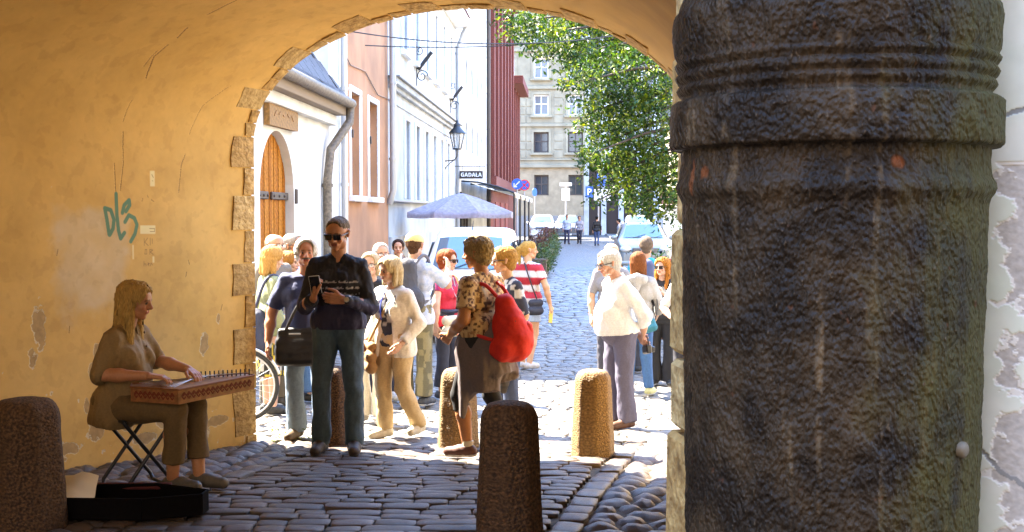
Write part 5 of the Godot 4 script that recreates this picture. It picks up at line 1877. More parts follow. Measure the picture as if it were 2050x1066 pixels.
	o = thing("no_stopping_sign", "round blue no stopping sign with red cross on a pole", "road sign", st_ground(-2.92, 70.0), STREET_TURN)
	var pole := Mb.new(); pole.tube([Vector3(0, 0, -0.05), Vector3(0, 3.85, -0.05)], 0.035, 8)
	part(o, "pole", pole, grey)
	var face := Node3D.new(); face.name = "face"; face.position = Vector3(0, 3.55, 0.02); o.add_child(face)
	disc(face, "disc", 0.26, 0.0, blue); disc(face, "ring", 0.32, 0.004, red, 0.255)
	for a in [PI / 4, -PI / 4]:
		var xb := Mb.new(); xb.box(Vector3(0, 0, 0.014), Vector3(0.52, 0.065, 0.008), Basis(Vector3.BACK, a))
		part(face, "cross", xb, red)
	o = thing("turn_sign", "round blue direction sign with white arrow left of the cross sign", "road sign", st_ground(-3.3, 69.0), STREET_TURN)
	pole = Mb.new(); pole.tube([Vector3(0, 0, -0.05), Vector3(0, 3.85, -0.05)], 0.035, 8)
	part(o, "pole", pole, grey)
	face = Node3D.new(); face.name = "face"; face.position = Vector3(0, 3.6, 0.02); o.add_child(face)
	disc(face, "disc", 0.31, 0.0, blue)
	var ab2 := Mb.new(); ab2.box(Vector3(0.02, 0.02, 0.012), Vector3(0.36, 0.06, 0.006), Basis(Vector3.BACK, PI / 4)); ab2.box(Vector3(-0.1, -0.16, 0.012), Vector3(0.2, 0.06, 0.006)); ab2.box(Vector3(-0.17, -0.06, 0.013), Vector3(0.06, 0.2, 0.006))
	part(face, "arrow", ab2, white)
	o = thing("small_blue_sign", "small round blue sign on a thin pole before the stone building", "road sign", st_ground(-3.05, 92.0), STREET_TURN)
	pole = Mb.new(); pole.tube([Vector3(0, 0, -0.05), Vector3(0, 3.6, -0.05)], 0.035, 8)
	part(o, "pole", pole, grey)
	face = Node3D.new(); face.name = "face"; face.position = Vector3(0, 3.5, 0.02); face.rotation.y = 1.0; o.add_child(face)
	disc(face, "disc", 0.32, 0.0, blue)
	o = thing("parking_sign", "blue parking sign with white plates on a tall grey pole", "road sign", st_ground(1.6, 80.0), STREET_TURN)
	pole = Mb.new(); pole.tube([Vector3(0, 0, -0.06), Vector3(0, 4.0, -0.06)], 0.05, 8)
	part(o, "pole", pole, grey)
	for q in [[-0.62, 3.3, 0.5, 0.75, blue, "P"], [0.25, 3.1, 1.1, 0.75, white, ""], [0.2, 4.1, 0.6, 0.8, blue, ""]]:
		var kb := Mb.new(); kb.box(Vector3(q[0], q[1], 0), Vector3(q[2], q[3], 0.03))
		var pl := part(o, "plate", kb, q[4])
		if q[5]: text_part(pl, q[5], 0.6, Vector3(q[0], q[1], 0.02), white)
	o = thing("notice_sign", "small white notice plate on a pole before the colonnade", "road sign", st_ground(-0.65, 90.0), STREET_TURN)
	pole = Mb.new(); pole.tube([Vector3(0, 0, -0.06), Vector3(0, 3.9, -0.06)], 0.05, 8)
	part(o, "pole", pole, grey)
	for q in [[3.3, 0.6, 0.9], [4.05, 0.9, 0.25]]:
		var kb := Mb.new(); kb.box(Vector3(0, q[0], 0), Vector3(q[1], q[2], 0.03))
		part(o, "plate", kb, white)
	# hedge planters along the cafe
	var lm := leaf_mat()
	var wordings := ["nearest of the hedge planters along the cafe terrace", "second hedge planter from the gate along the cafe", "third hedge planter from the gate along the cafe", "farthest hedge planter along the cafe terrace"]
	for k in 4:
		o = thing("hedge_planter", wordings[k], "planter", st_ground(-1.15, 41.0 + 6.2 * k), STREET_TURN, "hedge planters of the cafe")
		var xb := Mb.new(); xb.box(Vector3(0, 0.3, 0), Vector3(0.5, 0.6, 4.6), Basis.IDENTITY, 0.02)
		part(o, "trough", xb, mat("trough", lin(0.10, 0.07, 0.05), 0.8))
		var cl := []
		for j in 14: cl.append([Vector3(0.05 * sin(j * 2.1), 0.72 + 0.14 * sin(j * 1.7), -2.2 + 0.34 * j), 0.38])
		for j in 10: cl.append([Vector3(0.16, 0.35, -2.2 + 0.45 * j), 0.25])
		part(o, "foliage", leaf_cloud(cl, 30 + k, 260.0, 0.075, [Color(0.05, 0.09, 0.03), Color(0.08, 0.12, 0.04), Color(0.04, 0.07, 0.03)]), lm)
		cl = []
		for j in 7: cl.append([Vector3(-0.1 + 0.1 * sin(j * 3.0), 1.1 + 0.1 * sin(j * 2.3), -2.1 + 0.68 * j), 0.24])
		part(o, "red_leaves", leaf_cloud(cl, 60 + k, 220.0, 0.09, [Color(0.10, 0.03, 0.03), Color(0.07, 0.03, 0.03)]), lm)
	# cafe fence with flower box on the right
	o = thing("flower_box", "brown wooden flower box with white and red flowers on the terrace railing", "planter", st_ground(2.25, 20.0), STREET_TURN)
	var brown := mat("terrace_wood", lin(0.16, 0.065, 0.03), 0.7, noise_tex("wood", 0.02, 0.6, 1.0), 1.6)
	for k in 3:
		var xb := Mb.new(); xb.box(Vector3(0, 1.22 + 0.085 * k, 0.16), Vector3(1.9, 0.08, 0.025), Basis.IDENTITY, 0.006)
		part(o, "plank", xb, brown)
	var eb := Mb.new(); eb.box(Vector3(0, 1.19, 0), Vector3(1.9, 0.03, 0.3)); eb.box(Vector3(-0.94, 1.3, 0), Vector3(0.025, 0.25, 0.3)); eb.box(Vector3(0, 1.3, -0.15), Vector3(1.9, 0.25, 0.025))
	part(o, "trough", eb, brown)
	for k in 3:
		var xb := Mb.new(); xb.box(Vector3(-0.9 + 0.9 * k, 0.6, 0.0), Vector3(0.09, 1.2, 0.09), Basis.IDENTITY, 0.01)
		part(o, "post", xb, brown)
	for k in 15:
		var xb := Mb.new(); xb.box(Vector3(-0.82 + 0.115 * k, 0.62, 0.05), Vector3(0.035, 0.98, 0.02), Basis.IDENTITY, 0.004)
		part(o, "baluster", xb, brown)
	for y in [0.12, 1.12]:
		var xb := Mb.new(); xb.box(Vector3(0, y, 0.05), Vector3(1.8, 0.06, 0.05), Basis.IDENTITY, 0.008)
		part(o, "rail", xb, brown)
	var fl := []
	for j in 7: fl.append([Vector3(-0.85 + 0.28 * j, 1.5 + 0.06 * sin(j * 2.4), 0.05), 0.2])
	part(o, "foliage", leaf_cloud(fl, 90, 500.0, 0.06, [Color(0.05, 0.12, 0.02), Color(0.08, 0.17, 0.03)]), lm)
	part(o, "white_flowers", leaf_cloud([[Vector3(-0.3, 1.55, 0.15), 0.14], [Vector3(0.1, 1.5, 0.17), 0.12], [Vector3(0.5, 1.56, 0.12), 0.15]], 91, 700.0, 0.035, [Color(0.7, 0.7, 0.68)]), lm)
	part(o, "red_flowers", leaf_cloud([[Vector3(-0.05, 1.62, 0.12), 0.12], [Vector3(0.3, 1.58, 0.15), 0.1], [Vector3(-0.6, 1.52, 0.15), 0.08]], 92, 600.0, 0.035, [Color(0.45, 0.03, 0.04)]), lm)
	# yellow green climbing shoots on a post at the edge of the terrace
	o = thing("climbing_plant", "thin climbing plant on a post at the right edge of the terrace", "plant", st_ground(2.22, 24.0))
	var vb := Mb.new(); vb.tube([Vector3(0, 0, 0), Vector3(0.02, 2.4, 0)], 0.025, 6)
	part(o, "stem", vb, brown)
	fl = []
	for j in 9: fl.append([Vector3(0.05 * sin(j * 2.0), 0.35 + 0.25 * j, 0.02), 0.13])
	part(o, "foliage", leaf_cloud(fl, 95, 600.0, 0.07, [Color(0.16, 0.24, 0.03), Color(0.10, 0.18, 0.03)]), lm)
	# wooden kiosk
	o = thing("wooden_kiosk", "brown wooden kiosk roof with small lamps behind the grey car", "kiosk", st_ground(4.6, 47.0), STREET_TURN)
	for k in 5:
		var xb := Mb.new(); xb.box(Vector3(0, 2.32 + 0.14 * k, 0.9 - 0.12 * k), Vector3(2.6, 0.13, 0.05), Basis(Vector3.RIGHT, -0.3), 0.01)
		part(o, "roof_board", xb, brown)
	var kb2 := Mb.new(); kb2.box(Vector3(0, 1.2, -0.4), Vector3(2.4, 2.4, 2.0), Basis.IDENTITY, 0.02)
	part(o, "wall", kb2, white)
	for k in 3:
		var lb := Mb.new(); lb.ball(Vector3(-0.7 + 0.55 * k, 2.3, 0.98), Vector3.ONE * 0.07, 10, 6)
		part(o, "lamp", lb, mat("lamp_shade", lin(0.6, 0.5, 0.35), 0.6))
	# wires over the street
	for q in [[Vector3(-4.2, 5.2, 22.5), Vector3(4.2, 6.4, 26.0), 0.55, "sagging black cable across the street below the arch"], [Vector3(-4.2, 5.15, 24.0), Vector3(4.2, 6.5, 27.5), 0.35, "thinner upper cable across the street near the tree"]]:
		o = thing("overhead_cable", q[3], "cable", st(q[0].x, 0, q[0].z), 0.0, "cables strung over the street")
		var a: Vector3 = st(q[0].x, q[0].y, q[0].z)
		var b: Vector3 = st(q[1].x, q[1].y, q[1].z)
		var pts := []
		for k in 21:
			var t := k / 20.0
			pts.append(a.lerp(b, t) - Vector3.UP * q[2] * 4.0 * t * (1.0 - t) - o.position)
		var wb := Mb.new(); wb.tube(pts, 0.012, 6)
		part(o, "wire", wb, iron)
	# bicycle leaning outside the left jamb
	o = thing("weed_tuft", "small yellow green weeds at the foot of the left jamb", "weeds", on_ground(-1.98, 10.05))
	part(o, "foliage", leaf_cloud([[Vector3(0, 0.03, 0), 0.09], [Vector3(0.14, 0.02, -0.05), 0.08], [Vector3(0.27, 0.015, -0.03), 0.06]], 99, 1500.0, 0.03, [Color(0.12, 0.18, 0.03), Color(0.18, 0.20, 0.04)]), lm)
	build_bicycle()
	build_small_things()

func build_bicycle():
	var o := thing("bicycle", "bicycle behind the left jamb with only its front wheel showing", "bicycle", on_ground(-2.62, 11.55), 0.12)
	var rub := mat("tyre", lin(0.02, 0.02, 0.02), 0.85)
	var steel := mat("steel", lin(0.5, 0.5, 0.5), 0.3, null, 1.0, null, 0.0, 0.8)
	var frame := mat("bike_frame", lin(0.05, 0.06, 0.10), 0.35)
	for x in [0.0, -1.05]:
		var pts := []
		for k in 37: pts.append(Vector3(cos(TAU * k / 36) * 0.34 + x, 0.345 + sin(TAU * k / 36) * 0.34, 0))
		var tb := Mb.new(); tb.tube(pts, 0.019, 8, false)
		var wheel := part(o, "wheel", tb, rub)
		var rb := Mb.new()
		pts = []
		for k in 37: pts.append(Vector3(cos(TAU * k / 36) * 0.315 + x, 0.345 + sin(TAU * k / 36) * 0.315, 0))
		rb.tube(pts, 0.011, 6, false)
		for k in 24:
			var a := TAU * k / 24
			rb.tube([Vector3(x, 0.345, 0.02 if k % 2 else -0.02), Vector3(x + cos(a) * 0.315, 0.345 + sin(a) * 0.315, 0)], 0.0018, 4)
		part(wheel, "rim", rb, steel)
	var fb := Mb.new()
	fb.tube([Vector3(0, 0.345, 0), Vector3(-0.12, 0.72, 0), Vector3(-0.16, 0.86, 0)], 0.014, 8)
	fb.tube([Vector3(-0.14, 0.74, 0), Vector3(-0.60, 0.32, 0), Vector3(-0.72, 0.82, 0), Vector3(-0.15, 0.80, 0)], 0.016, 8)
	fb.tube([Vector3(-1.05, 0.345, 0), Vector3(-0.70, 0.75, 0)], 0.011, 8); fb.tube([Vector3(-1.05, 0.345, 0), Vector3(-0.60, 0.32, 0)], 0.011, 8)
	part(o, "frame", fb, frame)
	var hb := Mb.new(); hb.tube([Vector3(-0.28, 1.0, 0.28), Vector3(-0.17, 1.0, 0.2), Vector3(-0.14, 0.95, 0), Vector3(-0.17, 1.0, -0.2), Vector3(-0.28, 1.0, -0.28)], 0.013, 8)
	part(o, "handlebar", hb, steel)
	var sb := Mb.new(); sb.ball(Vector3(-0.74, 0.95, 0), Vector3(0.13, 0.035, 0.08), 14, 8)
	part(o, "saddle", sb, rub)
	var mg := Mb.new()
	var pts2 := []
	for k in 13: pts2.append(Vector3(cos(0.3 + PI * 0.75 * k / 12) * 0.375, 0.345 + sin(0.3 + PI * 0.75 * k / 12) * 0.375, 0))
	mg.tube(pts2, 0.016, 6)
	part(o, "mudguard", mg, steel)

# the musician's stool, zither and case
func build_small_things():
	var iron := mat("stool_steel", lin(0.012, 0.014, 0.022), 0.35)
	var d := 7.42
	var at := on_ground(-2.335, d)
	var o := thing("folding_stool", "black tubular folding stool under the seated musician", "stool", at, 0.0)
	for q in [[-0.17, 1.0], [0.17, -1.0]]:
		pass
	# two crossing frames: each a U of tube, seen from the side as an X at either end
	for k in 2:
		var sg := -1.0 if k == 0 else 1.0
		var fb := Mb.new()
		var top := 0.455
		var zt := sg * 0.15
		var zb := -sg * 0.16
		var w := 0.19
		fb.tube([Vector3(-w + 0.01, top, zt), Vector3(-w, top - 0.02, zt * 0.95), Vector3(-w + 0.05 * k * 0.0, 0.05, zb * 0.95), Vector3(-w + 0.03, 0.014, zb), Vector3(w - 0.03, 0.014, zb), Vector3(w, 0.05, zb * 0.95), Vector3(w, top - 0.02, zt * 0.95), Vector3(w - 0.01, top, zt)], 0.0125, 8)
		fb.tube([Vector3(-w + 0.01, top, zt), Vector3(w - 0.01, top, zt)], 0.0125, 8)
		part(o, "frame", fb, iron)
	o.rotation.y = -0.9
	var sb := Mb.new()
	var rows := []
	for j in 5:
		var row := []
		for i in 5: row.append(Vector3(-0.17 + 0.34 * i / 4.0, 0.468 - 0.03 * sin(i / 4.0 * PI) * sin(j / 4.0 * PI), -0.15 + 0.3 * j / 4.0))
		rows.append(row)
	sb.grid(rows, false, true)
	part(o, "seat", sb, cloth("stool", lin(0.02, 0.02, 0.025)))
	# zither: a flat box with a slanting tail, on the lap
	var wood := mat("zither_wood", lin(0.42, 0.17, 0.05), 0.45, noise_tex("wood", 0.02, 0.6, 1.0), 2.2)
	wood.clearcoat_enabled = true; wood.clearcoat = 0.3
	var edge_c := Vector3(-1.983, 0.645, -7.08)
	o = thing("zither", "wooden zither with red carved border lying on the musician's lap", "zither", edge_c, 0.0)
	# outline on the plan (x right, z to the viewer), from the near corner: short end, back, tail, long side
	var plan := [Vector2(0, 0), Vector2(-0.315, -0.10), Vector2(-0.34, -0.20), Vector2(0.27, -0.58), Vector2(0.345, -0.50)]
	var th := 0.088
	var poly := PackedVector2Array()
	for p in plan: poly.append(Vector2(p.x, -p.y))
	var zb2 := Mb.new()
	zb2.prism(poly, 0.0, th, Transform3D(Basis(Vector3.RIGHT, -PI / 2), Vector3.ZERO))
	var tilt := Basis(Vector3.BACK, 0.0) * Basis(Vector3.RIGHT, 0.04)
	o.basis = tilt
	var bx := part(o, "soundbox", zb2, wood)
	var lipb := Mb.new()
	for k in plan.size():
		var a := Vector3(plan[k].x, th, plan[k].y)
		var b := Vector3(plan[(k + 1) % plan.size()].x, th, plan[(k + 1) % plan.size()].y)
		lipb.tube([a, b], 0.006, 6)
	part(o, "edge_strip", lipb, mat("zither_edge", lin(0.22, 0.08, 0.025), 0.5))
	# carved red border on the two sides that show: chains of bent strokes
	var carve := mat("carving_red", lin(0.16, 0.025, 0.012), 0.6)
	for q in [[Vector3(-0.315, 0, -0.10), Vector3(0, 0, 0), 9], [Vector3(0, 0, 0), Vector3(0.345, 0, -0.50), 15]]:
		var a: Vector3 = q[0]
		var b: Vector3 = q[1]
		var ax := (b - a).normalized()
		var nn := Vector3(-ax.z, 0, ax.x)
		if nn.z < 0: nn = -nn
		var step: float = (a.distance_to(b) - 0.05) / q[2]
		for k in q[2]:
			var mb := Mb.new()
			var c: Vector3 = a + ax * (0.025 + step * (k + 0.5)) + Vector3.UP * 0.046 + nn * 0.0015
			var bs := Basis(ax, Vector3.UP, nn)
			var h := 0.021
			var s: float = step * 0.46
			for g in [[-s, 0.0, 0.0, h], [0.0, h, s, 0.0], [-s, 0.0, 0.0, -h], [-s * 0.4, 0.0, s * 0.3, h * 0.55], [0.0, -h, s * 0.6, -h * 0.3]]:
				var v := Vector2(g[2] - g[0], g[3] - g[1])
				mb.box(c + bs * Vector3((g[0] + g[2]) / 2, (g[1] + g[3]) / 2, 0), Vector3(v.length(), 0.0065, 0.003), bs * Basis(Vector3.BACK, v.angle()))
			part(bx, "carving", mb, carve)
	# tuning pins and strings
	for k in 12:
		var t := (k + 0.5) / 12.0
		var pin := Vector3(0.325, th, -0.51).lerp(Vector3(0.02, th, -0.40), t)
		var pb := Mb.new(); pb.tube([pin, pin + Vector3(0, 0.042, 0)], 0.0045, 6)
		part(o, "tuning_pin", pb, mat("pin_steel", lin(0.05, 0.045, 0.04), 0.35))
		var sbb := Mb.new(); sbb.tube([pin + Vector3(0, 0.02, 0), Vector3(-0.30, th + 0.012, -0.185).lerp(Vector3(-0.02, th + 0.012, -0.02), t)], 0.0011, 4)
		part(o, "string", sbb, mat("steel", lin(0.5, 0.5, 0.5), 0.3))
	# open case on the ground
	var black := mat("case_black", lin(0.005, 0.004, 0.004), 0.9, noise_tex("cloth", 0.02, 0.72, 1.0), 4.0)
	black.metallic_specular = 0.2
	o = thing("instrument_case", "open black instrument case on the paving before the musician", "case", on_ground(-2.27, 6.72, 0.005), 0.02)
	var out := [Vector2(-0.75, 0.10), Vector2(0.22, 0.16), Vector2(0.52, 0.05), Vector2(0.53, -0.06), Vector2(0.2, -0.22), Vector2(-0.75, -0.16)]
	var hh := 0.115
	var wb := Mb.new()
	for k in out.size():
		var a: Vector2 = out[k]
		var b: Vector2 = out[(k + 1) % out.size()]
		var mid := Vector3((a.x + b.x) / 2, hh / 2, (a.y + b.y) / 2)
		var e := b - a
		wb.box(mid, Vector3(e.length(), hh, 0.014), Basis(Vector3.UP, -e.angle()), 0.004)
	part(o, "side", wb, black)
	var lin_b := Mb.new()
	var pl2 := PackedVector2Array()
	for p in out: pl2.append(Vector2(p.x, -p.y) * 0.98)
	lin_b.prism(pl2, 0.004, 0.02, Transform3D(Basis(Vector3.RIGHT, -PI / 2), Vector3.ZERO))
	part(o, "lining", lin_b, cloth("lining", lin(0.035, 0.006, 0.006)))
	var rim2 := Mb.new()
	for k in out.size():
		var a := Vector3(out[k].x, hh, out[k].y)
		var b := Vector3(out[(k + 1) % out.size()].x, hh, out[(k + 1) % out.size()].y)
		rim2.tube([a, b], 0.009, 6)
	part(o, "rim", rim2, black)
	var lid := Mb.new()
	lid.box(Vector3(-0.20, hh - 0.012, -0.235), Vector3(0.95, 0.016, 0.07), Basis(Vector3.RIGHT, 0.25), 0.005)
	part(o, "lid_edge", lid, cloth("lining_dark", lin(0.10, 0.012, 0.014)))
	var cat := Mb.new(); cat.box(Vector3(-0.30, 0.02, 0.137), Vector3(0.02, 0.02, 0.012), Basis.IDENTITY, 0.003)
	part(o, "catch", cat, mat("steel", lin(0.5, 0.5, 0.5), 0.3))
	# creased sheet of paper in the case
	o = thing("paper_sheet", "creased cream paper sheet lying over the open case", "paper", on_ground(-2.27, 6.72, 0.005), 0.02)
	rows = []
	for j in 8:
		var row := []
		var f := j / 7.0
		for i in 12:
			var t := i / 11.0
			row.append(Vector3(-0.62 + 0.52 * t + 0.03 * f, 0.225 - 0.085 * f - 0.055 * t * t + 0.012 * sin(t * 9.0 + f * 2.0) + (0.02 if t > 0.75 and f < 0.5 else 0.0), -0.10 + 0.21 * f))
		rows.append(row)
	var pp := Mb.new(); pp.grid(rows, false, true)
	part(o, "sheet", pp, mat("paper", lin(0.74, 0.68, 0.55), 0.8))
	pp = Mb.new()
	for j in 8:
		for i in 12: rows[j][i] -= Vector3(0, 0.003, 0)
	pp.grid(rows)
	part(o, "underside", pp, mat("paper", lin(0.74, 0.68, 0.55), 0.8))

# ---------- people ----------
# dye: colours that belong to the cloth or skin, by the place on the body
func dye(kind: String, p: Vector3, n: Vector3, tint: Color) -> Color:
	match kind:
		"face":   # p in head space: lips, brows and flush
			if absf(p.y + 0.060) < 0.010 and absf(p.x) < 0.024 and p.z > 0.07: return Color(tint.r * 0.72, tint.g * 0.42, tint.b * 0.42)
			if absf(p.y - 0.026 + absf(p.x) * 0.12) < 0.0065 and absf(p.x) > 0.012 and absf(p.x) < 0.05 and p.z > 0.06: return tint * Color(0.45, 0.40, 0.36)
			if Vector2(absf(p.x) - 0.031, p.y - 0.003).length() < 0.010 and p.z > 0.06: return Color(0.05, 0.035, 0.03)
			if Vector2(absf(p.x) - 0.036, p.y + 0.03).length() < 0.02 and p.z > 0.05: return tint * Color(1.0, 0.85, 0.82)
			return tint
		"beard":
			if p.z > 0.02 and p.y < -0.035 and p.y > -0.13: return tint.lerp(Color(0.08, 0.05, 0.035), 0.75)
			return dye("face", p, n, tint)
		"moustache":
			if absf(p.y + 0.047) < 0.008 and absf(p.x) < 0.034 and p.z > 0.07: return Color(0.10, 0.08, 0.07)
			return dye("face", p, n, tint)
		"stripes":  # broad red and white bands
			var f := fposmod(p.y * 5.4 + 0.15, 1.0)
			return Color(0.62, 0.60, 0.58) if f < 0.46 else Color(0.45, 0.02, 0.04)
		"leopard":
			var c := Vector3(floorf(p.x * 44 + p.y * 9.0), floorf(p.y * 46 + p.z * 8.0), floorf(p.z * 44))
			var h := fposmod(sin(c.x * 12.9 + c.y * 78.2 + c.z * 37.7) * 43758.5, 1.0)
			return Color(0.10, 0.05, 0.03) if h > 0.72 else (Color(0.32, 0.18, 0.08) if h > 0.58 else Color(0.60, 0.43, 0.22))
		"floral":
			var c := Vector3(floorf(p.x * 26), floorf(p.y * 26), floorf(p.z * 26))
			var h := fposmod(sin(c.x * 12.9 + c.y * 78.2 + c.z * 37.7) * 43758.5, 1.0)
			return Color(0.55, 0.42, 0.04) if h > 0.72 else (Color(0.5, 0.5, 0.48) if h > 0.6 else Color(0.02, 0.02, 0.022))
		"camo":
			var c := Vector3(floorf(p.x * 16), floorf(p.y * 16), floorf(p.z * 16))
			var h := fposmod(sin(c.x * 12.9 + c.y * 78.2 + c.z * 37.7) * 43758.5, 1.0)
			return Color(0.22, 0.19, 0.10) if h > 0.5 else Color(0.11, 0.10, 0.055)
		"denim":   # worn pale on the thigh fronts and knees, threads of white
			var h := fposmod(sin(floorf(p.x * 60) * 12.9 + floorf(p.y * 30) * 78.2) * 43758.5, 1.0)
			return tint * (0.9 + 0.2 * h)
		"paisley":
			var h := fposmod(sin(floorf(p.x * 34) * 12.9 + floorf(p.y * 34) * 78.2 + floorf(p.z * 34) * 31.0) * 43758.5, 1.0)
			return tint.lerp(Color(0.30, 0.38, 0.62), 0.55 if h > 0.6 else 0.1)
		"shawl":
			var h := fposmod(sin(floorf(p.x * 24) * 12.9 + floorf(p.y * 24) * 78.2) * 43758.5, 1.0)
			return Color(0.55, 0.55, 0.55) if h > 0.66 else Color(0.03, 0.035, 0.06)
		"red_floral":
			var h := fposmod(sin(floorf(p.x * 30) * 12.9 + floorf(p.y * 30) * 78.2 + floorf(p.z * 30) * 31.0) * 43758.5, 1.0)
			return tint if p.y < 1.30 or h < 0.5 else Color(0.25, 0.01, 0.10)
		"jumper":   # black yoke, navy below, three rows of small white roofs across the chest
			var base := Color(0.008, 0.008, 0.012) if p.y > 1.13 + 0.02 * sin(p.x * 14.0) else Color(0.016, 0.017, 0.055)
			if p.z > 0.03 and absf(p.x - 0.03) < 0.135 and p.y > 1.15 and p.y < 1.30:
				for k in 3:
					var up := p.y - (1.275 - 0.045 * k)
					var h := fposmod(sin(floorf(p.x * 75.0) * 12.9 + k * 7.7) * 43758.5, 1.0)
					if up > 0.0 and up < 0.006 + 0.016 * h * h and h > 0.15: return Color(0.42, 0.42, 0.45)
			return base
		"quilt":
			return tint * (1.15 if fposmod(p.y * 11.0, 1.0) > 0.22 else 0.55)
	return tint

func tinted(key: String, rough := 0.8) -> StandardMaterial3D:
	var m := mat("tinted " + key, Color.WHITE, rough, noise_tex("weave", 0.05, 0.86, 1.0, FastNoiseLite.TYPE_SIMPLEX_SMOOTH, 4, 256), 4.0)
	m.vertex_color_use_as_albedo = true
	return m

func skin_mat() -> StandardMaterial3D:
	var m := mat("skin", Color.WHITE, 0.5, noise_tex("skin", 0.05, 0.88, 1.0, FastNoiseLite.TYPE_SIMPLEX_SMOOTH, 4, 256), 5.0)
	m.vertex_color_use_as_albedo = true
	m.subsurf_scatter_enabled = true; m.subsurf_scatter_strength = 0.08
	return m

func hand_bones(wr: Vector3, dir: Vector3, palm: Vector3, thumb_side: Vector3, curl: float, sc: float) -> Array:
	# dir: from the wrist to the knuckles; palm: out of the palm; thumb_side: towards the thumb
	var r := []
	dir = dir.normalized()
	var side := (thumb_side - dir * thumb_side.dot(dir)).normalized()
	var pn := dir.cross(side)
	if pn.dot(palm) < 0.0: pn = -pn
	var kn := []
	for k in 4:
		var off := (0.030 - 0.020 * k) * sc
		kn.append(wr + dir * (0.092 - 0.004 * absf(k - 1.0)) * sc + side * off)
		r.append(bone(wr + side * off * 0.6, kn[k], 0.016 * sc, 0.013 * sc))
	var lens := [0.078, 0.088, 0.080, 0.062]
	for k in 4:
		var p: Vector3 = kn[k]
		var a := curl * 0.55
		for j in 3:
			var v := dir * cos(a) + pn * sin(a)
			var l: float = lens[k] * [0.45, 0.31, 0.24][j] * sc
			r.append(bone(p, p + v * l, (0.0098 - 0.0008 * j) * sc, (0.009 - 0.0008 * j) * sc))
			p += v * l
			a += curl * 0.75
	var t0 := wr + dir * 0.025 * sc + side * 0.024 * sc
	var t1 := t0 + (dir * 0.75 + side * 0.7 + pn * 0.25 * curl).normalized() * 0.045 * sc
	var t2 := t1 + (dir * 0.95 + side * 0.25 + pn * 0.5 * curl).normalized() * 0.033 * sc
	var t3 := t2 + (dir * 0.95 + side * 0.0 + pn * 0.6 * curl).normalized() * 0.026 * sc
	r.append(bone(t0, t1, 0.016 * sc, 0.012 * sc)); r.append(bone(t1, t2, 0.0115 * sc, 0.0105 * sc)); r.append(bone(t2, t3, 0.0105 * sc, 0.009 * sc))
	return r

func v3(a) -> Vector3: return a if a is Vector3 else Vector3(a[0], a[1], a[2])

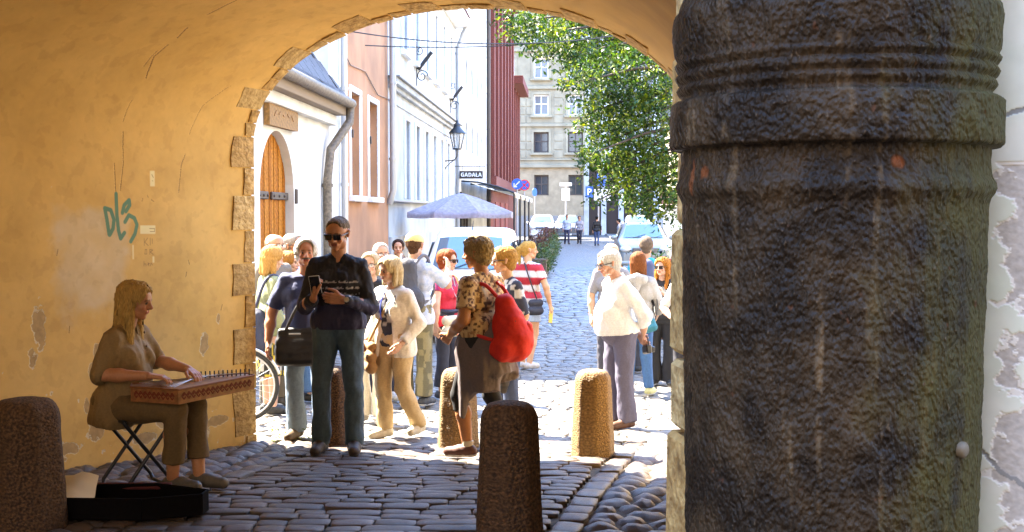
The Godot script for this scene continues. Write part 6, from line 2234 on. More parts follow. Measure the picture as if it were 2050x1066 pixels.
# One person. Joints are given for a height of 1.75 m, facing +z, the person's left at +x; P overrides the standing pose.
func person(label: String, at: Vector3, yaw: float, h: float, P: Dictionary) -> Node3D:
	var o := thing("person", label, "person", at, deg_to_rad(yaw), P.get("group", "people in and beyond the gate"))
	var S := h / 1.75
	var fine: float = P.get("fine", 1.0)          # coarser cells for those far away
	var W: float = P.get("w", 1.0)
	var lean := Basis(Vector3.UP, deg_to_rad(P.get("twist", 0.0))) * Basis(Vector3.RIGHT, deg_to_rad(P.get("lean", 0.0))) * Basis(Vector3.BACK, deg_to_rad(P.get("tilt", 0.0)))
	var pelvis := v3(P.get("pelvis", [0, 0.95, 0]))
	var U := Transform3D(lean, pelvis) * Transform3D(Basis.IDENTITY, Vector3(0, -0.95, 0))   # carries the upper body
	var J := {}
	for sg in [1.0, -1.0]:
		var c := "L" if sg > 0 else "R"
		J["sh" + c] = U * Vector3(sg * 0.160 * lerpf(1.0, W, 0.6), 1.395, -0.01)
		J["hip" + c] = pelvis + Basis(Vector3.UP, deg_to_rad(P.get("twist", 0.0) * 0.3)) * Vector3(sg * 0.09 * W, -0.03, 0)
		J["kn" + c] = v3(P.get("kn" + c, [sg * 0.10, 0.50, 0.015]))
		J["an" + c] = v3(P.get("an" + c, [sg * 0.105, 0.085, -0.02]))
		J["el" + c] = v3(P.get("el" + c, [sg * 0.235 * W, 1.13, -0.04]))
		J["wr" + c] = v3(P.get("wr" + c, [sg * 0.25 * W, 0.885, 0.05]))
	for k in J: J[k] *= S
	var up := func_xf(U, S)
	var sex_hip: float = P.get("hips", 1.0)
	# ---- bare body
	var skin: Color = P.get("skin", Color(0.50, 0.27, 0.17))
	var torso := [
		bone(up * Vector3(-0.075 * W * sex_hip, 0.95, -0.005), up * Vector3(0.075 * W * sex_hip, 0.95, -0.005), 0.110 * W * S, 0.110 * W * S, 0.92),
		bone(up * Vector3(-0.055 * W, 1.10, 0.0), up * Vector3(0.055 * W, 1.10, 0.0), 0.098 * W * S, 0.098 * W * S, 0.88),
		bone(up * Vector3(-0.075 * W, 1.27, 0.0), up * Vector3(0.075 * W, 1.27, 0.0), 0.110 * lerpf(1.0, W, 0.7) * S, 0.110 * lerpf(1.0, W, 0.7) * S, 0.9),
		bone(up * Vector3(-0.13, 1.375, -0.012), up * Vector3(0.13, 1.375, -0.012), 0.058 * S, 0.058 * S),
		bone(up * Vector3(0.03, 1.445, -0.02), up * Vector3(0.145, 1.385, -0.012), 0.045 * S, 0.046 * S), bone(up * Vector3(-0.03, 1.445, -0.02), up * Vector3(-0.145, 1.385, -0.012), 0.045 * S, 0.046 * S)]
	if P.get("belly", 0.0) > 0.0:
		torso.append(bone(up * Vector3(0, 1.0, 0.03 + P.belly * 0.5), up * Vector3(0, 1.13, 0.03 + P.belly * 0.5), (0.10 * W + P.belly * 0.5) * S, (0.095 * W + P.belly * 0.5) * S))
	if P.get("bust", 0.0) > 0.0:
		for sg in [-1.0, 1.0]: torso.append(bone(up * Vector3(sg * 0.075, 1.255, 0.07), up * Vector3(sg * 0.07, 1.25, 0.075), (0.05 + P.bust) * S, (0.05 + P.bust) * S))
	var head_at := up * (Vector3(0, 1.635, 0.022) + v3(P.get("head_off", [0, 0, 0])))
	var hb := Basis(Vector3.UP, deg_to_rad(P.get("head_yaw", 0.0))) * Basis(Vector3.RIGHT, deg_to_rad(P.get("head_pitch", 0.0)))
	var HX := Transform3D(hb.scaled(Vector3.ONE * S), head_at)
	var neck := [bone(up * Vector3(0, 1.40, -0.025), HX * Vector3(0, -0.05, -0.02), 0.060 * S, 0.055 * S)]
	var arms := {}
	var legs := {}
	for c in ["L", "R"]:
		var ar: float = P.get("arm", 1.0) * S
		arms[c] = [bone(J["sh" + c], J["el" + c], 0.054 * ar, 0.043 * ar), bone(J["el" + c], J["wr" + c].lerp(J["el" + c], 0.6), 0.043 * ar, 0.043 * ar), bone(J["wr" + c].lerp(J["el" + c], 0.6), J["wr" + c], 0.043 * ar, 0.028 * ar)]
		var lg: float = P.get("leg", 1.0) * S
		legs[c] = [bone(J["hip" + c], J["kn" + c], 0.090 * lg, 0.060 * lg), bone(J["kn" + c], J["kn" + c].lerp(J["an" + c], 0.35) + Vector3(0, 0, -0.012), 0.057 * lg, 0.058 * lg), bone(J["kn" + c].lerp(J["an" + c], 0.35) + Vector3(0, 0, -0.012), J["an" + c], 0.058 * lg, 0.038 * lg)]
	var body: Array = grow(torso, -0.012 * S) if P.has("top") else torso.duplicate()
	body.append_array(neck)
	var cover: float = P.legs.get("len", 2.0) if P.has("legs") else 0.0
	for c in ["L", "R"]:
		body.append_array(arms[c])
		body.append_array(grow(legs[c].slice(0, 1 if cover < 1.75 else 3), -0.014 * S) if cover > 1.1 else legs[c])
		if cover > 1.1 and cover < 1.75: body.append_array([bone(legs[c][1][0], legs[c][1][1], legs[c][1][2] - 0.012 * S, legs[c][1][3]), legs[c][2]])
		if P.get("bare_feet", false):
			body.append(bone(J["an" + c] + Vector3(0, -0.035, -0.02) * S, J["an" + c] + foot_dir(P, c) * 0.13 * S + Vector3(0, -0.055, 0) * S, 0.036 * S, 0.026 * S))
	var head := [
		bone(HX * Vector3(0, 0.035, -0.035), HX * Vector3(0, 0.034, 0.025), 0.079 * S, 0.075 * S),
		bone(HX * Vector3(0, 0.01, 0.038), HX * Vector3(0, -0.062, 0.046), 0.058 * S, 0.042 * S),
		bone(HX * Vector3(-0.032, -0.068, 0.018), HX * Vector3(0.032, -0.068, 0.018), 0.036 * S, 0.036 * S),
		bone(HX * Vector3(0, -0.093, 0.062), HX * Vector3(0, -0.096, 0.066), 0.021 * S, 0.02 * S),
		bone(HX * Vector3(-0.036, -0.028, 0.064), HX * Vector3(0.036, -0.028, 0.064), 0.024 * S, 0.024 * S),
		bone(HX * Vector3(-0.03, 0.024, 0.083), HX * Vector3(0.03, 0.024, 0.083), 0.014 * S, 0.014 * S),
		bone(HX * Vector3(0, 0.008, 0.098), HX * Vector3(0, -0.026, 0.116), 0.008 * S, 0.0125 * S),
		bone(HX * Vector3(-0.013, -0.031, 0.100), HX * Vector3(0.013, -0.031, 0.100), 0.008 * S, 0.008 * S),
		bone(HX * Vector3(-0.016, -0.058, 0.086), HX * Vector3(0.016, -0.058, 0.086), 0.011 * S, 0.011 * S),
		bone(HX * Vector3(0.078, -0.018, -0.008), HX * Vector3(0.083, 0.018, -0.014), 0.010 * S, 0.015 * S),
		bone(HX * Vector3(-0.078, -0.018, -0.008), HX * Vector3(-0.083, 0.018, -0.014), 0.010 * S, 0.015 * S),
		bone(HX * Vector3(0, -0.06, -0.02), up * Vector3(0, 1.46, -0.02), 0.053 * S, 0.057 * S)]
	var cell := 0.0165 * fine
	var grids := [{"bones": body, "cell": cell, "k": 0.025, "tint": skin},
		{"bones": head, "cell": 0.0062 * fine, "k": 0.014, "tint": skin, "paint": P.get("face", "face"), "paint_at": HX.affine_inverse()}]
	for c in ["L", "R"]:
		if P.get("no_hand" + c, false): continue
		var sg := 1.0 if c == "L" else -1.0
		var fore: Vector3 = (J["wr" + c] - J["el" + c]).normalized()
		var dirv := v3(P.get("hand_dir" + c, fore))
		var palm := v3(P.get("palm" + c, [-sg, 0, 0]))
		var th := v3(P.get("thumb" + c, [0, 0, 1]))
		grids.append({"bones": hand_bones(J["wr" + c], dirv, palm, th, P.get("curl" + c, 0.6), S) + [bone(J["wr" + c] - fore * 0.03 * S, J["wr" + c], 0.029 * S, 0.024 * S)], "cell": 0.0052 * maxf(fine, 1.0), "k": 0.006, "tint": skin})
	soft(o, "body", grids, skin_mat())
	# ---- clothes
	if P.has("top"):
		var t: Dictionary = P.top
		var ease: float = t.get("ease", 0.018) * 0.6 * S
		var bones := grow(torso, ease)
		var hem: float = t.get("hem", 0.86)
		bones.append(bone(up * Vector3(-0.07 * W * sex_hip, hem + 0.06, 0.0), up * Vector3(0.07 * W * sex_hip, hem + 0.06, 0.0), (0.118 * W * S + ease), (0.118 * W * S + ease), 0.92))
		var sl: float = t.get("sleeve", 2.0)
		for c in ["L", "R"]:
			var fs: float = t.get("sleeve" + c, sl)
			var thick: float = t.get("arm_ease", 0.016) * 0.6 * S
			if fs > 0.0:
				if fs <= 1.0: bones.append(bone(J["sh" + c], J["sh" + c].lerp(J["el" + c], fs), arms[c][0][2] + thick * 0.7, lerpf(arms[c][0][2], arms[c][0][3], fs) + thick * 1.3, 1.0, false, true))
				else:
					bones.append(bone(J["sh" + c], J["el" + c], arms[c][0][2] + thick * 0.8, arms[c][0][3] + thick))
					bones.append(bone(J["el" + c], J["el" + c].lerp(J["wr" + c], fs - 1.0), 0.043 * S + thick, lerpf(0.045, 0.032, fs - 1.0) * S + thick, 1.0, false, true))
		var low := up * Vector3(0, hem, 0)
		var upv := (up.basis * Vector3.UP).normalized()
		var nk := up * Vector3(0, t.get("neck", 1.475), 0.0)
		var nkn := (up.basis * Vector3(0, 1, t.get("neck_slope", 0.45))).normalized()
		var g := {"bones": bones, "cell": t.get("cell", 0.0145) * fine, "k": 0.022, "noise": t.get("fold", 0.012) * 0.8, "freq": t.get("freq", Vector3(9, 4.5, 9)), "seed": hash(label) % 999,
			"clips": [[-upv, -upv.dot(low)], [nkn, nkn.dot(nk)]], "tint": t.get("col", Color(0.5, 0.5, 0.5))}
		if t.has("dye"): g["paint"] = t.dye
		if t.has("dye"): g["paint_at"] = Transform3D(Basis.from_scale(Vector3.ONE / S), Vector3.ZERO)
		if t.has("open"):   # an open front: a slit cut down the middle
			g["carve"] = [bone(up * Vector3(0, 1.5, 0.17), up * Vector3(0, 0.8, 0.2), t.open * S, t.open * 1.4 * S)]
		soft(o, t.get("name", "shirt"), [g], t.get("mat", tinted("fabric")))
		if t.has("collar"):
			var cb := Mb.new()
			var lo := []
			var hi := []
			for k in 20:
				var a := -PI / 2 + 0.22 + (TAU - 0.44) * k / 19.0 + PI
				var q := Vector3(cos(a) * 0.068, 1.462 - 0.022 * sin(a), sin(a) * 0.066 - 0.018)
				hi.append(up * (q + Vector3(0, 0.022, 0))); lo.append(up * (q * Vector3(1.28, 1, 1.28) + Vector3(0, -0.022, 0.004)))
			cb.grid([lo, hi])
			var rim_in := []
			for k in 20: rim_in.append(hi[k].lerp(up * Vector3(0, 1.47, -0.018), 0.12) - Vector3(0, 0.02, 0))
			cb.grid([hi, rim_in])
			cb.col = t.collar
			for k in cb.c.size(): cb.c[k] = t.collar
			part(o, "collar", cb, tinted("fabric"))
		if t.has("under"):
			soft(o, "undershirt", [{"bones": grow(torso, ease * 0.45), "cell": 0.016 * fine, "k": 0.035, "noise": 0.006, "tint": t.under, "paint": t.get("under_dye", ""), "clips": [[-upv, -upv.dot(up * Vector3(0, 0.9, 0))], [nkn, nkn.dot(up * Vector3(0, 1.44, 0))]]}], tinted("fabric"))
	if P.has("legs"):
		var t: Dictionary = P.legs
		var ease: float = t.get("ease", 0.014) * 0.7 * S
		var bones := [bone(up * Vector3(-0.075 * W * sex_hip, 0.96, -0.005), up * Vector3(0.075 * W * sex_hip, 0.96, -0.005), (0.112 * W) * S + ease * 0.7, (0.112 * W) * S + ease * 0.7, 0.93)]
		if P.get("belly", 0.0) > 0.0: bones.append(bone(up * Vector3(0, 0.97, 0.02 + P.belly * 0.4), up * Vector3(0, 1.0, 0.02 + P.belly * 0.4), (0.105 * W + P.belly * 0.45) * S, (0.105 * W + P.belly * 0.45) * S))
		var ln: float = t.get("len", 2.0)
		for c in ["L", "R"]:
			var hip: Vector3 = J["hip" + c]
			var kn: Vector3 = J["kn" + c]
			var an: Vector3 = J["an" + c] + Vector3(0, -0.02, 0) * S
			var lg: float = P.get("leg", 1.0) * S
			if ln <= 1.0: bones.append(bone(hip, hip.lerp(kn, ln), 0.092 * lg + ease, lerpf(0.092, 0.062, ln) * lg + ease * 1.5, 1.0, false, true))
			else:
				bones.append(bone(hip, kn, 0.092 * lg + ease, 0.060 * lg + ease))
				bones.append(bone(kn, kn.lerp(an, ln - 1.0), 0.060 * lg + ease, t.get("cuff", 0.058) * lg + ease * 0.6, 1.0, false, true))
		var wl := up * Vector3(0, t.get("waist", 1.05), 0)
		var upv := (up.basis * Vector3.UP).normalized()
		var g := {"bones": bones, "cell": 0.0145 * fine, "k": 0.018, "noise": t.get("fold", 0.014) * 0.75, "freq": Vector3(8, 5, 8), "seed": hash(label) % 777, "clips": [[upv, upv.dot(wl)]], "tint": t.get("col", Color(0.1, 0.12, 0.2))}
		if t.has("dye"): g["paint"] = t.dye
		soft(o, t.get("name", "trousers"), [g], t.get("mat", tinted("fabric")))
	if P.has("skirt"):
		var t: Dictionary = P.skirt
		var bones := [bone(up * Vector3(-0.06, 1.0, 0), up * Vector3(0.06, 1.0, 0), 0.125 * W * S, 0.125 * W * S, 0.95)]
		for a in t.tails: bones.append(bone(v3(a[0]) * S, v3(a[1]) * S, a[2] * S, a[3] * S, 1.0, false, true))
		var g := {"bones": bones, "cell": 0.0145 * fine, "k": t.get("k", 0.06), "noise": t.get("fold", 0.022), "freq": Vector3(9, 2.5, 9), "seed": 5, "clips": [[Vector3.UP, (up * Vector3(0, t.get("waist", 1.09), 0)).y]], "tint": t.col}
		if t.has("dye"): g["paint"] = t.dye
		soft(o, t.get("name", "skirt"), [g], tinted("fabric"))
	if not P.get("no_shoes", false):
		for c in ["L", "R"]:
			var an: Vector3 = J["an" + c]
			var fd := foot_dir(P, c)
			var rise: float = P.get("heel" + c, 0.0)
			var a := an + Vector3(0, -0.032 + rise * 0.0, 0) * S - fd * 0.03 * S
			var toe := an + fd * 0.165 * S
			toe.y = maxf(0.036 * S, an.y - 0.045 * S - rise * S)
			if P.has("toe_y" + c): toe.y = P["toe_y" + c] * S
			var sh: Array = [bone(a, a.lerp(toe, 0.5) + Vector3(0, 0.008, 0) * S, 0.049 * S, 0.048 * S), bone(a.lerp(toe, 0.5) + Vector3(0, 0.0, 0) * S, toe, 0.049 * S, 0.041 * S)]
			if P.get("ankle_shoe", true): sh.append(bone(an + Vector3(0, -0.03, 0) * S, an + Vector3(0, 0.012, 0) * S, 0.046 * S, 0.047 * S, 1.0, false, true))
			var sole_n := (toe - a).cross(Vector3.UP).cross(toe - a).normalized()
			var sole_c := sole_n.dot(toe) - 0.034 * S
			var shoe := soft(o, "shoe", [{"bones": sh, "cell": 0.0085 * fine, "k": 0.02, "tint": P.get("shoe", Color(0.03, 0.025, 0.02)), "clips": [[-sole_n, -sole_c]]}], tinted("leather", 0.6))
			if P.has("sole"):
				var sb := grow(sh.slice(0, 2), 0.004 * S)
				soft(shoe, "sole", [{"bones": sb, "cell": 0.0085 * fine, "k": 0.02, "tint": P.sole, "clips": [[sole_n, sole_c + 0.016 * S], [-sole_n, -sole_c + 0.006 * S]]}], tinted("leather", 0.6))
	# ---- hair
	if P.has("hair"):
		var t: Dictionary = P.hair
		var hc: Color = t.col
		var bones := []
		var v: float = t.get("vol", 0.012)
		if t.style != "bald":
			bones = [bone(HX * Vector3(0, 0.042, -0.04), HX * Vector3(0, 0.05, 0.018), (0.082 + v) * S, (0.074 + v) * S), bone(HX * Vector3(0, -0.01, -0.05), HX * Vector3(0, -0.045, -0.05), (0.07 + v) * S, (0.05 + v) * S)]
		else:
			bones = [bone(HX * Vector3(0, 0.0, -0.045), HX * Vector3(0, -0.03, -0.045), 0.077 * S, 0.06 * S)]
		var carve := [bone(HX * Vector3(0, -0.07, 0.13), HX * Vector3(0, 0.02 + t.get("fringe", 0.0), 0.135), 0.088 * S, 0.082 * S), bone(HX * Vector3(0, -0.11, 0.06), HX * Vector3(0, -0.05, 0.075), 0.07 * S, 0.074 * S)]
		match t.style:
			"long":
				for sg in [-1.0, 1.0]:
					bones.append(bone(HX * Vector3(sg * 0.066, 0.03, -0.01), HX * Vector3(sg * 0.082, -0.10, 0.0), 0.034 * S, 0.034 * S))
					bones.append(bone(HX * Vector3(sg * 0.08, -0.09, 0.0), HX * (Vector3(sg * 0.085, -t.get("len", 0.25), 0.02 + t.get("front", 0.0))), 0.034 * S, 0.014 * S))
				bones.append(bone(HX * Vector3(0, -0.02, -0.07), HX * Vector3(0, -t.get("len", 0.25), -0.075), 0.075 * S, 0.05 * S, 0.8))
				bones.append(bone(HX * Vector3(-0.05, -0.05, -0.06), HX * Vector3(-0.06, -t.get("len", 0.25) * 0.95, -0.05), 0.045 * S, 0.03 * S)); bones.append(bone(HX * Vector3(0.05, -0.05, -0.06), HX * Vector3(0.06, -t.get("len", 0.25) * 0.95, -0.05), 0.045 * S, 0.03 * S))
			"bob":
				for sg in [-1.0, 1.0]: bones.append(bone(HX * Vector3(sg * 0.07, 0.03, -0.01), HX * Vector3(sg * 0.078, -t.get("len", 0.11), 0.012), 0.032 * S, 0.026 * S))
				bones.append(bone(HX * Vector3(-0.04, -0.02, -0.065), HX * Vector3(-0.045, -t.get("len", 0.11), -0.06), 0.06 * S, 0.042 * S)); bones.append(bone(HX * Vector3(0.04, -0.02, -0.065), HX * Vector3(0.045, -t.get("len", 0.11), -0.06), 0.06 * S, 0.042 * S))
			"tail":
				bones.append(bone(HX * Vector3(0, 0.05, -0.10), HX * Vector3(0, 0.02, -0.15), 0.03 * S, 0.034 * S)); bones.append(bone(HX * Vector3(0, 0.02, -0.15), HX * Vector3(0.01, -0.2, -0.13), 0.036 * S, 0.018 * S))
		soft(o, "hair", [{"bones": bones, "cell": 0.0072 * fine, "k": 0.02, "noise": t.get("fluff", 0.006), "freq": Vector3(55, t.get("strand", 9.0), 55), "seed": 3, "carve": carve, "tint": hc}], hair_mat())
	# ---- glasses and caps ride on the head
	if P.has("glasses"):
		var dark: bool = P.glasses == "sun"
		var fm := mat("spectacle_frame", lin(0.015, 0.012, 0.012), 0.35)
		var gm: Material = mat("sun_lens", lin(0.012, 0.010, 0.012), 0.08) if dark else glass("lens", lin(0.8, 0.85, 0.9), 0.18)
		var gb := Mb.new()
		var lens := Mb.new()
		for sg in [-1.0, 1.0]:
			var c := Vector3(sg * 0.034, 0.0, 0.112)
			if dark:
				lens.box(HX * c, Vector3(0.056, 0.040, 0.004) * S, hb * Basis(Vector3.UP, sg * 0.18), 0.0018)
				gb.box(HX * (c + Vector3(0, 0.021, 0.001)), Vector3(0.062, 0.007, 0.007) * S, hb * Basis(Vector3.UP, sg * 0.18))
			else:
				lens.box(HX * c, Vector3(0.048, 0.032, 0.002) * S, hb * Basis(Vector3.UP, sg * 0.18))
				for q in [[0, 0.017, 0.05, 0.004], [0, -0.017, 0.05, 0.003], [0.025, 0, 0.003, 0.034], [-0.025, 0, 0.003, 0.034]]: gb.box(HX * (c + Vector3(q[0], q[1], 0.001 - absf(q[0]) * 0.1)), Vector3(q[2], q[3], 0.004) * S, hb * Basis(Vector3.UP, sg * 0.18))
			gb.tube([HX * Vector3(sg * 0.066, 0.012, 0.103), HX * Vector3(sg * 0.084, 0.012, 0.05), HX * Vector3(sg * 0.087, 0.010, -0.012)], 0.0042 * S, 5)
		gb.tube([HX * Vector3(-0.01, 0.006, 0.117), HX * Vector3(0.01, 0.006, 0.117)], 0.003 * S, 5)
		var gp := part(o, "sunglasses" if dark else "spectacles", gb, fm)
		part(gp, "lens", lens, gm)
	if P.has("cap"):
		soft(o, "cap", [{"bones": [bone(HX * Vector3(0, 0.052, -0.035), HX * Vector3(0, 0.05, 0.02), 0.091 * S, 0.086 * S), bone(HX * Vector3(-0.04, 0.04, 0.1), HX * Vector3(0.04, 0.04, 0.1), 0.022 * S, 0.022 * S)], "cell": 0.007 * fine, "k": 0.02, "tint": P.cap, "clips": [[(HX.basis * Vector3(0, -1, 0)).normalized(), -(HX * Vector3(0, 0.03, 0)).y]]}], tinted("fabric"))
	o.set_meta("scale", S)
	o.remove_meta("scale")
	people.append({"node": o, "J": J, "up": up, "HX": HX, "S": S})
	return o

var people := []
func hair_mat() -> StandardMaterial3D:
	var m := mat("hair", Color.WHITE, 0.65, noise_tex("hair", 0.09, 0.55, 1.0, FastNoiseLite.TYPE_SIMPLEX_SMOOTH, 3, 256), 1.0)
	m.uv1_scale = Vector3(9, 1.2, 9)
	m.metallic_specular = 0.2
	m.vertex_color_use_as_albedo = true
	return m
func func_xf(u: Transform3D, s: float) -> Transform3D:
	return Transform3D(u.basis.scaled(Vector3.ONE * s), u.origin * s)
func foot_dir(P: Dictionary, c: String) -> Vector3:
	var a: float = deg_to_rad(P.get("foot" + c, 12.0 if c == "L" else -12.0))
	return Vector3(sin(a), 0, cos(a))

# a strap lying on the body along the given points (person space)
func strap(o: Node, called: String, pts: Array, w: float, m: Material):
	var mb := Mb.new()
	var cv := Curve3D.new()
	cv.bake_interval = 0.03
	var z: float = people[-1].S if String(o.name).begins_with("person") else 1.0
	for k in pts.size():
		var t: Vector3 = (v3(pts[mini(k + 1, pts.size() - 1)]) - v3(pts[maxi(k - 1, 0)])) * 0.22 * z
		cv.add_point(v3(pts[k]) * z, -t, t)
	var bk := cv.get_baked_points()
	var path := []
	for k in bk.size(): path.append(bk[k])
	mb.tube(path, w * 0.5, 6)
	return part(o, called, mb, m)

func bag_soft(o: Node, called: String, bones: Array, col: Color, fine := 1.0, noise := 0.012, k := 0.03, dyed := "") -> MeshInstance3D:
	var g := {"bones": bones, "cell": 0.011 * fine, "k": k, "noise": noise, "freq": Vector3(6, 6, 6), "tint": col}
	if dyed: g["paint"] = dyed
	return soft(o, called, [g], tinted("fabric"))

# px in the photograph only serve to say how far to the side somebody stands at the distance d
func side(px: float, d: float) -> float: return (px - 1025.0) / 2400.0 * d

# a bag or other thing carried by a person: its own thing, in the carrier's space
func carried(by: Node3D, called: String, label: String, category: String) -> Node3D:
	var o := thing(called, label, category, by.position, by.rotation.y)
	o.scale = Vector3.ONE * people[-1].S
	return o

func build_people():
	var SK := Color(0.48, 0.25, 0.15)
	var TAN := Color(0.40, 0.18, 0.085)
	var FAIR := Color(0.56, 0.34, 0.24)
	var black := mat("bag_black", lin(0.015, 0.014, 0.015), 0.4)
	var steel := mat("steel", lin(0.5, 0.5, 0.5), 0.3)
	# ---- the musician
	var o := person("seated woman with long blond hair in olive shirt playing a zither", on_ground(-2.43, 7.42), 78, 1.63, {
		"pelvis": [0, 0.59, -0.02], "lean": 9.0, "w": 1.12, "bust": 0.025, "belly": 0.05, "hips": 1.1, "skin": Color(0.52, 0.24, 0.12), "leg": 1.02,
		"knL": [0.12, 0.565, 0.47], "anL": [0.07, 0.10, 0.52], "knR": [-0.13, 0.565, 0.46], "anR": [-0.07, 0.10, 0.40], "footL": 0.0, "footR": 0.0,
		"elR": [-0.25, 0.80, -0.02], "wrR": [-0.16, 0.79, 0.29], "hand_dirR": [0.35, -0.12, 1], "palmR": [0, -1, 0.1], "thumbR": [1, 0, -0.2], "curlR": 0.7,
		"elL": [0.24, 0.84, 0.13], "wrL": [0.13, 0.80, 0.42], "hand_dirL": [-0.5, -0.35, 0.9], "palmL": [0, -1, -0.2], "thumbL": [-1, 0, -0.2], "curlL": 0.5,
		"head_pitch": 9, "head_yaw": 6, "fine": 0.92,
		"top": {"col": Color(0.28, 0.185, 0.075), "collar": Color(0.27, 0.175, 0.07), "sleeve": 1.06, "hem": 0.80, "ease": 0.03, "fold": 0.022, "freq": Vector3(10, 5, 10), "neck": 1.50, "arm_ease": 0.024},
		"legs": {"col": Color(0.15, 0.095, 0.038), "len": 1.72, "ease": 0.018, "cuff": 0.062, "waist": 1.1}, "shoe": Color(0.13, 0.11, 0.09), "ankle_shoe": false, "bare_feet": true,
		"hair": {"style": "long", "col": Color(0.70, 0.45, 0.14), "len": 0.47, "front": 0.06, "vol": 0.014, "fluff": 0.014, "strand": 3.0, "fringe": -0.01}})
	for c in [["L", 0.07, 0.52], ["R", -0.07, 0.40]]:
		strap(o, "shoe_strap", [[c[1] - 0.045, 0.05, c[2] + 0.03], [c[1], 0.088, c[2] + 0.045], [c[1] + 0.045, 0.05, c[2] + 0.03]], 0.014, mat("strap_grey", lin(0.10, 0.09, 0.08), 0.7))
	for k in 4:
		var bb := Mb.new(); bb.ball(Vector3(0.0, 0.90 + 0.085 * k, 0.172 - 0.012 * k), Vector3(0.009, 0.009, 0.005), 8, 5)
		part(o, "button", bb, mat("button_brown", lin(0.10, 0.05, 0.02), 0.5))
	# ---- the man with the phone
	o = person("man in dark jumper and sunglasses looking down at his phone", on_ground(side(676, 9.15), 9.15), 2, 1.80, {
		"skin": TAN, "w": 1.02, "leg": 1.0, "knR": [-0.125, 0.50, 0.03], "anR": [-0.135, 0.085, -0.01], "knL": [0.115, 0.50, 0.03], "anL": [0.115, 0.085, 0.0], "footR": -8.0, "footL": 4.0,
		"elR": [-0.24, 1.10, 0.07], "wrR": [-0.145, 1.175, 0.27], "hand_dirR": [-0.02, 0.9, 0.12], "palmR": [0.8, 0.2, 0.4], "thumbR": [0.3, 0.5, 0.8], "curlR": 0.95,
		"elL": [0.245, 1.09, 0.06], "wrL": [0.065, 1.165, 0.27], "hand_dirL": [-0.95, 0.12, 0.16], "palmL": [0, -0.3, -1], "thumbL": [-0.2, 1, 0.1], "curlL": 0.75,
		"head_pitch": 13, "head_yaw": -13, "fine": 0.9, "glasses": "sun",
		"top": {"name": "jumper", "col": Color(0.012, 0.012, 0.03), "dye": "jumper", "sleeve": 1.93, "hem": 0.93, "ease": 0.024, "cell": 0.0085, "freq": Vector3(11, 6, 11), "fold": 0.018, "neck": 1.50, "neck_slope": 0.35, "arm_ease": 0.02},
		"legs": {"name": "jeans", "col": Color(0.055, 0.095, 0.13), "dye": "denim", "len": 2.0, "cuff": 0.062, "ease": 0.016, "fold": 0.020}, "shoe": Color(0.045, 0.03, 0.022), "sole": Color(0.03, 0.028, 0.026),
		"hair": {"style": "short", "col": Color(0.19, 0.135, 0.085), "vol": 0.001, "fluff": 0.0060, "fringe": 0.035, "strand": 30.0}})
	var wb := Mb.new(); wb.lathe([Vector2(0.036, -0.014), Vector2(0.038, 0), Vector2(0.036, 0.014)], 16, Transform3D(Basis(Vector3.BACK, PI / 2), Vector3(0.095, 1.195, 0.27)), false)
	var wt := part(o, "wristwatch", wb, black)
	var wf := Mb.new(); wf.lathe([Vector2(0.02, 0), Vector2(0.02, 0.008), Vector2(0, 0.008)], 14, Transform3D(Basis(Vector3.RIGHT, PI / 2), Vector3(0.095, 1.20, 0.303)))
	part(wt, "dial", wf, steel)
	var ph := carried(o, "mobile_phone", "black mobile phone with pale edge in the man's hands", "phone")
	var pb := Mb.new(); pb.box(Vector3(-0.128, 1.275, 0.315), Vector3(0.078, 0.155, 0.009), Basis(Vector3.BACK, 0.1) * Basis(Vector3.RIGHT, 0.5), 0.004)
	part(ph, "casing", pb, mat("phone_edge", lin(0.45, 0.45, 0.44), 0.3))
	pb = Mb.new(); pb.box(Vector3(-0.128, 1.275, 0.315) + (Basis(Vector3.BACK, 0.1) * Basis(Vector3.RIGHT, 0.5)) * Vector3(0, 0, 0.0055), Vector3(0.072, 0.148, 0.004), Basis(Vector3.BACK, 0.1) * Basis(Vector3.RIGHT, 0.5), 0.001)
	part(ph, "back", pb, mat("phone_back", lin(0.012, 0.012, 0.014), 0.2))
	# ---- the man with the moustache
	o = person("white haired man with moustache in blue t-shirt and light jeans", on_ground(side(612, 10.15), 10.15), 8, 1.69, {
		"skin": Color(0.46, 0.20, 0.11), "w": 1.14, "belly": 0.06, "arm": 1.1, "leg": 1.08, "elR": [-0.30, 1.12, -0.03], "wrR": [-0.33, 0.86, 0.06], "elL": [0.27, 1.12, -0.03], "wrL": [0.2, 0.9, 0.15],
		"knR": [-0.11, 0.50, 0.03], "anR": [-0.09, 0.085, 0.0], "knL": [0.12, 0.50, -0.02], "anL": [0.13, 0.10, -0.16], "footR": -25.0, "head_pitch": -2, "head_yaw": 3, "face": "moustache",
		"top": {"name": "tshirt", "col": Color(0.035, 0.045, 0.13), "sleeve": 0.85, "hem": 0.88, "ease": 0.028, "fold": 0.018, "arm_ease": 0.03, "neck": 1.46},
		"legs": {"name": "jeans", "col": Color(0.20, 0.28, 0.38), "dye": "denim", "len": 1.98, "cuff": 0.075, "ease": 0.02}, "shoe": Color(0.10, 0.065, 0.03),
		"hair": {"style": "bob", "col": Color(0.66, 0.63, 0.58), "len": 0.0, "vol": 0.02, "fluff": 0.0070, "fringe": 0.03, "strand": 20.0}})
	var eb := Mb.new()
	eb.tube([Vector3(0.03, 1.50, 0.10), Vector3(0.05, 1.35, 0.175), Vector3(0.03, 1.22, 0.19), Vector3(0.08, 1.10, 0.20)], 0.0035, 5)
	part(o, "earphone_cord", eb, mat("cord_white", lin(0.6, 0.62, 0.65), 0.5))
	var bag := carried(o, "shoulder_bag", "black leather shoulder bag of the man in the blue t-shirt", "bag")
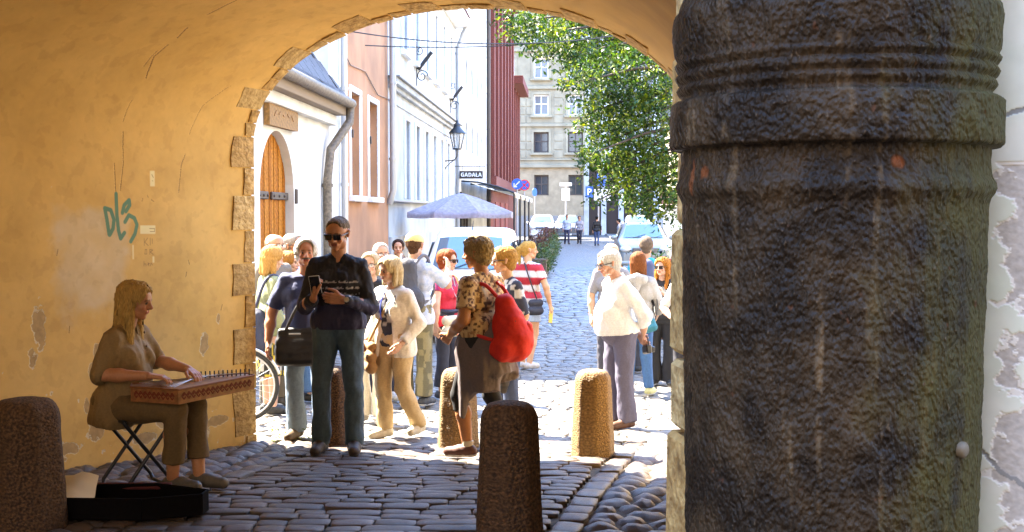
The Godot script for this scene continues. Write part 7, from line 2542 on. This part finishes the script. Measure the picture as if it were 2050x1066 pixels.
	var bp := bag_soft(bag, "bag_body", [bone(Vector3(-0.21, 0.72, 0.20), Vector3(0.04, 0.72, 0.23), 0.055, 0.055), bone(Vector3(-0.22, 0.80, 0.20), Vector3(0.05, 0.80, 0.23), 0.05, 0.05), bone(Vector3(-0.22, 0.88, 0.19), Vector3(0.05, 0.88, 0.22), 0.046, 0.046), bone(Vector3(-0.21, 0.96, 0.18), Vector3(0.04, 0.97, 0.21), 0.036, 0.036)], Color(0.014, 0.014, 0.016), 1.0, 0.006, 0.05)
	bp.material_override = tinted("bag_leather", 0.5)
	var bk := Mb.new(); bk.box(Vector3(-0.09, 0.955, 0.31), Vector3(0.1, 0.012, 0.01)); part(bag, "zip", bk, steel)
	strap(bag, "strap", [[-0.17, 0.98, 0.22], [-0.06, 1.2, 0.2], [0.08, 1.38, 0.13], [0.13, 1.46, 0.0], [0.10, 1.36, -0.13]], 0.03, black)
	# ---- the woman in the white jacket
	o = person("blond woman in white jacket and beige trousers with tan bag", on_ground(side(789, 10.2), 10.2), -38, 1.54, {
		"skin": FAIR, "w": 1.1, "bust": 0.015, "hips": 1.08, "lean": 4.0, "leg": 1.06, "elL": [0.28, 1.13, -0.06], "wrL": [0.22, 0.95, 0.13], "hand_dirL": [-0.4, -0.75, 0.5], "palmL": [-1, 0, 0], "curlL": 0.4, "elR": [-0.27, 1.12, -0.02], "wrR": [-0.24, 0.92, 0.13],
		"knR": [-0.09, 0.50, 0.07], "anR": [-0.07, 0.085, 0.05], "knL": [0.10, 0.50, 0.0], "anL": [0.12, 0.11, -0.22], "head_yaw": -8, "head_pitch": 8,
		"top": {"name": "jacket", "col": Color(0.78, 0.75, 0.69), "sleeve": 1.9, "hem": 0.80, "ease": 0.045, "fold": 0.024, "arm_ease": 0.032, "neck": 1.47, "open": 0.09, "under": Color(0.03, 0.035, 0.06), "under_dye": "shawl"},
		"legs": {"col": Color(0.58, 0.43, 0.23), "len": 1.96, "cuff": 0.068, "ease": 0.02, "fold": 0.02}, "shoe": Color(0.62, 0.55, 0.42), "sole": Color(0.6, 0.58, 0.5),
		"hair": {"style": "bob", "col": Color(0.72, 0.58, 0.34), "len": 0.13, "vol": 0.018, "fluff": 0.0070, "fringe": 0.0, "strand": 6.0}})
	strap(o, "lanyard", [[-0.04, 1.42, 0.10], [-0.03, 1.30, 0.16], [-0.02, 1.16, 0.165]], 0.012, mat("lanyard_blue", lin(0.03, 0.07, 0.5), 0.6))
	bag = carried(o, "shoulder_bag", "tan shoulder bag with cream strap of the woman in white", "bag")
	bag_soft(bag, "bag_body", [bone(Vector3(-0.33, 0.72, 0.10), Vector3(-0.08, 0.70, 0.24), 0.06, 0.06), bone(Vector3(-0.32, 0.81, 0.10), Vector3(-0.09, 0.80, 0.23), 0.055, 0.055), bone(Vector3(-0.30, 0.90, 0.09), Vector3(-0.11, 0.90, 0.20), 0.045, 0.045)], Color(0.34, 0.19, 0.075), 1.0, 0.006)
	strap(bag, "strap", [[-0.18, 0.90, 0.20], [-0.10, 1.08, 0.155], [0.03, 1.28, 0.145], [0.10, 1.40, 0.06], [0.10, 1.44, -0.01], [0.06, 1.36, -0.11]], 0.03, mat("strap_tan", lin(0.42, 0.27, 0.12), 0.7))
	# ---- the woman with the red backpack
	o = person("woman seen from behind in leopard blouse with grey wrap at waist", on_ground(side(968, 8.85), 8.85), -128, 1.63, {
		"skin": Color(0.40, 0.17, 0.07), "w": 1.12, "hips": 1.1, "lean": 4.0, "arm": 1.12, "leg": 1.05, "head_yaw": 18, "head_pitch": 4, "fine": 0.92,
		"elL": [0.27, 1.13, -0.02], "wrL": [0.16, 0.98, 0.22], "hand_dirL": [-0.3, -0.5, 0.7], "palmL": [-1, 0, 0], "elR": [-0.27, 1.12, 0.0], "wrR": [-0.16, 1.0, 0.22],
		"knL": [0.09, 0.50, 0.18], "anL": [0.08, 0.085, 0.10], "footL": 20.0, "knR": [-0.09, 0.50, 0.0], "anR": [-0.10, 0.15, -0.26], "heelR": 0.08, "toe_yR": 0.04,
		"top": {"name": "blouse", "col": Color(0.5, 0.38, 0.2), "dye": "leopard", "sleeve": 0.72, "hem": 0.98, "ease": 0.024, "fold": 0.012, "arm_ease": 0.03, "cell": 0.009},
		"legs": {"name": "leggings", "col": Color(0.014, 0.014, 0.018), "len": 1.28, "cuff": 0.06, "ease": 0.008, "fold": 0.006},
		"skirt": {"name": "waist_wrap", "col": Color(0.15, 0.125, 0.13), "waist": 1.10, "tails": [[[-0.02, 0.95, -0.02], [-0.02, 0.68, -0.05], 0.165, 0.20], [[0.11, 0.9, 0.05], [0.15, 0.33, 0.10], 0.12, 0.025], [[0.06, 0.9, -0.06], [0.09, 0.55, -0.10], 0.13, 0.11], [[-0.12, 0.9, -0.04], [-0.17, 0.62, -0.10], 0.12, 0.11]]},
		"shoe": Color(0.075, 0.022, 0.015), "sole": Color(0.55, 0.52, 0.48),
		"hair": {"style": "short", "col": Color(0.42, 0.31, 0.15), "vol": 0.02, "fluff": 0.0130, "fringe": 0.02, "strand": 30.0}})
	for c in [["L", 0.08, 0.10]]:
		soft(o, "sock", [{"bones": [bone(Vector3(c[1], 0.10, c[2]) * 0.93, Vector3(c[1], 0.14, c[2]) * 0.93, 0.042, 0.043, 1.0, false, true)], "cell": 0.008, "tint": Color(0.55, 0.48, 0.38)}], tinted("fabric"))
	bag = carried(o, "backpack", "bright red backpack on the woman in the leopard blouse", "backpack")
	bag_soft(bag, "bag_body", [bone(Vector3(-0.03, 1.24, -0.19), Vector3(-0.06, 0.98, -0.27), 0.085, 0.135), bone(Vector3(-0.15, 0.93, -0.24), Vector3(0.06, 0.90, -0.24), 0.105, 0.105), bone(Vector3(-0.04, 1.05, -0.21), Vector3(-0.06, 0.92, -0.27), 0.13, 0.13)], Color(0.62, 0.022, 0.012), 1.0, 0.012, 0.06)
	bag_soft(bag, "pocket", [bone(Vector3(-0.12, 1.06, -0.34), Vector3(-0.10, 0.93, -0.35), 0.045, 0.06)], Color(0.56, 0.02, 0.012), 1.0, 0.008)
	var redm := mat("strap_red", lin(0.5, 0.018, 0.014), 0.7)
	for sg in [-1.0, 1.0]: strap(bag, "shoulder_strap", [[sg * 0.07 - 0.03, 1.30, -0.17], [sg * 0.10, 1.40, -0.05], [sg * 0.115, 1.30, 0.10], [sg * 0.16, 1.12, 0.10], [sg * 0.19, 1.02, -0.05], [sg * 0.10, 0.96, -0.18]], 0.032, redm)
	strap(bag, "loose_strap", [[0.185, 1.02, -0.02], [0.20, 0.95, 0.0], [0.20, 0.88, 0.01]], 0.026, redm)
	var ey := Mb.new(); ey.ball(Vector3(0.015, 1.11, -0.325), Vector3.ONE * 0.017, 10, 6); part(bag, "toggle", ey, black)
	# ---- the short haired woman beyond her
	o = person("woman with short ginger hair half hidden behind the red backpack", on_ground(side(1012, 10.6), 10.6), -55, 1.64, {
		"skin": Color(0.55, 0.29, 0.15), "w": 1.05, "bust": 0.01, "glasses": "clear", "head_yaw": -25, "head_pitch": 5,
		"top": {"name": "cardigan", "col": Color(0.02, 0.02, 0.022), "dye": "shawl", "sleeve": 1.0, "hem": 0.85, "ease": 0.025},
		"legs": {"col": Color(0.05, 0.07, 0.13), "len": 1.9, "ease": 0.02}, "shoe": Color(0.04, 0.03, 0.03),
		"hair": {"style": "short", "col": Color(0.50, 0.27, 0.07), "vol": 0.016, "fluff": 0.0070, "fringe": 0.025, "strand": 30.0}})
	bag = carried(o, "quilted_jacket", "dark olive quilted jacket hanging beside the red backpack", "jacket")
	bag_soft(bag, "jacket_body", [bone(Vector3(0.14, 1.02, 0.04), Vector3(0.20, 0.66, 0.12), 0.10, 0.085), bone(Vector3(0.20, 0.66, 0.12), Vector3(0.15, 0.44, 0.13), 0.08, 0.03)], Color(0.035, 0.026, 0.018), 1.0, 0.02, 0.04, "quilt")
	# ---- the woman in the red vest
	o = person("woman with short red hair and sunglasses in crimson top", on_ground(side(893, 13.6), 13.6), 62, 1.68, {
		"skin": FAIR, "w": 1.02, "bust": 0.012, "glasses": "sun", "head_yaw": 0, "fine": 1.15, "elR": [-0.26, 1.14, 0.02], "wrR": [-0.27, 0.9, 0.02], "elL": [0.26, 1.13, -0.02], "wrL": [0.24, 0.92, 0.1],
		"top": {"name": "top", "col": Color(0.50, 0.012, 0.045), "collar": Color(0.6, 0.5, 0.5), "dye": "red_floral", "sleeve": 0.45, "hem": 0.86, "ease": 0.022, "arm_ease": 0.02},
		"legs": {"col": Color(0.02, 0.024, 0.05), "len": 1.8, "cuff": 0.08, "ease": 0.02}, "shoe": Color(0.02, 0.02, 0.03),
		"hair": {"style": "short", "col": Color(0.28, 0.075, 0.022), "vol": 0.022, "fluff": 0.0070, "fringe": 0.0, "strand": 12.0}})
	strap(o, "belt", [[-0.16, 1.06, 0.02], [-0.1, 1.05, 0.115], [0.08, 1.05, 0.125], [0.17, 1.06, 0.03]], 0.045, mat("belt_navy", lin(0.02, 0.025, 0.06), 0.7))
	strap(o, "lanyard", [[-0.06, 1.44, 0.06], [0.0, 1.2, 0.15], [0.06, 1.44, 0.06]], 0.010, mat("lanyard_grey", lin(0.4, 0.4, 0.5), 0.6))
	bag = carried(o, "shoulder_bag", "cream canvas shoulder bag of the woman in crimson", "bag")
	bag_soft(bag, "bag_body", [bone(Vector3(-0.22, 0.82, 0.14), Vector3(-0.02, 0.82, 0.22), 0.065, 0.065), bone(Vector3(-0.22, 0.95, 0.13), Vector3(-0.02, 0.95, 0.2), 0.055, 0.055)], Color(0.62, 0.55, 0.40), 1.2, 0.008)
	var fl := Mb.new(); fl.box(Vector3(-0.10, 0.84, 0.25), Vector3(0.13, 0.07, 0.02), Basis(Vector3.UP, -0.35), 0.006); part(bag, "pocket", fl, mat("canvas_tan", lin(0.5, 0.40, 0.22), 0.8))
	strap(bag, "strap", [[-0.02, 1.0, 0.2], [0.06, 1.2, 0.17], [0.10, 1.38, 0.11], [0.12, 1.46, 0.0], [0.08, 1.3, -0.14]], 0.03, mat("strap_tan", lin(0.42, 0.27, 0.12), 0.7))
	# ---- the man in the cap
	o = person("man in yellow cap and pale blue shirt with grey rucksack", on_ground(side(829, 12.9), 12.9), 165, 1.86, {
		"skin": SK, "w": 1.03, "fine": 1.1, "cap": Color(0.62, 0.47, 0.20), "elR": [-0.32, 1.24, 0.10], "wrR": [-0.28, 1.40, 0.24], "elL": [0.26, 1.13, 0.04], "wrL": [0.2, 1.0, 0.22], "head_pitch": 5,
		"top": {"col": Color(0.50, 0.55, 0.68), "collar": Color(0.55, 0.6, 0.7), "dye": "paisley", "sleeve": 0.95, "hem": 0.84, "ease": 0.03, "arm_ease": 0.03},
		"legs": {"col": Color(0.2, 0.18, 0.1), "dye": "camo", "len": 1.9, "ease": 0.026, "cuff": 0.08}, "shoe": Color(0.025, 0.028, 0.04), "sole": Color(0.5, 0.5, 0.5),
		"hair": {"style": "short", "col": Color(0.10, 0.05, 0.025), "vol": 0.003, "fluff": 0.0060, "fringe": 0.03}})
	bag = carried(o, "rucksack", "dark grey rucksack on the man in the cap", "backpack")
	bag_soft(bag, "bag_body", [bone(Vector3(0, 1.42, -0.2), Vector3(0, 1.12, -0.25), 0.10, 0.13), bone(Vector3(-0.07, 1.1, -0.24), Vector3(0.07, 1.1, -0.24), 0.12, 0.12)], Color(0.045, 0.045, 0.055), 1.2, 0.016, 0.05)
	for sg in [-1.0, 1.0]: strap(bag, "shoulder_strap", [[sg * 0.07, 1.46, -0.17], [sg * 0.12, 1.54, -0.03], [sg * 0.13, 1.40, 0.13], [sg * 0.17, 1.15, 0.08], [sg * 0.12, 1.05, -0.16]], 0.035, mat("strap_grey2", lin(0.08, 0.08, 0.10), 0.7))
	# ---- people between
	o = person("fair haired woman behind the phone man in black cardigan and cream trousers", on_ground(side(742, 11.4), 11.4), -15, 1.62, {
		"skin": FAIR, "glasses": "clear", "w": 1.0, "fine": 1.1, "head_yaw": 12, "top": {"name": "cardigan", "col": Color(0.015, 0.015, 0.017), "sleeve": 1.9, "hem": 0.72, "ease": 0.03},
		"legs": {"col": Color(0.66, 0.60, 0.48), "len": 1.95, "ease": 0.024, "cuff": 0.09}, "shoe": Color(0.5, 0.45, 0.38), "hair": {"style": "bob", "col": Color(0.62, 0.48, 0.30), "len": 0.08, "vol": 0.016, "fringe": 0.02}})
	o = person("grey haired man with glasses looking over the blond woman", on_ground(side(762, 13.4), 13.4), 20, 1.76, {
		"skin": SK, "glasses": "clear", "fine": 1.2, "top": {"col": Color(0.10, 0.11, 0.13), "sleeve": 1.9, "hem": 0.85}, "legs": {"col": Color(0.03, 0.035, 0.06), "len": 1.95, "ease": 0.024}, "shoe": Color(0.5, 0.5, 0.5),
		"hair": {"style": "short", "col": Color(0.55, 0.54, 0.52), "vol": 0.008, "fluff": 0.0070, "fringe": 0.035}})
	o = person("dark haired person in white shirt and dark waistcoat by the wall", on_ground(side(797, 18.0), 18.0), 5, 1.78, {
		"skin": SK, "fine": 1.5, "top": {"name": "waistcoat", "col": Color(0.03, 0.03, 0.035), "sleeve": 1.0, "hem": 0.85, "open": 0.04, "under": Color(0.6, 0.6, 0.6)}, "legs": {"col": Color(0.03, 0.03, 0.04), "len": 1.95},
		"hair": {"style": "short", "col": Color(0.05, 0.022, 0.012), "vol": 0.012, "fringe": 0.02}})
	o = person("bald bearded man with glasses in front of the plank door", on_ground(side(547, 12.9), 12.9), 50, 1.86, {
		"skin": SK, "glasses": "clear", "fine": 1.15, "face": "beard", "top": {"col": Color(0.16, 0.14, 0.12), "sleeve": 1.9, "hem": 0.85}, "legs": {"col": Color(0.10, 0.09, 0.07), "len": 1.95}, "hair": {"style": "bald", "col": Color(0.16, 0.11, 0.08), "fluff": 0.003, "vol": 0.0}})
	o = person("grey haired man in checked shirt behind the moustached man", on_ground(side(584, 13.3), 13.3), 60, 1.86, {
		"skin": SK, "glasses": "clear", "fine": 1.2, "top": {"col": Color(0.55, 0.55, 0.6), "dye": "paisley", "sleeve": 0.9, "hem": 0.85}, "legs": {"col": Color(0.12, 0.12, 0.13), "len": 1.95}, "hair": {"style": "short", "col": Color(0.42, 0.38, 0.34), "vol": 0.008, "fringe": 0.03}})
	o = person("blond woman in sage cardigan and black floral skirt by the left jamb", on_ground(side(541, 12.2), 12.2), 120, 1.70, {
		"skin": FAIR, "fine": 1.1, "w": 1.05, "head_pitch": 12, "top": {"name": "cardigan", "col": Color(0.22, 0.24, 0.13), "sleeve": 1.9, "hem": 0.84, "ease": 0.03, "arm_ease": 0.028},
		"skirt": {"col": Color(0.02, 0.02, 0.02), "dye": "floral", "waist": 1.06, "tails": [[[0, 0.95, 0], [0, 0.42, 0], 0.15, 0.17]]}, "shoe": Color(0.02, 0.02, 0.02),
		"hair": {"style": "bob", "col": Color(0.60, 0.34, 0.10), "len": 0.15, "vol": 0.016, "fluff": 0.0070, "strand": 6.0}})
	bag = carried(o, "rucksack", "navy rucksack beside the woman in the sage cardigan", "backpack")
	bag_soft(bag, "bag_body", [bone(Vector3(-0.12, 1.02, -0.20), Vector3(-0.16, 0.80, -0.24), 0.11, 0.14)], Color(0.03, 0.035, 0.06), 1.2, 0.018, 0.05)
	strap(bag, "shoulder_strap", [[-0.1, 1.14, -0.2], [-0.13, 1.44, -0.08], [-0.14, 1.40, 0.06], [-0.17, 1.1, 0.06]], 0.034, mat("strap_navy", lin(0.03, 0.035, 0.08), 0.7))
	o = person("strawberry blond woman in navy jacket and jeans behind the moustached man", on_ground(side(576, 13.2), 13.2), 75, 1.66, {
		"skin": FAIR, "fine": 1.15, "knL": [0.09, 0.52, 0.2], "anL": [0.09, 0.085, 0.22], "knR": [-0.09, 0.5, 0.0], "anR": [-0.09, 0.11, -0.24], "top": {"name": "jacket", "col": Color(0.025, 0.03, 0.10), "sleeve": 1.9, "hem": 0.82, "ease": 0.03},
		"legs": {"name": "jeans", "col": Color(0.07, 0.16, 0.36), "dye": "denim", "len": 1.85, "cuff": 0.09, "ease": 0.02}, "shoe": Color(0.02, 0.02, 0.02), "ankle_shoe": false, "bare_feet": true,
		"hair": {"style": "short", "col": Color(0.45, 0.22, 0.06), "vol": 0.022, "fluff": 0.0070, "fringe": 0.01}})
	# ---- the right hand group
	o = person("white haired man in white shirt holding a camera behind his back", on_ground(side(1243, 11.05), 11.05), -72, 1.66, {
		"skin": Color(0.52, 0.27, 0.17), "w": 1.14, "belly": 0.09, "lean": 6.0, "head_off": [0, -0.02, 0.035], "head_pitch": 14, "glasses": "clear", "leg": 1.12, "arm": 1.05,
		"elL": [0.285, 1.12, -0.13], "wrL": [0.10, 0.93, -0.20], "hand_dirL": [-0.8, -0.4, -0.3], "palmL": [0, 0, -1], "elR": [-0.285, 1.10, -0.14], "wrR": [-0.08, 0.90, -0.23], "hand_dirR": [0.7, -0.6, -0.1], "palmR": [0, 0, -1], "thumbR": [0, 1, 0], "thumbL": [0, 1, 0],
		"knL": [0.10, 0.50, 0.0], "anL": [0.10, 0.085, -0.04], "knR": [-0.10, 0.50, 0.05], "anR": [-0.10, 0.085, 0.02],
		"top": {"col": Color(0.74, 0.75, 0.76), "collar": Color(0.76, 0.77, 0.78), "sleeve": 1.5, "hem": 0.93, "ease": 0.034, "fold": 0.022, "arm_ease": 0.036, "neck": 1.47},
		"legs": {"col": Color(0.105, 0.095, 0.15), "len": 1.98, "cuff": 0.075, "ease": 0.022, "fold": 0.018}, "shoe": Color(0.10, 0.04, 0.02),
		"hair": {"style": "short", "col": Color(0.74, 0.72, 0.68), "vol": 0.014, "fluff": 0.0070, "fringe": 0.03, "strand": 20.0}})
	strap(o, "belt", [[-0.03, 0.955, 0.20], [0.10, 0.955, 0.16], [0.19, 0.955, 0.02], [0.14, 0.955, -0.11], [0, 0.955, -0.14], [-0.14, 0.955, -0.11], [-0.19, 0.955, 0.02]], 0.034, black)
	bag = carried(o, "compact_camera", "small black camera held behind the white haired man's back", "camera")
	var cb := Mb.new(); cb.box(Vector3(0.03, 0.76, -0.27), Vector3(0.12, 0.085, 0.06), Basis(Vector3.BACK, 0.2), 0.012); part(bag, "camera_body", cb, black)
	cb = Mb.new(); cb.lathe([Vector2(0.033, 0), Vector2(0.035, 0.03), Vector2(0.03, 0.055)], 16, Transform3D(Basis(Vector3.RIGHT, -PI / 2), Vector3(0.03, 0.76, -0.29))); part(bag, "camera_lens", cb, black)
	strap(bag, "wrist_strap", [[0.08, 0.80, -0.27], [0.06, 0.88, -0.26], [0.0, 0.90, -0.27]], 0.014, black)
	o = person("bald man in sunglasses looking over the white haired man", on_ground(side(1224, 14.6), 14.6), 8, 1.78, {
		"skin": Color(0.52, 0.30, 0.18), "glasses": "sun", "fine": 1.25, "head_yaw": 8, "top": {"col": Color(0.24, 0.24, 0.27), "sleeve": 0.9, "hem": 0.86}, "legs": {"col": Color(0.05, 0.05, 0.07), "len": 1.95}, "hair": {"style": "bald", "col": Color(0.4, 0.28, 0.18), "fluff": 0.002}})
	o = person("brown haired woman low behind the white haired man", on_ground(side(1238, 15.6), 15.6), 170, 1.46, {
		"skin": FAIR, "fine": 1.3, "top": {"col": Color(0.25, 0.17, 0.11), "sleeve": 1.0, "hem": 0.86}, "legs": {"col": Color(0.03, 0.03, 0.04), "len": 1.95}, "hair": {"style": "bob", "col": Color(0.22, 0.10, 0.04), "len": 0.11, "vol": 0.02}})
	o = person("woman in grey hooded top and jeans with her back turned", on_ground(side(1278, 13.9), 13.9), 168, 1.66, {
		"skin": FAIR, "fine": 1.1, "w": 1.02, "elR": [-0.27, 1.12, 0.02], "wrR": [-0.22, 0.98, 0.2], "elL": [0.25, 1.12, -0.02], "wrL": [0.2, 0.95, 0.15], "knR": [-0.10, 0.5, 0.01], "anR": [-0.14, 0.085, 0], "knL": [0.10, 0.5, 0.01], "anL": [0.11, 0.085, 0.02],
		"top": {"name": "hooded_top", "col": Color(0.34, 0.33, 0.32), "sleeve": 1.75, "hem": 0.82, "ease": 0.034, "fold": 0.02, "arm_ease": 0.03},
		"legs": {"name": "jeans", "col": Color(0.05, 0.13, 0.30), "dye": "denim", "len": 1.92, "cuff": 0.052, "ease": 0.02, "fold": 0.006}, "shoe": Color(0.50, 0.48, 0.22), "sole": Color(0.6, 0.6, 0.55),
		"hair": {"style": "bob", "col": Color(0.24, 0.085, 0.03), "len": 0.15, "vol": 0.016, "strand": 6.0}})
	soft(o, "hood", [{"bones": [bone(Vector3(-0.07, 1.36, -0.11), Vector3(0.07, 1.36, -0.11), 0.055, 0.055), bone(Vector3(0, 1.38, -0.12), Vector3(0, 1.24, -0.14), 0.06, 0.03)], "cell": 0.012, "noise": 0.01, "tint": Color(0.36, 0.35, 0.34)}], tinted("fabric"))
	bag = carried(o, "handbag", "teal handbag hanging by the woman in the grey hooded top", "bag")
	bag_soft(bag, "bag_body", [bone(Vector3(-0.20, 0.86, -0.14), Vector3(0.0, 0.80, -0.18), 0.055, 0.055), bone(Vector3(-0.18, 0.93, -0.13), Vector3(0.0, 0.88, -0.17), 0.045, 0.045)], Color(0.04, 0.20, 0.26), 1.1, 0.004)
	strap(bag, "strap", [[-0.22, 0.94, -0.12], [-0.24, 1.15, -0.06], [-0.16, 1.45, 0.0], [-0.05, 1.3, 0.15]], 0.014, black)
	o = person("tall man in turquoise jacket with his back turned by the flower box", on_ground(side(1294, 16.2), 16.2), 175, 1.84, {
		"skin": SK, "fine": 1.3, "w": 1.06, "top": {"name": "jacket", "col": Color(0.02, 0.34, 0.44), "sleeve": 1.9, "hem": 0.84, "ease": 0.03}, "legs": {"col": Color(0.05, 0.05, 0.06), "len": 1.95}, "hair": {"style": "short", "col": Color(0.20, 0.15, 0.11), "vol": 0.008, "fringe": 0.03}})
	bag = carried(o, "rucksack", "pale and navy rucksack on the man in turquoise", "backpack")
	bag_soft(bag, "bag_body", [bone(Vector3(0, 1.38, -0.2), Vector3(0, 1.06, -0.23), 0.10, 0.12)], Color(0.06, 0.075, 0.16), 1.4, 0.01)
	o = person("woman with long red hair and sunglasses in black padded waistcoat", on_ground(side(1327, 14.9), 14.9), -18, 1.58, {
		"skin": FAIR, "glasses": "sun", "fine": 1.1, "bust": 0.012, "head_yaw": -16, "elR": [-0.27, 1.14, 0.06], "wrR": [-0.10, 1.30, 0.22], "hand_dirR": [0.2, 0.8, 0.3], "palmR": [1, 0, 0.2], "curlR": 0.9, "elL": [0.27, 1.14, 0.06], "wrL": [0.06, 1.28, 0.22], "hand_dirL": [-0.4, 0.8, 0.2], "palmL": [-0.6, 0, 0.5], "curlL": 0.9,
		"top": {"name": "waistcoat", "col": Color(0.016, 0.015, 0.018), "dye": "quilt", "sleeve": 1.8, "hem": 0.86, "ease": 0.034}, "legs": {"col": Color(0.014, 0.013, 0.016), "len": 1.98, "cuff": 0.10, "ease": 0.022}, "shoe": Color(0.03, 0.03, 0.03), "sole": Color(0.6, 0.6, 0.6),
		"hair": {"style": "long", "col": Color(0.50, 0.19, 0.035), "len": 0.30, "front": 0.03, "vol": 0.02, "fluff": 0.016, "strand": 5.0}})
	bag = carried(o, "paper_cup", "white paper wrapper held by the red haired woman", "paper")
	cb = Mb.new(); cb.lathe([Vector2(0.025, 0), Vector2(0.03, 0.05), Vector2(0.045, 0.13), Vector2(0.05, 0.16)], 14, Transform3D(Basis(Vector3.BACK, 0.15), Vector3(-0.045, 1.22, 0.27)), true); part(bag, "wrapper", cb, mat("paper_white", lin(0.74, 0.73, 0.70), 0.7))
	o = person("person in white t-shirt mostly hidden by the right jamb", on_ground(side(1378, 13.4), 13.4), -20, 1.62, {
		"skin": FAIR, "fine": 1.2, "elR": [-0.30, 1.12, 0.0], "wrR": [-0.16, 1.02, 0.2], "top": {"name": "tshirt", "col": Color(0.70, 0.70, 0.70), "sleeve": 0.9, "hem": 0.86, "ease": 0.03}, "legs": {"col": Color(0.02, 0.02, 0.035), "len": 1.95}, "hair": {"style": "short", "col": Color(0.3, 0.2, 0.1), "vol": 0.01}})
	o = person("woman with blond ponytail in red and white striped top walking away", on_ground(side(1058, 16.6), 16.6), 152, 1.77, {
		"skin": Color(0.56, 0.30, 0.16), "fine": 1.25, "head_yaw": -50, "hips": 1.05, "elR": [-0.28, 1.14, -0.02], "wrR": [-0.32, 0.9, 0.02], "knL": [0.09, 0.5, 0.05], "anL": [0.09, 0.085, 0.0], "anR": [-0.09, 0.10, -0.15], "knR": [-0.09, 0.5, 0.0],
		"top": {"name": "tshirt", "col": Color(0.5, 0.03, 0.05), "dye": "stripes", "sleeve": 0.6, "hem": 0.90, "ease": 0.024, "arm_ease": 0.028}, "legs": {"name": "shorts", "col": Color(0.42, 0.52, 0.68), "len": 0.6, "ease": 0.02}, "shoe": Color(0.5, 0.45, 0.4), "ankle_shoe": false, "bare_feet": true,
		"hair": {"style": "tail", "col": Color(0.62, 0.36, 0.09), "vol": 0.006, "fluff": 0.008, "strand": 6.0}})
	bag = carried(o, "handbag", "dark handbag at the hip of the woman in the striped top", "bag")
	bag_soft(bag, "bag_body", [bone(Vector3(-0.20, 0.82, -0.06), Vector3(-0.14, 0.82, -0.18), 0.06, 0.06), bone(Vector3(-0.20, 0.93, -0.05), Vector3(-0.14, 0.93, -0.17), 0.05, 0.05)], Color(0.035, 0.035, 0.045), 1.4, 0.004)
	strap(bag, "strap", [[-0.18, 0.98, -0.1], [-0.10, 1.25, -0.16], [0.02, 1.47, -0.08]], 0.02, black)
	bag = carried(o, "folded_map", "folded yellow map in the hand of the striped top woman", "map")
	cb = Mb.new(); cb.box(Vector3(-0.33, 0.76, 0.03), Vector3(0.012, 0.22, 0.10), Basis(Vector3.RIGHT, 0.2), 0.002); part(bag, "sheet", cb, mat("map_yellow", lin(0.62, 0.42, 0.06), 0.7))
	# ---- far up the street
	for q in [[1135, 73.0, 5, 1.80, Color(0.35, 0.42, 0.55), Color(0.03, 0.035, 0.08), Color(0.04, 0.03, 0.025), "man of the far couple in pale blue shirt walking down the street"],
			[1160, 73.4, -8, 1.72, Color(0.30, 0.30, 0.36), Color(0.02, 0.025, 0.05), Color(0.05, 0.03, 0.02), "woman of the far couple carrying a dark bag"],
			[1195, 70.0, 172, 1.74, Color(0.02, 0.02, 0.022), Color(0.05, 0.09, 0.20), Color(0.03, 0.025, 0.02), "distant walker in black jacket and blue jeans"],
			[1239, 62.0, -100, 1.66, Color(0.40, 0.40, 0.42), Color(0.02, 0.02, 0.025), Color(0.03, 0.025, 0.02), "distant walker with rucksack near the kerb"]]:
		o = person(q[7], on_ground(side(q[0], q[1]), q[1]), q[2], q[3], {"group": "walkers far up the street", "fine": 2.6, "skin": SK, "knL": [0.09, 0.5, 0.08], "anL": [0.09, 0.085, 0.1], "knR": [-0.09, 0.5, 0.0], "anR": [-0.09, 0.10, -0.18],
			"top": {"col": q[4], "sleeve": 1.8, "hem": 0.85}, "legs": {"col": q[5], "len": 1.95}, "hair": {"style": "short", "col": q[6], "vol": 0.01}})
	bag = carried(o, "rucksack", "dark rucksack on the distant walker near the kerb", "backpack")
	bag_soft(bag, "bag_body", [bone(Vector3(0, 1.34, -0.18), Vector3(0, 1.04, -0.21), 0.11, 0.13)], Color(0.03, 0.04, 0.07), 2.4, 0.01)
